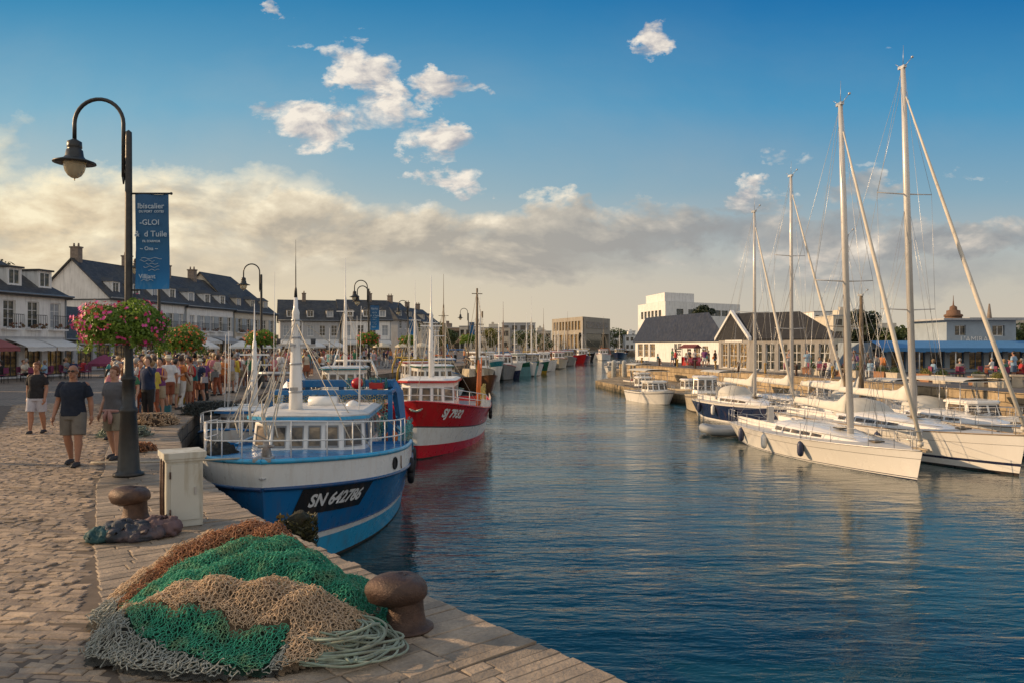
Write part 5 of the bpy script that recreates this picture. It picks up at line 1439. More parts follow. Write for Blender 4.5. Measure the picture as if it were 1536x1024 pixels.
def wheelhouse(parent, x0, x1, w_, z0, z1, mat, roof_mat, nf=4, ns=2, wz=(.38,.86), taper=.9, front_rake=.12, gm=None, roof_oh=.14, visor=None):
    """cabin with framed windows front (towards +x), sides and back"""
    a = MB(); hw = w_/2; H_ = z1-z0
    # corner ring at bottom and top; the front is faceted
    fr = .16*w_
    bot = [(x0,-hw),(x1-fr,-hw),(x1,-hw*.62),(x1,hw*.62),(x1-fr,hw),(x0,hw)]
    top = [(x0,-hw*taper),(x1-fr-front_rake,-hw*taper),(x1-front_rake,-hw*.62*taper),(x1-front_rake,hw*.62*taper),(x1-fr-front_rake,hw*taper),(x0,hw*taper)]
    n = 6; vs = [(x,y,z0) for x,y in bot]+[(x,y,z1) for x,y in top]
    a.add(vs, [(i,(i+1)%n,n+(i+1)%n,n+i) for i in range(n)]); a.add(vs[n:], [tuple(range(n))])
    cab = a.build('wheelhouse', mat, parent)
    def panel(i, k):
        p0 = Vector(vs[i]); p1 = Vector(vs[(i+1)%n]); q0 = Vector(vs[n+i]); q1 = Vector(vs[n+(i+1)%n])
        for j in range(k):
            u0 = (j+.13)/k; u1 = (j+.87)/k
            def P(u_, v_): return (p0.lerp(p1,u_)).lerp(q0.lerp(q1,u_), v_)
            nrm = (P(1,0)-P(0,0)).cross(P(0,1)-P(0,0)).normalized()
            f_ = MB(); m_ = .025
            ww_ = (P(u1,0)-P(u0,0)).length; hh_ = H_*(wz[1]-wz[0])
            A_,B_,C_,D_ = P(u0,wz[0]),P(u1,wz[0]),P(u1,wz[1]),P(u0,wz[1])
            o_ = nrm*.018
            cen = (A_+B_+C_+D_)/4
            inn = [p.lerp(cen, min(.42,.045/max(.1,(p-cen).length))) for p in (A_,B_,C_,D_)]
            out_ = [A_,B_,C_,D_]
            vv_ = [p+o_ for p in out_]+[p+o_ for p in inn]+[p+nrm*.004 for p in inn]+[p for p in out_]
            f_.add(vv_, [(q_,(q_+1)%4,4+(q_+1)%4,4+q_) for q_ in range(4)]+[(4+q_,4+(q_+1)%4,8+(q_+1)%4,8+q_) for q_ in range(4)]+[(12+q_,12+(q_+1)%4,(q_+1)%4,q_) for q_ in range(4)])
            w0 = f_.build('window', frame_dark if mat is not white_paint else M('window_gasket',(.25,.26,.27),.5), cab)
            g_ = MB(); g_.add([p+nrm*.006 for p in inn], [(0,1,2,3)]); g_.build('pane', gm or boat_glass, w0)
    panel(2, max(1,nf-2)); panel(1,1); panel(3,1); panel(0,ns); panel(4,ns); panel(5,1)
    r_ = MB(); cx = (x0+x1-front_rake)/2
    ro = [((x-cx)*1.0+cx+(roof_oh if x>cx else -roof_oh), y*(1+roof_oh/hw)) for x,y in top]
    vv2 = [(x,y,z1) for x,y in ro]+[(x,y,z1+.07) for x,y in ro]+[((x-cx)*.9+cx,y*.88,z1+.13) for x,y in ro]
    r_.add(vv2, [(i,(i+1)%n,n+(i+1)%n,n+i) for i in range(n)]+[(n+i,n+(i+1)%n,2*n+(i+1)%n,2*n+i) for i in range(n)]+[tuple(range(2*n,3*n)),tuple(reversed(range(n)))], 0)
    rf_ = r_.build('roof', roof_mat, cab)
    if visor:
        v_ = MB(); v2 = [(x*1.0+(.03 if x>cx else -.03),y*1.02,z1-.03) for x,y in ro]+[(x+(.03 if x>cx else -.03),y*1.02,z1+.045) for x,y in ro]
        v_.add(v2, [(i,(i+1)%n,n+(i+1)%n,n+i) for i in range(n)]); v_.build('roof_band', visor, rf_)
    return cab
def ring_fender(parent, c, r_, nrm_side, mat=None, name='fender'):
    a = MB(); pts = []
    for k in range(15): th = 2*math.pi*k/14; pts.append((c[0]+r_*math.cos(th), c[1], c[2]+r_*math.sin(th)))
    a.tube(pts, r_*.32, 8); return a.build(name, mat or rubber, parent)
rope_w = M('pale_rope',(.48,.44,.36),.8,var=.2,scale=9); rope_y = M('yellow_rope',(.38,.28,.06),.8,var=.3,scale=9); pot_m = M('crab_pot_netting',(.03,.16,.17),.8,var=.7,scale=12,bmp=.8); orange_m = M('orange_plastic',(.65,.16,.03),.45,var=.15); yellow_m = M('yellow_oilskin',(.60,.42,.05),.5,var=.2)
def clutter(parent, x0, x1, y0, y1, z, n, sc=1.0, seed=0):
    """deck gear: fish boxes, floats, coils"""
    rs = random.Random(seed)
    mats = [P_blue, orange_m, yellow_m, P_white, pot_m, P_teal, P_grey, P_red]
    for k in range(n):
        x, y_ = rs.uniform(x0,x1), rs.uniform(y0,y1); kd = rs.choice('bbfcp')
        a = MB()
        if kd == 'b':
            w_, d_, h_ = .55*sc, .38*sc, .18*sc; lv = rs.choice((1,2,3))
            for q in range(lv):
                zz = z+q*h_*1.05; a.box((x,y_,zz+.02),(w_,d_,.03),rz=0)
                for s_ in (-1,1): a.box((x+s_*w_/2,y_,zz+h_/2),(.03,d_,h_)); a.box((x,y_+s_*d_/2,zz+h_/2),(w_,.03,h_))
            a.build('fish_box', rs.choice(mats), parent)
        elif kd == 'f': a.ball((x,y_,z+.18*sc),(.17*sc,)*3,10,8); a.build('float', rs.choice([orange_m,yellow_m,P_red]), parent)
        elif kd == 'c':
            for q in range(4): a.tube([(x+.2*sc*math.cos(i*.63),y_+.2*sc*math.sin(i*.63),z+.03+q*.045) for i in range(11)], .025*sc, 5)
            a.build('rope_coil', rs.choice([rope_w,rope_y,P_teal]), parent)
        else:
            r_ = .26*sc
            for q in range(4): a.tube([(x,y_+(q-1.5)*.16*sc,z)]+[(x+r_*math.cos(math.pi-i*math.pi/6),y_+(q-1.5)*.16*sc,z+r_*1.2*math.sin(i*math.pi/6)) for i in range(7)], .014, 4)
            for i in range(7): th = i*math.pi/6; a.cyl((x-r_*math.cos(th),y_-.28*sc,z+r_*1.2*math.sin(th)),(x-r_*math.cos(th),y_+.28*sc,z+r_*1.2*math.sin(th)),.008,n=4)
            a.build('crab_pot', rs.choice([pot_m,P_blue,rail_m]), parent)
def rigging(parent, lines, r_=.008, mat=None, name='rigging'):
    a = MB()
    for p, q in lines:
        p, q = Vector(p), Vector(q); m_ = (p+q)/2 - Vector((0,0,(p-q).length*.006)); a.tube([p,m_,q], r_, 4)
    return a.build(name, mat or rope_w, parent)

# ---- blue trawler at the bow of the picture
def heading(bow, stern):
    d = Vector(bow)-Vector(stern); return math.atan2(d.y,d.x)
bow = Vector((-4.28,13.15)); stern = Vector((-5.0,23.3)); Ln = (bow-stern).length; ctr = (bow+stern)/2
B1 = thing('fishing_boat','blue fishing boat with white bulwark and black number plate, moored nearest at the left quay','fishing boat',(ctr.x,ctr.y,WZ),heading(bow,stern),'fishing boats along the left quay')
H1 = Hull(Ln, 4.40, 1.70, 1.34, 1.30, flare=.50, full=2.35, rake=.38, stern=.72)
H1.ex = .80
hb = MB()
bands = [(0,.15,0),(.15,.22,4),(.22,.46,1),(.46,.525,2),(.525,.97,3)]
mats1 = [P_boot, P_light, white_paint, P_blue, P_boot]
for v0,v1,mi in bands:
    H1.grid(v0,v1,4,48,mi=mi,mb_=hb); H1.transom(v0,v1,mi,hb)
H1.transom(.97,1.0,3,hb); H1.grid(.97,1.0,1,48,mi=3,mb_=hb)
hb.build('hull', mats1, B1)
rub = MB()
for s_ in (1,-1):
    rub.tube([H1.pt(t/40,.985,s_,.015) for t in range(0,41)], .040, 6); rub.tube([H1.pt(t/40,.525,s_,.008) for t in range(0,41)], .014, 5)
rub.build('rubbing_strake', P_deep, B1)
bul = MB()
def topv(t):      # bulwark height above the sheer, in units of sheer height
    return 1+(.46/(H1.sheer(t)+.35))*(1 if t>.46 else (.30+.70*max(0,(t-.36)/.10)) )
H1.grid(1.0, topv, 3, 60, t0=.0, mb_=bul)
bul.build('bulwark', white_paint, B1)
cap = MB()
cap2 = MB()
for s_ in (1,-1):
    cap.tube([H1.pt(t/50,topv(t/50),s_,-.01) for t in range(0,51)], .050, 6)
cap.build('cap_rail', P_light, B1)
dk_ = MB()
H1.deck(1.0, 0, .46, dk_, 0, .02, .05)
H1.deck(topv(.99), .46, 1.0, dk_, 1, .02, .06)
a = H1.pt(.46,1.0,1); bz = H1.pt(.46,topv(.5),1); dk_.quad((a.x,-a.y,a.z),(a.x,a.y,a.z),(a.x,a.y,bz.z),(a.x,-a.y,bz.z),1)
dk_.build('deck', [P_grey, P_blue], B1)
hull_text(H1,'SN 642786',.32,.885,.845,1,B1,white_ink,plate=(P_black,1.92),bold=.012,ph=1.5)
hull_text(H1,'SN 642786',.26,.82,.80,-1,B1,white_ink,bold=.012)
zt = H1.sheer(1)+.46
# stem fittings, foredeck roller, rail
st = MB(); st.box((Ln/2-.10,0,zt+.02),(.34,.30,.06)); st.cyl((Ln/2-.25,0,zt+.03),(Ln/2-.25,0,zt+.30),.075,.05,10); st.cyl((Ln/2-.25,-.14,zt+.22),(Ln/2-.25,.14,zt+.22),.03,n=8); st.box((Ln/2-.28,0,zt+.14),(.16,.16,.2),top=.6)
st.build('stem_bollard', M('chipped_grey_paint',(.33,.34,.34),.6,var=.4,scale=9,stain=(.16,.08,.04),stain_amt=.7), B1)
rg = MB(); rg.tube([(Ln/2+.01+.05*math.cos(i*math.pi/6),.05*math.sin(i*math.pi/6),zt-.30) for i in range(13)],.014,6); rg.ball((Ln/2+.0,0,zt-.22),.04,8,6); rg.build('mooring_eye', steel, B1)
an = MB(); pa = H1.pt(.985,.74,1,.03); an.box((pa.x,pa.y,pa.z),(.05,.14,.05)); an.box((pa.x+.01,pa.y,pa.z-.10),(.04,.20,.05)); an.cyl(pa+Vector((0,0,.06)),pa-Vector((0,0,.13)),.018,n=6); an.build('brass_fitting', M('aged_brass',(.40,.26,.09),.45,metal=.6,var=.3), B1)
railing(H1, B1, topv(.9), .56, .965, .68, 7, P_white, .08, 2, .015)
# hawse opening in the bulwark
for s_ in (1,-1):
    pc = H1.pt(.70,1.16,s_,.015); hz = MB(); hz.tube([H1.pt(.70+.012*math.cos(i*math.pi/6),1.11+.065*math.sin(i*math.pi/6),s_,.012) for i in range(13)],.022,6); hz.add([H1.pt(.70+.011*math.cos(i*math.pi/6),1.11+.06*math.sin(i*math.pi/6),s_,.006) for i in range(12)],[tuple(range(12)) if s_<0 else tuple(reversed(range(12)))])
    hz.build('hawse_hole', rubber, B1)
    sc_ = MB(); sc_.tube([H1.pt(.655,1.18,s_,.01),H1.pt(.653,1.05,s_,.012),H1.pt(.648,1.02,s_,.012)],.012,5); sc_.build('rust_streak', M('rust_stain',(.22,.12,.06),.9), B1)
# cabin: low glazed wheelhouse
zc = H1.sheer(.6)+.40
wh = wheelhouse(B1, -1.7, 1.45, 2.55, zc-.25, zc+.74, white_paint, M('dirty_white_roof',(.62,.62,.60),.5,var=.15,scale=3,stain=(.3,.25,.2),stain_amt=.4), nf=6, ns=3, wz=(.36,.84), taper=.94, front_rake=.22, visor=P_light)
lp = MB(); lp.b2((-1.3,-1.42,zc+.16),(1.45,-1.50,zc+.22)); lp.build('name_strip', P_blue, wh)
bb = MB(); bb.cyl((1.9,-1.15,zc+.02),(1.9,1.15,zc+.02),.035,n=8); bb.build('bow_bar', white_paint, B1)
# mast: thick white column, tapering, with a thin pole
ms = MB(); mx = .35; my = -.42; ms.lathe([(.165,zc+.70),(.15,zc+1.3),(.13,zc+1.9),(.10,zc+2.6),(.085,zc+3.05),(.09,zc+3.1),(.055,zc+3.2),(.045,zc+3.45)],(mx,my,0),16)
mo = ms.build('mast', white_paint, B1)
f_ = MB(); f_.lathe([(.04,zc+3.45),(.028,zc+3.65),(.014,zc+3.7),(.012,zc+4.1),(.006,zc+4.4),(.003,zc+4.8)],(mx,my,0),8); f_.build('topmast', black_iron, mo)
f_ = MB()
for z_,r_ in ((zc+1.25,.157),(zc+1.9,.137),(zc+2.5,.112),(zc+2.9,.098)): f_.lathe([(r_,z_),(r_+.01,z_+.025),(r_,z_+.05)],(mx,my,0),14)
f_.box((mx+.2,my,zc+2.35),(.42,.05,.05)); f_.box((mx,my,zc+2.35),(.05,.9,.05)); f_.box((mx+.2,my,zc+1.35),(.03,.18,.08))
f_.build('mast_band', steel, mo)
for y_ in (-.4,.4):
    f_ = MB(); f_.cyl((mx,my+y_,zc+2.38),(mx,my+y_,zc+2.50),.05,.06,8); f_.build('mast_lamp', frame_dark, mo)
for k,(x,y_,h_) in enumerate([(-.9,.9,2.6),(-.4,-1.1,3.4),(-1.2,-.6,2.2),(.5,1.05,1.6)]):
    f_ = MB(); f_.tube([(x,y_,zc+.72),(x+.02,y_+.01,zc+.72+h_*.5),(x+.06,y_+.04,zc+.72+h_)],[.014,.009,.004],5); f_.build('aerial', white_paint, wh)
f_ = MB(); f_.lathe([(.13,zc+.74),(.17,zc+.78),(.17,zc+.90),(.10,zc+.97),(.02,zc+1.0)],(-.7,.75,0),14); f_.build('radome', white_paint, wh)
f_ = MB(); f_.box((-.2,-.85,zc+.90),(.8,.09,.07)); f_.cyl((-.2,-.85,zc+.72),(-.2,-.85,zc+.87),.04,n=8); f_.build('radar_scanner', white_paint, wh)
# life raft, drums
f_ = MB(); f_.cyl((-.9,-.35,zc+.92),(-.9,.35,zc+.92),.17,n=14); f_.build('life_raft', P_white, wh)
rigging(B1, [((mx,my,zc+3.0),(Ln/2-.3,0,zt+.2)),((mx,my,zc+2.9),(Ln/2-1.6,1.3,zt+.1)),((mx,my,zc+2.9),(Ln/2-1.6,-1.3,zt+.1)),((mx,my,zc+3.0),(-4.2,1.2,3.1)),((mx,my,zc+3.0),(-4.2,-1.2,3.1)),((mx,my,zc+2.8),(1.5,1.5,zc)),((mx,my,zc+2.8),(1.5,-1.5,zc)),((mx,my,zc+2.6),(-2.0,1.9,1.8)),((mx,my,zc+2.6),(-2.0,-1.9,1.8))], .011)
# anchor chain hanging gear on the foredeck (tan ropes heaped)
f_ = MB()
for k in range(9):
    y0_ = random.uniform(-1.2,-.3); f_.tube([(2.6+random.uniform(-.2,.2),y0_,zt+.1+random.random()*.1),(2.0,y0_-.2,zt+.35+random.random()*.5),(1.4,y0_-.1,zt+.9+random.random()*.9)],.016,5)
f_.build('lashed_ropes', rope_w, B1)
# blue stern gantry
gz = 3.05; gx = -3.9
g_ = MB()
g_.box((gx,0,gz),(.30,3.0,.20)); g_.box((gx,0,gz-.40),(.18,2.8,.12))
for y_ in (-.95,0,.95): g_.box((gx,y_,gz-.2),(.14,.14,.3))
for s_ in (-1,1):
    g_.tube([(gx,s_*1.42,gz-.02),(gx,s_*1.60,gz-.28),(gx+.05,s_*1.70,gz-1.0),(gx+.15,s_*1.72,1.2)],[.17,.17,.14,.15],4,smooth=False)
    g_.tube([(gx,s_*1.5,gz+.05),(gx-1.0,s_*1.55,gz-.15)],[.09,.07],4,smooth=False)
ga = g_.build('stern_gantry', P_blue, B1)
g_ = MB()
for s_ in (-1,0,1): g_.cyl((gx,s_*1.1,gz-.75),(gx,s_*1.1,gz-.45),.12,n=12); g_.cyl((gx,s_*1.1,gz-.5),(gx,s_*1.1,gz-.2),.02,n=6)
g_.build('block', steel, ga)
# second frame with nets hanging forward of the gantry
g_ = MB()
for s_ in (-1,1): g_.box((-2.1,s_*1.55,2.1),(.12,.12,1.6)); 
g_.box((-2.1,0,2.9),(.12,3.2,.12)); g_.b2((-3.7,-1.6,2.86),(-2.1,-1.5,2.94)); g_.b2((-3.7,1.5,2.86),(-2.1,1.6,2.94))
g_.build('net_frame', P_blue, B1)
# nets hanging from the frame
def hanging_net(parent, x, y0, y1, z0, z1, tw, name='hanging_net', a=.05, axis='y', r_=.006):
    P2, E2 = honeycomb(y0,y1,z0,z1,a,.3); P2 = P2.copy()
    k = (P2[:,0]>y0)&(P2[:,0]<y1)&(P2[:,1]>z0+.12*np.sin(P2[:,0]*5))&(P2[:,1]<z1); ok = k[E2[:,0]]&k[E2[:,1]]; e = E2[ok]
    Q = np.stack([x+.08*np.sin(P2[:,0]*7)+rng.normal(0,.03,len(P2)),P2[:,0],P2[:,1]],1) if axis=='y' else np.stack([P2[:,0],x+.05*np.sin(P2[:,0]*7)+rng.normal(0,.025,len(P2)),P2[:,1]],1)
    V_,F_ = strand_mesh(Q[e[:,0]],Q[e[:,1]],r_); return link(name, np_mesh(name,V_,F_,tw,True), parent)
tw_yel = twine('yellow_net_twine',(.30,.26,.05),(.42,.38,.14)); tw_blue = twine('turquoise_net_twine',(.03,.25,.28),(.10,.42,.45))
hanging_net(B1,-2.0,-1.5,1.5,2.35,2.85,tw_yel,a=.04,r_=.008); hanging_net(B1,-2.12,-1.5,1.5,1.7,2.5,tw_blue,a=.05,r_=.008)
hanging_net(B1,2.0,-3.9,-.6,1.0,2.1,tw_blue,a=.05,axis='x',r_=.008)
hanging_net(B1,2.10,-1.9,-.2,1.0,1.9,tw_gg,a=.045,axis='x',r_=.008)
clutter(B1,-4.6,-1.8,-1.5,1.5,1.38,26,1.1,3); clutter(B1,-3.6,-2.2,-1.2,1.2,2.95,7,.9,35)
for k in range(5):
    f_ = MB(); f_.tube([(-2.4-.45*k+.2*math.cos(i*.7),1.3-.6*(k%3),2.0+.2*math.sin(i*.7)) for i in range(10)],.03,6); f_.build('pot_ring', P_teal if k%2 else pot_m, B1)
for t_ in (.50,.30,.12):
    for s_ in (1,-1):
        p = H1.pt(t_,.88,s_,.10); ring_fender(B1,(p.x,p.y,p.z),.24,s_)
rigging(B1, [(H1.pt(.97,topv(.97),-1)+Vector((0,0,.05)),(Ln/2-1.0,-3.3,2.02)),(H1.pt(.6,topv(.6),-1),(2.6,-2.9,2.0))],.018,rope_w,'mooring_rope')
# tyre fender skirt of dark net on the quay side bow
t = thing('dark_fender_net','dark mesh fender bundle over the quay edge beside the bow rail of the blue boat','fender',(-6.25,16.3,-.55))
lump('bundle', t, (0,0,0), (.42,.75,.62), under('dark_mesh',(.03,.032,.03)), .08, 4); V_=None

# ---- generic smaller fishing boat
def trawler(label, bow, stern, B, zb, zm, bands, mats, wall=white_paint, roof=None, vis=None, mast=5.0, gantry=None, num=None, seed=1, wx=(-.05,.22), detail=1, bulw=(None,.3), railm=None, deckm=None, mast_mat=None, aft=False, parts_small=False, name='fishing_boat', cat='fishing boat', group='fishing boats along the left quay', whh=1.7, ncl=8, whw=.62):
    rs = random.Random(seed); bow = Vector(bow); stern = Vector(stern); Ln = (bow-stern).length; ctr = (bow+stern)/2
    t = thing(name, label, cat, (ctr.x,ctr.y,WZ), heading(bow,stern), group)
    h_ = Hull(Ln, B, zb, zm, zm+.1, flare=.40, full=2.3, rake=.06*Ln, stern=.82)
    hb = MB()
    for v0,v1,mi in bands: h_.grid(v0,v1,3,30 if detail else 18,mi=mi,mb_=hb); h_.transom(v0,v1,mi,hb)
    hb.build('hull', mats, t)
    tv = lambda q: 1+(bulw[1]/(h_.sheer(q)+.35))
    if bulw[0]:
        b_ = MB(); h_.grid(1.0,tv,1,30,mb_=b_); b_.build('bulwark', bulw[0], t); 
        dv = 1.0
    else: dv = .86
    c_ = MB()
    vv = tv if bulw[0] else (lambda q: 1.0)
    for s_ in (1,-1): c_.tube([h_.pt(q/24,vv(q/24),s_) for q in range(25)], .04, 5)
    c_.build('cap_rail', vis or P_white, t)
    d_ = MB(); h_.deck(dv,0,1.0,d_,0,.02,.06,18); d_.build('deck', deckm or P_grey, t)
    zd = h_.zm*1.0 if bulw[0] else -.35+(h_.zm+.35)*.86
    x0, x1 = (wx[0]*Ln, wx[1]*Ln)
    wh = wheelhouse(t, x0, x1, B*whw, zd-.05, zd+whh, wall, roof or P_white, nf=5 if detail else 4, ns=2, wz=(.52,.86), taper=.92, front_rake=.18, visor=vis)
    zr_ = zd+whh+.13
    mx = x0+.35*(x1-x0)
    mm = mast_mat or P_white
    m_ = MB(); m_.lathe([(.11,zr_-.05),(.10,zr_+mast*.3),(.06,zr_+mast*.62),(.03,zr_+mast*.64),(.012,zr_+mast)],(mx,0,0),8); mo = m_.build('mast', mm, t)
    m_ = MB(); m_.box((mx,0,zr_+mast*.5),(.05,.9,.05)); m_.cyl((mx,0,zr_+mast*.40),(mx+.01,.55,zr_+mast*.40),.02,n=5); m_.box((mx+.1,0,zr_+mast*.25),(.5,.07,.07)); m_.build('crosstree', mm, mo)
    rigging(t, [((mx,0,zr_+mast*.6),(Ln/2-.3,0,h_.zb+.2)),((mx,0,zr_+mast*.6),(-Ln/2+.4,B*.3,zd+1.4)),((mx,0,zr_+mast*.6),(-Ln/2+.4,-B*.3,zd+1.4)),((mx,0,zr_+mast*.55),(x0,B*.42,zd+.2)),((mx,0,zr_+mast*.55),(x0,-B*.42,zd+.2))], .010 if detail else .016, rope_w)
    for k in range(2+detail*2):
        f_ = MB(); x = rs.uniform(x0+.2,x1-.3); y_ = rs.uniform(-B*.25,B*.25); hh = rs.uniform(1.2,3.2); f_.tube([(x,y_,zr_-.02),(x,y_+.03,zr_+hh)],[.014,.006],4); f_.build('aerial', mm, wh)
    if railm is not None:
        railing(h_, t, vv(.8), .60, .96, .55, 5, railm, .06, 2, .016)
    if gantry is not None:
        g_ = MB(); gx = -Ln*.40; gh = zd+2.0
        for s_ in (-1,1): g_.tube([(gx,s_*B*.38,zd),(gx,s_*B*.36,gh*.8),(gx,s_*B*.28,gh)],.07,5)
        g_.tube([(gx,-B*.28,gh),(gx,B*.28,gh)],.08,5); g_.tube([(gx,-B*.3,gh),(gx-.5,-B*.25,gh+.7)],.04,5); g_.build('gantry', gantry, t)
    clutter(t, -Ln*.42, x0-.2, -B*.3, B*.3, zd+.03, ncl, 1.0, seed)
    if detail: clutter(t, x1+.3, Ln*.32, -B*.2, B*.2, zd+.03, 3, .8, seed+5)
    if num: 
        hull_text(h_, num, .42, .90, .85, 1, t, white_ink, bold=.02); hull_text(h_, num, .30, .80, .78, -1, t, white_ink, bold=.015)
    for t_ in (.2,.45):
        p = h_.pt(t_,.85,1,.10); ring_fender(t,(p.x,p.y,p.z),.22,1)
    return t, h_
redT, H2 = trawler('red fishing boat with white waist band and number on the bow, second large boat', (-3.42,27.2),(-3.25,39.3), 4.75, 2.15, 1.45, [(0,.16,3),(.16,.35,0),(.35,.62,1),(.62,.64,4),(.64,1.0,2)], [paint('lower_red_paint',(.60,.015,.03)),white_paint,P_red,P_boot,frame_dark],
    wall=white_paint, vis=P_red, mast=4.2, gantry=None, num='SJ 7932', seed=4, wx=(.04,.26), bulw=(None,.3), railm=P_white, deckm=P_grey, whh=1.5, ncl=20, whw=.47)
# pale side plating aft, stem emblem, poles of the red boat
a = MB(); H2.grid(1.0, 1.17, 1, 20, t0=.12, t1=.72, mb_=a); a.build('bulwark', white_paint, redT)
a = MB(); e = H2.pt(1.0,.86,1); 
for k in range(7): th = R(-20-23*k); a.tube([(e.x+.03,0,e.z),(e.x+.06,.26*math.cos(th),e.z+.10+.16*math.sin(th)+.05)],[.035,.02],5)
a.build('stem_emblem', M('verdigris_emblem',(.35,.45,.38),.5,var=.3), redT)
a = MB()
for k in range(8): x = -1.4-.45*k; a.tube([(x,1.7,1.2),(x+.05,1.78,2.6+random.random())],.03,5)
a.build('dan_buoy_pole', orange_m, redT)
for k in range(7):
    a = MB(); x = -1.2-.5*k; a.add([(x,1.72,2.9),(x+.28,1.75,2.95),(x+.26,1.74,3.3),(x,1.72,3.25)],[(0,1,2,3),(3,2,1,0)]) ; a.build('marker_flag', [yellow_m,P_black,P_orange,P_teal][k%4], redT)
hanging_net(redT,1.95,-4.2,-1.2,1.3,2.3,tw_yel,a=.06,axis='x',r_=.010)
f_ = MB(); f_.ball((2.0,-2.05,2.0),(.28,.26,.52),14,10); f_.build('float', M('ochre_buoy',(.42,.24,.08),.6,var=.3), redT)
# white and blue boat rafted between blue boat and quay
trawler('small white cabin boat lying between the blue fishing boat and the quay wall', (-7.85,20.9),(-8.6,28.8), 2.9, 1.85, 1.35, [(0,.2,1),(.2,.7,0),(.7,1.0,2)], [P_light,P_boot,white_paint], vis=P_blue, mast=3.2, seed=9, wx=(-.02,.22), railm=P_white, gantry=steel, ncl=12, whh=1.0)
trawler('white netting boat with pale mast and many aerials, between the red boat and the quay', (-8.2,35.5),(-9.2,45), 3.6, 1.9, 1.5, [(0,.2,1),(.2,.9,0),(.9,1.0,2)], [white_paint,P_boot,P_teal], vis=P_teal, mast=5.6, seed=12, railm=steel, gantry=white_paint, ncl=14)
trawler('green hulled boat with cluttered deck behind the red boat', (-3.6,42.5),(-6.6,52), 3.6, 1.8, 1.4, [(0,.2,1),(.2,.8,0),(.8,1.0,2)], [P_green,P_boot,white_paint], vis=P_green, mast=5.0, seed=14, gantry=P_yel, ncl=14)
# the row that recedes along the quay: bows point to the basin
row = [  # bow px, py(waterline), stern offset, size, bands, colours, label
 ((753,572),(-6.4,-9.0),3.9,2.6,'white hulled boat with teal band and raised bow, first of the receding row',[(0,.12,1),(.12,.72,0),(.72,.92,2),(.92,1.,0)],[white_paint,P_boot,P_teal],white_paint,P_white,7.5),
 ((783,567.5),(-7,-5.5),3.6,2.0,'white boat with dark blue lower hull, second of the receding row',[(0,.12,1),(.12,.6,0),(.6,1.,2)],[P_navy,P_boot,white_paint],white_paint,P_white,5.5),
 ((809,563.5),(-8,-5.0),3.6,2.0,'boat with aqua lower hull and green top, third of the row',[(0,.1,1),(.1,.75,0),(.75,1.,2)],[P_aqua,P_boot,P_green],white_paint,P_green,5.0),
 ((824,559.5),(-8,-4.5),3.4,1.8,'green boat with yellow waterline, fourth of the row',[(0,.1,1),(.1,.35,2),(.35,1.,0)],[P_green,P_boot,P_yel],white_paint,P_white,6.0),
 ((836,556),(-8,-4.0),3.4,1.8,'white boat with teal rail, fifth of the row',[(0,.1,1),(.1,1.,0)],[white_paint,P_boot,white_paint],white_paint,P_teal,5.0),
 ((851,551.5),(-10,-4.5),3.6,2.0,'maroon boat with cream rail, sixth of the row',[(0,.15,1),(.15,.9,0),(.9,1.,2)],[P_dred,P_boot,P_cream],white_paint,P_cream,6.5),
 ((866,547.5),(-11,-4),3.6,2.0,'white and red boat, seventh of the row',[(0,.15,1),(.15,.6,0),(.6,1.,2)],[white_paint,P_boot,P_red],white_paint,P_red,6.0),
 ((880,544.5),(-12,-3),3.8,2.1,'bright red boat before the museum, eighth of the row',[(0,.15,1),(.15,1.,0)],[P_red,P_boot,P_red],white_paint,P_red,7.0),
 ((893,541),(-13,-3),4.0,2.2,'black hulled boat before the museum, ninth of the row',[(0,.15,1),(.15,1.,0)],[P_black,P_boot,P_red],P_brown,P_white,6.0),
 ((903,538.5),(-14,-3),4.2,2.2,'last boat of the row, white hulled, nearest the far bank',[(0,.15,1),(.15,1.,0)],[white_paint,P_boot,P_red],white_paint,P_white,7.0)]
for i,(b_,off,B_,zb_,lab,bands,ms_,wl,vs_,mt_) in enumerate(row):
    p = at(b_[0],b_[1],WZ); s_ = (p.x+off[0], p.y+off[1]*-1)
    k = 1 if i<3 else 0
    trawler(lab, (p.x,p.y), s_, B_, zb_, zb_*.72, bands, ms_, wall=wl, vis=vs_, mast=mt_, seed=20+i, detail=k, railm=P_white if i<4 else None, gantry=[P_blue,P_yel,None,P_brown,P_orange][i%5], wx=(.0,.25), ncl=6)
# boats lying inside the row, close under the quay, of which masts and gear show
inner = [((-6.2,54),(-8.6,62),3.2,'brown topped boat under the quay right of the red flower ball'),((-5.6,64.5),(-6.8,74),3.2,'white boat with orange gear under the last lamps'),((-3.0,77),(-4.0,86),3.2,'small cream boat left of the white boat with teal band'),
   ((-1.0,90),(-1.2,101),3.2,'blue grey boat under the quay behind the teal banded boat'),((2.8,102),(2.6,113),3.4,'ochre masted boat in the thick of the row'),((4.8,118),(5.4,130),3.4,'white boat with brown gantry in the thick of the row'),((8.2,134),(8.6,146),3.6,'cream boat with yellow gantry far along the row'),((11.0,152),(12,165),3.8,'grey boat far along the row'),((16,178),(18,192),4,'red topped boat far along the row'),((24,205),(27,222),4,'white boat at the end of the thick of masts'),((33,240),(37,258),4.4,'dark boat near the museum bank')]
cols = [P_brown,white_paint,P_cream,P_grey,white_paint,white_paint,P_cream,P_grey,P_dred,white_paint,P_navy]
for i,(b_,s_,B_,lab) in enumerate(inner):
    trawler(lab, b_, s_, B_, 1.9, 1.4, [(0,.2,1),(.2,1.,0)], [cols[i],P_boot], wall=[white_paint,P_cream,white_paint][i%3], vis=[P_red,P_blue,P_white][i%3], mast=[6,7.5,5,6.5,8,7,6,8,7,9,8][i], seed=60+i, detail=0, gantry=[P_yel,P_orange,P_brown,P_blue][i%4], mast_mat=[P_white,old_wood,P_white,P_brown][i%4], ncl=8)
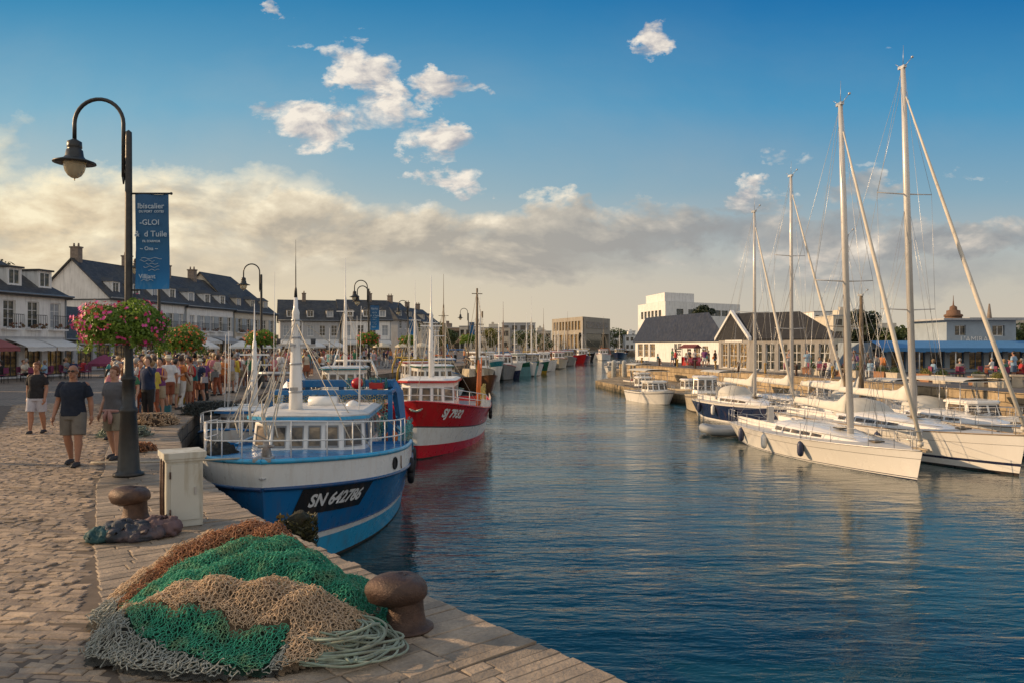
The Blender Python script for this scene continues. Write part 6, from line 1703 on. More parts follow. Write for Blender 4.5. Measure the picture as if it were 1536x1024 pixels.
# wooden mast with cross arms that stands out of the row
t = thing('wooden_mast_boat','old wooden ketch with the tall brown mast rising above the row','sailing boat',(-3.3,70.5,WZ),R(-70),'fishing boats along the left quay')
h_ = Hull(9.5,2.9,1.6,1.2,1.3,flare=.5,full=2.0,rake=.9,stern=.5); a = MB(); h_.grid(0,1,5,24,mb_=a); h_.transom(0,1,0,a); a.build('hull', P_brown, t)
a = MB(); h_.deck(.88,0,1,a); a.build('deck', old_wood, t); a = MB(); a.box((-1,0,1.6),(2.4,1.5,.7),top=.9); a.build('cabin', P_cream, t)
a = MB(); a.lathe([(.15,1.2),(.14,4),(.11,7.0),(.09,9.3)],(.3,0,0),8); mo = a.build('mast', old_wood, t)
a = MB(); a.box((.3,0,8.8),(.07,1.0,.07)); a.box((.3,0,6.0),(.07,1.3,.07)); a.cyl((.3,0,2.4),(-3.5,0,2.9),.06,n=6); a.box((.3,.5,6.9),(.2,.1,.6)); a.build('yard', old_wood, mo)
rigging(t,[((.3,0,9.1),(4.5,0,1.6)),((.3,0,9.1),(-4.5,0,1.4)),((.3,0,7),(0,1.35,1.2)),((.3,0,7),(0,-1.35,1.2)),((.3,0,9.1),(-.3,1.35,1.2))],.02)
# ------------------------------------------------------------ sailing yachts on the right
sail_cover = M('white_sail_cover',(.66,.64,.58),.75,var=.12,scale=5,bmp=.6,bd=.02); deck_gel = M('grey_white_deck',(.52,.51,.48),.6,var=.08,scale=3); teak = M('weathered_teak',(.28,.21,.14),.75,var=.2,scale=6,bmp=.3)
spray_m = canvas('sprayhood_canvas',(.58,.56,.50)); furled = M('furled_sail',(.60,.55,.47),.7,var=.12,scale=3,bmp=.4)
navy_band = paint('navy_band',(.012,.02,.06))
class YHull(Hull):
    def beam(s,t):
        m_=.42
        if t>m_: u=(t-m_)/(1-m_); return s.B*max(0,1-u**1.9)**.95
        u=(m_-t)/m_; return s.B*(1-(1-s.stern)*u**2.0)
    def pt(s,t,v,side=1,out=0.0,ztop=None):
        p = super().pt(t,v,side,out,ztop)
        # counter stern: the bottom rises aft
        if t < .3:
            u = (.3-t)/.3; z_lo = -.35+.62*u*u; zt = s.sheer(t); p.z = z_lo+(zt-z_lo)*v
            p.x += .0
        return p
def yacht(label, bow, stern, B, zb, zm, mast_t, mast_h, hull_mats=None, bands=None, lean=0.0, jib=True, boom=True, cover=sail_cover, spreaders=1, wood_mast=False, seed=0, sprayhood=True, cabin_h=.36, mast_r=.085, wheel=True, fenders=3, wins=4, group='yachts moored at the right quay', boom_len=.36, mizzen=False):
    rs = random.Random(seed); bow = Vector(bow); stern = Vector(stern); Ln = (bow-stern).length; ctr = (bow+stern)/2
    t = thing('sailing_yacht', label, 'yacht', (ctr.x,ctr.y,WZ), heading(bow,stern), group)
    h_ = YHull(Ln,B,zb,zm,zm*.92,flare=.62,full=2.0,rake=.35,stern=.62,wl_st=.80)
    bands = bands or [(0,.27,1),(.27,.30,2),(.30,.325,0),(.325,.345,2),(.345,.80,0),(.80,.815,3),(.815,1.,0)]
    hull_mats = hull_mats or [white_gel,P_black,navy_band,M('grey_pinstripe',(.25,.24,.23),.5)]
    hb = MB()
    for v0,v1,mi in bands: h_.grid(v0,v1,3 if v1-v0>.1 else 1,44,mi=mi,mb_=hb); h_.transom(v0,v1,mi,hb)
    hb.build('hull', hull_mats, t)
    toe = MB()
    for s_ in (1,-1): toe.tube([h_.pt(q/40,1.0,s_)+Vector((0,0,.015)) for q in range(41)], .022, 5)
    toe.build('toe_rail', alu if seed%2 else teak, t)
    d_ = MB(); h_.deck(.995,0,1.0,d_,0,.02,.07,28); d_.build('deck', deck_gel, t)
    # coachroof, lofted
    x0, x1 = -.13*Ln, .27*Ln; n = 18; rings = []
    for i in range(n+1):
        u = i/n; x = x0+(x1-x0)*u; w_ = B*.33*(1-.72*u**2.2); tt = (x+Ln/2)/Ln; zd = h_.sheer(tt); hh = cabin_h*(1-u**2.4)+.02
        ring = []
        for yy, zz in ((-1.0,0),(-.93,.62),(-.80,.92),(-.4,1.06),(0,1.1),(.4,1.06),(.80,.92),(.93,.62),(1.0,0)):
            ring.append((x, yy*w_, zd+.02+zz*hh))
        rings.append(ring)
    a = MB(); a.loft(rings[::-1], caps=False, closed=False, smooth=True)
    a.add(rings[0], [tuple(range(9))]); 
    cab = a.build('coachroof', white_gel, t)
    def side_pt(u, f, s_):
        i = min(int(u*n), n-1); fr = u*n-i
        A_ = Vector(rings[i][0]).lerp(Vector(rings[i][1]), f); B_ = Vector(rings[i+1][0]).lerp(Vector(rings[i+1][1]), f); p = A_.lerp(B_, fr)
        if s_ > 0: p.y = -p.y
        return p
    for s_ in (1,-1):
        for k in range(wins):
            u0 = .05+.62*k/wins; u1 = u0+.62/wins*.86; q = [side_pt(u0,.28,s_),side_pt(u1,.30,s_),side_pt(u1,.86,s_),side_pt(u0,.9,s_)]
            o_ = Vector((0,s_*.010,.002)); a = MB(); a.add([p+o_ for p in q],[(0,1,2,3) if s_<0 else (3,2,1,0)]); a.build('window', boat_glass, cab)
    for (xx,wd) in ((.12,.42),(.30,.36)):
        tt = .5+xx; zz = h_.sheer(tt)+.09+ (cabin_h*(1-((xx*Ln-x0)/(x1-x0))**2.4)*1.1 if xx*Ln<x1 else 0); a = MB(); a.box((xx*Ln,0,zz+.02),(wd,wd,.05)); a.build('hatch', boat_glass, t)
    # cockpit
    a = MB(); cx0, cx1 = -.44*Ln, -.13*Ln; cw = B*.24; zd = h_.sheer(.2)+.05
    a.b2((cx0,-cw-.09,zd-.03),(cx1,-cw,zd+.22)); a.b2((cx0,cw,zd-.03),(cx1,cw+.09,zd+.22)); a.b2((cx1-.08,-cw,zd-.03),(cx1,cw,zd+.34)); a.b2((cx0,-cw,zd-.02),(cx1-.1,cw,zd+.03)); a.build('cockpit', white_gel, t)
    if wheel:
        a = MB(); wx_ = cx0+.9; a.tube([(wx_,.42*math.cos(i*math.pi/12),zd+.62+.42*math.sin(i*math.pi/12)) for i in range(25)],.014,6)
        for i in range(6): a.cyl((wx_,0,zd+.62),(wx_,.42*math.cos(i*math.pi/3),zd+.62+.42*math.sin(i*math.pi/3)),.008,n=4)
        a.box((wx_+.12,0,zd+.35),(.2,.24,.7)); a.build('steering_wheel', steel, t)
    if sprayhood:
        a = MB(); rg_ = []
        for i,(xx,hh,ww_) in enumerate([(cx1+.95,.06,.80),(cx1+.65,.42,.88),(cx1+.25,.62,.95),(cx1-.25,.66,.97)]):
            rg_.append([(xx, math.cos(math.pi*k/10)*cw*1.25*ww_, zd+cabin_h*.6+hh*math.sin(math.pi*k/10)**.6) for k in range(11)])
        a.loft(rg_, caps=False, closed=False, smooth=True); a.loft([[ (p[0]-.012,p[1]*.98,p[2]-.02) for p in r_] for r_ in rg_][::-1], caps=False, closed=False); a.build('sprayhood', spray_m, t)
    # mast and rig
    mx = -Ln/2+Ln*mast_t; tt = mast_t; zb_ = h_.sheer(tt)+cabin_h*.75; zt_ = zb_+mast_h; ml = math.tan(lean)
    def mp(z): return Vector((mx-.006*(z-zb_), ml*(z-zb_), z))
    a = MB(); a.tube([mp(zb_-.1),mp(zb_+mast_h*.7),mp(zt_)],[mast_r*1.1,mast_r,mast_r*.72],12); mo = a.build('mast', old_wood if wood_mast else alu, t)
    a = MB(); top = mp(zt_); a.box(top+Vector((-.04,0,.04)),(.34,.12,.10)); a.tube([top+Vector((0,0,.05)),top+Vector((.02,0,.85))],[.012,.005],5); a.tube([top+Vector((.12,.0,.05)),top+Vector((.30,.12,.28))],.012,5); a.ball(top+Vector((.32,.14,.31)),.05,8,6); a.tube([top+Vector((-.1,0,.05)),top+Vector((-.28,-.1,.22))],.010,5); a.build('masthead_gear', steel, mo)
    sp = []
    zs_ = [.60,.27] if spreaders==2 else [.46]
    if spreaders==2: zs_ = [.64,.31]
    a = MB()
    for q in zs_:
        z_ = zb_+mast_h*q; c_ = mp(z_); L_ = B*.30
        for s_ in (1,-1): a.tube([c_, c_+Vector((-.12,s_*L_,.05))],[.03,.018],6)
        sp.append((c_,L_))
    a.build('spreader', old_wood if wood_mast else alu, mo)
    chain = [h_.pt(tt-.02,1.0,s_) for s_ in (1,-1)]
    ln = []
    for s_,ch in ((1,chain[0]),(-1,chain[1])):
        prev = mp(zb_+mast_h*.97)
        for c_,L_ in sp: q_ = c_+Vector((-.12,s_*L_,.05)); ln.append((prev,q_)); prev = q_
        ln.append((prev,ch)); ln.append((mp(zb_+mast_h*zs_[0]-.1),ch+Vector((.25,0,0)))); ln.append((mp(zb_+mast_h*zs_[0]-.1),ch-Vector((.35,0,0))))
    st_ = h_.pt(.02,1.0,1); stp = Vector((st_.x,0,h_.sheer(.02)+.05)); bwp = Vector((Ln/2-.06,0,h_.zb+.06))
    ln.append((mp(zt_), stp.lerp(mp(zt_),.18))); ln.append((stp.lerp(mp(zt_),.18), stp+Vector((0,B*.25,0)))); ln.append((stp.lerp(mp(zt_),.18), stp-Vector((0,B*.25,0))))
    ln.append((mp(zb_+mast_h*.98),bwp)) if not jib else None
    ln.append((mp(zt_-.1),mp(zb_+.3)+Vector((.16,.05,0)))); ln.append((mp(zt_-.1)+Vector((.1,0,0)),Vector((mx+1.0,.4,zb_)))) 
    rigging(mo, ln, .0075, steel, 'rigging')
    if jib:
        a = MB(); p1 = mp(zb_+mast_h*.915)+Vector((.12,0,0)); a.tube([bwp+Vector((-.02,0,.25)),bwp.lerp(p1,.35),bwp.lerp(p1,.75),p1],[.06,.075,.05,.022],8); a.cyl(bwp,bwp+(p1-bwp).normalized()*.28,.03,n=8); a.lathe([(.09,0),(.09,.12)],bwp+Vector((-.03,0,.10)),10); a.build('furled_jib', furled, mo)
    if boom:
        bl = Ln*boom_len; zb2 = zb_+.72; e0 = mp(zb2)+Vector((-.12,0,0)); e1 = Vector((mx-bl,.05,zb2+.12))
        a = MB(); a.tube([e0,e1],.06,8); bo = a.build('boom', alu, mo)
        if cover:
            rg_ = []
            for i in range(13):
                u = i/12; c_ = e0.lerp(e1,u); hh = .16+.42*max(0,1-u*5.0)+.12*(1-u)+.015*math.sin(i*2.1); ww_ = .13-.05*u
                rg_.append([(c_.x, c_.y+ww_*math.cos(2*math.pi*k/10)*(1-.55*max(0,math.sin(2*math.pi*k/10))), c_.z+.02+(hh if math.sin(2*math.pi*k/10)>0 else .11)*math.sin(2*math.pi*k/10)) for k in range(10)])
            a = MB(); a.loft(rg_); a.build('sail_cover', cover, bo)
        rigging(bo, [(e1,mp(zt_-.05)+Vector((-.1,0,0))),(e1,Vector((e1.x+.3,0,zd+.25))),(e0.lerp(e1,.35),mp(zb_+.1)),(e0.lerp(e1,.5),mp(zb_+mast_h*.5)),(e0.lerp(e1,.8),mp(zb_+mast_h*.5))], .006, rope_w, 'boom_tackle')
    # guard rails, pulpit, pushpit
    a = MB(); prev = {}
    for s_ in (1,-1):
        ps = [h_.pt(q,1.0,s_)+Vector((0,-s_*.05,0)) for q in (.06,.16,.27,.38,.50,.62,.74,.86,.93)]
        for p in ps: a.cyl(p,p+Vector((0,0,.58)),.011,n=5)
        for z_ in (.56,.30): a.tube([p+Vector((0,0,z_)) for p in ps],.005,4)
    a.build('guard_rail', steel, t)
    a = MB(); l_ = h_.pt(.90,1.0,1); r_ = h_.pt(.90,1.0,-1)
    for z_ in (.58,.32): a.tube([l_+Vector((0,-.05,z_)),(Ln/2-.25,.16,h_.zb+z_+.02),(Ln/2+.02,0,h_.zb+z_+.03),(Ln/2-.25,-.16,h_.zb+z_+.02),r_+Vector((0,.05,z_))],.013,6)
    a.cyl((Ln/2-.25,.14,h_.zb),(Ln/2-.25,.16,h_.zb+.6),.013,n=6); a.cyl((Ln/2-.25,-.14,h_.zb),(Ln/2-.25,-.16,h_.zb+.6),.013,n=6); a.build('pulpit', steel, t)
    a = MB(); l_ = h_.pt(.02,1.0,1); r_ = h_.pt(.02,1.0,-1); l2_ = h_.pt(.12,1.0,1); r2_ = h_.pt(.12,1.0,-1)
    for z_ in (.58,.32): a.tube([l2_+Vector((0,-.05,z_)),l_+Vector((0,-.05,z_)),r_+Vector((0,.05,z_)),r2_+Vector((0,.05,z_))],.013,6)
    for p in (l_,r_,l2_,r2_): a.cyl(p,p+Vector((0,0,.58)),.013,n=5)
    a.build('pushpit', steel, t)
    a = MB(); a.tube([(Ln/2-.45,0,h_.zb+.06),(Ln/2+.28,0,h_.zb+.08)],.045,6); a.box((Ln/2+.22,0,h_.zb+.04),(.16,.22,.05)); a.build('anchor', M('galvanised_anchor',(.36,.30,.22),.5,metal=.4,var=.3), t)
    for k in range(fenders):
        q = .22+.2*k
        p = h_.pt(q,.86,1 if fenders>0 else -1,.13); fa = MB()
        for s_ in ((1,-1)):
            p = h_.pt(q,.72,s_,.12); top_ = h_.pt(q,1.0,s_); f_ = MB(); f_.lathe([(.02,-.30),(.09,-.26),(.115,-.15),(.115,.12),(.08,.22),(.025,.26),(.02,.30)],(p.x,p.y,p.z),12); f_.tube([(p.x,p.y,p.z+.28),top_+Vector((0,0,.30))],.006,4)
            f_.build('fender', M('navy_fender',(.03,.04,.09),.45,var=.2) if k%2==0 else P_white, t)
    return t, h_
S1,_ = yacht('nearest white yacht with black waterline and navy fenders, its bow pointing at the viewer', (12.45,23.25),(10.85,34.6), 3.7, .92, .78, .67, 11.5, lean=R(-1.7), seed=1, mast_r=.105, boom_len=.34, wins=5, sprayhood=False)
S2,_ = yacht('white yacht with navy stripe behind the nearest one, carrying the tallest mast', (16.1,24.0),(13.6,36.5), 3.9, 1.30, 1.05, .61, 13.2, lean=R(-1.7), seed=2, spreaders=2, mast_r=.115, wins=6, bands=[(0,.27,1),(.27,.40,0),(.40,.455,2),(.455,.80,0),(.80,.81,3),(.81,1.,0)])
S3,_ = yacht('yacht with dark blue hull and cream waterline, left of the nearest white yacht', (13.7,37.0),(11.7,46.3), 3.1, 1.15, 1.0, .60, 9.9, hull_mats=[P_navy,P_cream,white_gel,white_gel], bands=[(0,.24,1),(.24,.32,2),(.32,.92,0),(.92,1.,2)], seed=3, spreaders=1, wins=4, mast_r=.08)
S4,_ = yacht('white yacht behind the dark blue one, with the second mast from the left', (16.4,37.2),(13.7,47.0), 3.2, 1.15, 1.0, .55, 12.0, sprayhood=False, seed=4, spreaders=2, wins=4, mast_r=.09)
S5,_ = yacht('yacht with the tan coloured mast behind the nearest mast', (17.5,33.0),(15.0,43.0), 3.2, 1.1, .95, .55, 8.2, wood_mast=True, seed=5, wins=3, jib=False, mast_r=.13, sprayhood=False)
S6,_ = yacht('yacht at the right edge of the picture, only its bow and rails in view', (19.4,26.5),(17.8,38.5), 3.6, 1.2, 1.0, .60, .01, seed=6, jib=False, boom=False, wins=4)
S7,_ = yacht('small yacht with a short wooden mast close under the right quay wall', (19.3,37.5),(17.6,44.5), 2.7, 1.0, .85, .55, 5.6, wood_mast=True, seed=8, wins=3, jib=False, mast_r=.11)
# the old tender at the stern of the nearest yacht
t = thing('dinghy','grey rubber dinghy tied at the stern of the nearest white yacht','dinghy',(10.2,35.4,WZ),R(170))
a = MB(); pts = []
for i in range(25):
    th = math.pi*(i/24-.5); pts.append((.9+.45*math.cos(th),.62*math.sin(th),.22+.10*math.cos(th)))
a.tube([(-1.1,-.62,.2),(-.2,-.62,.2)]+pts+[(-.2,.62,.2),(-1.1,.62,.2)],.19,10); a.build('tube', M('grey_rubberised_fabric',(.30,.32,.34),.6,var=.15,scale=4,bmp=.2), t)
a = MB(); a.b2((-1.0,-.5,.05),(1.0,.5,.12)); a.build('floor', P_grey, t); a = MB(); a.b2((-1.02,-.55,.1),(-.96,.55,.42)); a.build('transom', P_grey, t)
# motor boats
def motorboat(label, bow, stern, B, zb, canopy=True, seed=0, hullm=None, cab='open'):
    bow = Vector(bow); stern = Vector(stern); Ln = (bow-stern).length; ctr = (bow+stern)/2
    t = thing('motor_boat', label, 'motor boat', (ctr.x,ctr.y,WZ), heading(bow,stern), 'motor boats at the right landing')
    h_ = Hull(Ln,B,zb,zb*.82,zb*.8,flare=.5,full=2.2,rake=.5,stern=.9); hb = MB()
    for v0,v1,mi in [(0,.28,1),(.28,.86,0),(.86,.90,2),(.90,1.,0)]: h_.grid(v0,v1,2,26,mi=mi,mb_=hb); h_.transom(v0,v1,mi,hb)
    hb.build('hull', [hullm or white_gel,P_boot,navy_band], t)
    a = MB(); h_.deck(.99,.52,1,a,0,.02,.08,12); h_.deck(.70,0,.52,a,0,.02,0,8); a.build('deck', deck_gel, t)
    wheelhouse(t,-.05*Ln,.22*Ln,B*.62,zb*.75,zb*.75+(.75 if cab=='open' else 1.15),white_gel,white_gel,nf=4,ns=1,wz=(.35,.9),front_rake=.25,roof_oh=.08)
    if canopy:
        zc_ = zb+1.35
        for x in (-.38*Ln,-.08*Ln,.12*Ln):
            for s_ in (-1,1): MB().cyl((x,s_*B*.36,zb*.7),(x*.95,s_*B*.34,zc_),.018,n=6).build('canopy_pole', steel, t)
        a = MB(); a.loft([[(x,B*.38*math.cos(math.pi*k/6),zc_+.10*math.sin(math.pi*k/6)) for k in range(7)] for x in (-.42*Ln,-.1*Ln,.16*Ln)],closed=False,caps=False); a.b2((-.42*Ln,-B*.38,zc_-.04),(.16*Ln,B*.38,zc_-.01)); a.build('canopy', spray_m, t)
    railing(h_, t, 1.0, .55, .97, .45, 5, steel, .05, 1, .013)
    clutter(t,-.42*Ln,-.1*Ln,-B*.25,B*.25,zb*.55,5,.6,seed)
    a = MB(); a.box((-Ln/2-.18,0,.35),(.3,.32,.6),top=.7); a.cyl((-Ln/2-.18,0,.1),(-Ln/2-.18,0,-.3),.06,n=6); a.build('outboard_motor', rail_m, t)
    return t
motorboat('small white open motor boat with canopy moored at the stone landing', (10.9,53.2),(9.6,58.6), 2.5, .95, True, 1)
motorboat('cream motor cruiser with wheelhouse left of the dark blue yacht', (11.7,46.0),(12.9,52.0), 2.5, 1.25, False, 2, P_cream, 'high')
motorboat('white motor boat with arch and rails between the two right hand yachts', (20.0,29.8),(19.0,36.0), 2.6, 1.3, True, 3)
motorboat('small white boat under the rocks beyond the long navy roofed hall', (14,112),(17,120), 2.6, 1.1, False, 4)
motorboat('pale boat beside the rocky bank below the low white block', (20,128),(25,134), 3, 1.3, False, 5)
motorboat('white open boat in the gap behind the dark blue yacht, close to the wall', (15.6,52.0),(14.6,57.0), 2.2, .9, True, 11)
motorboat('small cream boat under the wall beyond the dark blue yacht', (14.2,57.5),(13.4,62.0), 2.1, .9, False, 12, P_cream)
motorboat('little navy hulled boat moored to the stone landing', (11.4,62.5),(10.6,67.0), 2.0, .85, False, 13, P_navy)
motorboat('white boat with canopy beyond the stone landing', (12.6,70),(11.8,75), 2.2, .95, True, 14)
motorboat('white sport boat close to the wall behind the tan masted yacht', (19.0,43.5),(18.0,48.5), 2.3, 1.0, False, 15, None, 'high')
motorboat('red striped boat near the wall left of the parapet', (20.6,38.2),(19.9,42.0), 2.0, .95, True, 16, P_dred)
# pile posts and yellow rope gear along the right quay
for i,(x,y_) in enumerate([(11.9,85),(12.9,84)]):
    t = thing('mooring_pile', f'pale upright pile at the left tip of the right quay, {["left","right"][i]} one', 'pile', (x-.6,y_,-2.6), 0, 'mooring piles at the tip of the quay')
    a = MB(); a.lathe([(.28,0),(.27,2.6),(.25,3.0),(.12,3.1)],n=12); a.build('timber', M('pale_pile',(.42,.43,.42),.8,var=.3,stain=(.1,.1,.07),stain_amt=.6), t)
# ------------------------------------------------------------ people. local frame: facing -Y, feet at z 0
def fuse(mb_, name, mat, voxel=.014, smooth=6):
    """melt the overlapping shaped pieces into one continuous skin"""
    me = mb_.mesh(name+'_raw', mat); o = bpy.data.objects.new('tmp', me); COL.objects.link(o)
    r_ = o.modifiers.new('r','REMESH'); r_.mode='VOXEL'; r_.voxel_size = voxel; r_.use_smooth_shade = True
    s_ = o.modifiers.new('s','SMOOTH'); s_.iterations = smooth; s_.factor = .5
    dg = bpy.context.evaluated_depsgraph_get(); dg.update(); out = bpy.data.meshes.new_from_object(o.evaluated_get(dg))
    out.name = name; bpy.data.objects.remove(o); bpy.data.meshes.remove(me)
    out.materials.clear(); out.materials.append(mat)
    for p in out.polygons: p.material_index = 0
    return out
def limb(mb_, pts, rs, n=10):
    """tapered limb with rounded joints; extra rings give calf and forearm their swell"""
    mb_.tube(pts, rs, n)
    for p, r_ in zip(pts, rs): mb_.ball(p, r_*.99, 8, 6)
def ell_loft(mb_, rings, n=16):
    """rings: (x,y,z,rx,ry)"""
    rr_ = []
    for x,y,z,rx,ry in rings:
        ring = []
        for k in range(n):
            th = -2*math.pi*k/n; c_, s_ = math.cos(th), math.sin(th)
            ring.append((x+rx*math.copysign(abs(c_)**.85,c_), y+ry*math.copysign(abs(s_)**.85,s_), z))
        rr_.append(ring)
    mb_.loft(rr_)
def figure(stance='walk', phase=.0, sex='m', bulk=1.0, sit=False, arm='down', fingers=False, voxel=.016, bottoms='shorts', top='tee', hair='short', turn=0.0):
    """returns dict of meshes"""
    w_ = bulk; sh = .205*w_ if sex=='m' else .175*w_; hipw = .165*w_ if sex=='m' else .175*w_
    hz = .48 if sit else .92
    dz = hz-.92
    torso = [(0,0,.84+dz,hipw*.80,.105*w_),(0,.01,.92+dz,hipw,.118*w_),(0,.0,1.0+dz,hipw*.93,.112*w_),(0,-.01,1.10+dz,(.138 if sex=='m' else .122)*w_,.105*w_),(0,-.012,1.22+dz,(.160 if sex=='m' else .142)*w_,.115*w_),(0,-.005,1.32+dz,(.175 if sex=='m' else .150)*w_,.115*w_),(0,.008,1.40+dz,.150*w_,.088*w_),(0,.015,1.455+dz,.085,.065),]
    S = {s_: Vector((s_*(sh-.035),.012,1.395+dz)) for s_ in (-1,1)}
    legs = {}
    for s_ in (-1,1):
        hip = Vector((s_*.088*w_,0,.88+dz))
        if sit:
            knee = Vector((s_*.11,-.42,.50)); ank = Vector((s_*.10,-.40,.09)) 
        else:
            a_ = (.22*math.sin(phase)*s_ if stance=='walk' else .02*s_)
            kb = .10*max(0,-math.sin(phase)*s_)+.03 if stance=='walk' else .02
            knee = hip+Vector((s_*.012,-math.sin(a_)*.42-kb*.3,-math.cos(a_)*.41)); ank = knee+Vector((0,-math.sin(a_-kb*2.2)*.40,-math.cos(a_-kb*2.2)*.40)); ank.z = max(ank.z,.085)
        legs[s_] = (hip,knee,ank)
    arms = {}
    for s_ in (-1,1):
        s0 = S[s_]
        if arm=='down': sw = -.20*math.sin(phase)*s_ if stance=='walk' else .0; el_ = s0+Vector((s_*.052*w_,.03-sw*.2,-.285)); wr = el_+Vector((s_*.012,-.07-sw*.5,-.25))
        elif arm=='bent' : el_ = s0+Vector((s_*.06,.04,-.27)); wr = el_+Vector((-s_*.06,-.20,.07))
        elif arm=='up' : 
            if s_>0: el_ = s0+Vector((.10,-.16,-.10)); wr = el_+Vector((-.06,-.10,.20))
            else: el_ = s0+Vector((-.06,.03,-.28)); wr = el_+Vector((-.02,-.06,-.24))
        else: el_ = s0+Vector((s_*.05,-.10,-.26)); wr = el_+Vector((-s_*.03,-.22,-.02))
        arms[s_] = (s0,el_,wr)
    hc = Vector((0,-.012,1.625+dz)); B_ = MB()
    ell_loft(B_, torso)
    limb(B_, [(0,.015,1.42+dz),(0,.002,1.53+dz)], [.060*w_,.054*w_])
    # head: skull, jaw, nose, ears
    B_.ball(hc+Vector((0,.012,.02)),(.076,.094,.095),16,12); B_.ball(hc+Vector((0,-.022,-.045)),(.056,.066,.070),14,10); B_.ball(hc+Vector((0,-.055,-.088)),(.028,.026,.022),10,8)
    B_.tube([hc+Vector((0,-.080,.018)),hc+Vector((0,-.103,-.018)),hc+Vector((0,-.086,-.028))],[.010,.014,.010],8)
    for s_ in (-1,1): B_.ball(hc+Vector((s_*.079,.008,-.008)),(.010,.019,.030),8,8)
    for s_ in (-1,1):
        hip,knee,ank = legs[s_]
        m1 = hip.lerp(knee,.45); m2 = knee.lerp(ank,.30)+Vector((0,.018,0)); m3 = knee.lerp(ank,.65)+Vector((0,.006,0))
        limb(B_, [hip,m1,knee,m2,m3,ank], [.092*w_,.080*w_,.057*w_,.060*w_,.044*w_,.036])
        B_.tube([ank+Vector((0,.035,-.05)),ank+Vector((0,-.03,-.045)),ank+Vector((0,-.12,-.062)),ank+Vector((0,-.175,-.068))],[.032,.040,.036,.018],8)
        s0,el_,wr = arms[s_]; fm1 = el_.lerp(wr,.3)
        limb(B_, [s0,s0.lerp(el_,.45),el_,fm1,wr], [.056*w_,.048*w_,.040*w_,.041*w_,.027])
        d = (wr-el_).normalized(); side = Vector((0,-1,0)) if abs(d.y)<.8 else Vector((0,0,-1)); side = (side-d*side.dot(d)).normalized(); nrm = d.cross(side)
        palm = wr+d*.05
        if fingers:
            B_.tube([wr,wr+d*.03,wr+d*.085],[.024,.034,.036],8,flat=1.0); B_.ball(palm,(.022,.040,.045),8,6)
            for k,(ln,of) in enumerate(((.070,-.028),(.080,-.010),(.074,.010),(.058,.028))):
                b0 = wr+d*.085-side*of*-1; curl = -s_*1.0
                inw = Vector((-s_,0,0)); inw = (inw-d*inw.dot(d)).normalized()
                p1 = b0+d*ln*.5+inw*.008; p2_ = b0+d*ln*.86+inw*.026; p3 = b0+d*ln*.98+inw*.044
                B_.tube([b0,p1,p2_,p3],[.0105,.0098,.0090,.0080],6)
            inw = Vector((-s_,0,0)); B_.tube([wr+d*.025+side*.022,wr+d*.055+side*.050+inw*.01,wr+d*.090+side*.056+inw*.02],[.014,.012,.010],6)
        else:
            B_.ball(palm,(.022,.034,.048),8,6); B_.tube([palm,palm+d*.07,palm+d*.10+Vector((-s_*.02,0,0))],[.030,.022,.012],6); B_.tube([wr+d*.02,wr+d*.06+side*.045],[.014,.010],5)
    out = {'body': B_}
    hs_ = 1.07
    # clothes follow the body
    C_ = MB(); g = 1.09
    lo = .86 if top!='tank' else .90
    ell_loft(C_, [(0,0,lo+dz,hipw*1.10,.128*w_),(0,.005,.93+dz,hipw*1.10,.130*w_),(0,0,1.02+dz,hipw*1.02,.124*w_),(0,-.012,1.12+dz,(.158 if sex=='m' else .136)*w_,.120*w_),(0,-.014,1.22+dz,(.174 if sex=='m' else .155)*w_,.130*w_),(0,-.006,1.32+dz,(.186 if sex=='m' else .162)*w_,.128*w_),(0,.008,1.405+dz,.160*w_,.100*w_),(0,.015,1.452+dz,.086*w_,.072*w_)])
    for s_ in (-1,1):
        s0,el_,wr = arms[s_]
        if top=='tee': C_.ball(s0+Vector((-s_*.012,0,-.012)),.066*w_,12,8); C_.tube([s0+Vector((-s_*.006,0,-.02)),s0.lerp(el_,.35),s0.lerp(el_,.72)],[.062*w_,.066*w_,.068*w_],12)
        elif top=='long': limb(C_, [s0,s0.lerp(el_,.45),el_,el_.lerp(wr,.5),wr.lerp(el_,.08)],[.070*w_,.064*w_,.056*w_,.050*w_,.040])
    out['top'] = C_
    T_ = MB()
    if bottoms=='skirt' and not sit:
        ell_loft(T_, [(0,0,.50,hipw*1.5,.20*w_),(0,0,.70,hipw*1.28,.165*w_),(0,.005,.90,hipw*1.06,.130*w_),(0,0,1.0,hipw*.98,.118*w_)])
    else:
        ell_loft(T_, [(0,.0,.80+dz,hipw*.95,.120*w_),(0,.01,.90+dz,hipw*1.07,.130*w_),(0,0,.99+dz,hipw*1.01,.121*w_)])
        for s_ in (-1,1):
            hip,knee,ank = legs[s_]
            if bottoms=='shorts' or bottoms=='skirt':
                e_ = hip.lerp(knee,.86); T_.tube([hip+Vector((0,0,.03)),hip.lerp(knee,.4)+Vector((s_*.004,0,0)),e_+Vector((s_*.006,0,0))],[.104*w_,.102*w_,.098*w_],14)
            else: limb(T_, [hip,hip.lerp(knee,.5),knee,knee.lerp(ank,.5),ank+Vector((0,0,.0))],[.102*w_,.092*w_,.072*w_,.066*w_,.058])
    out['bottoms'] = T_
    F_ = MB()
    for s_ in (-1,1):
        hip,knee,ank = legs[s_]
        F_.tube([ank+Vector((0,.055,-.052)),ank+Vector((0,.02,-.046)),ank+Vector((0,-.06,-.050)),ank+Vector((0,-.15,-.060)),ank+Vector((0,-.195,-.066))],[.028,.046,.046,.044,.020],12)
        F_.box(ank+Vector((0,-.065,-.076)),(.082,.245,.016))
    out['shoes'] = F_
    H_ = MB()
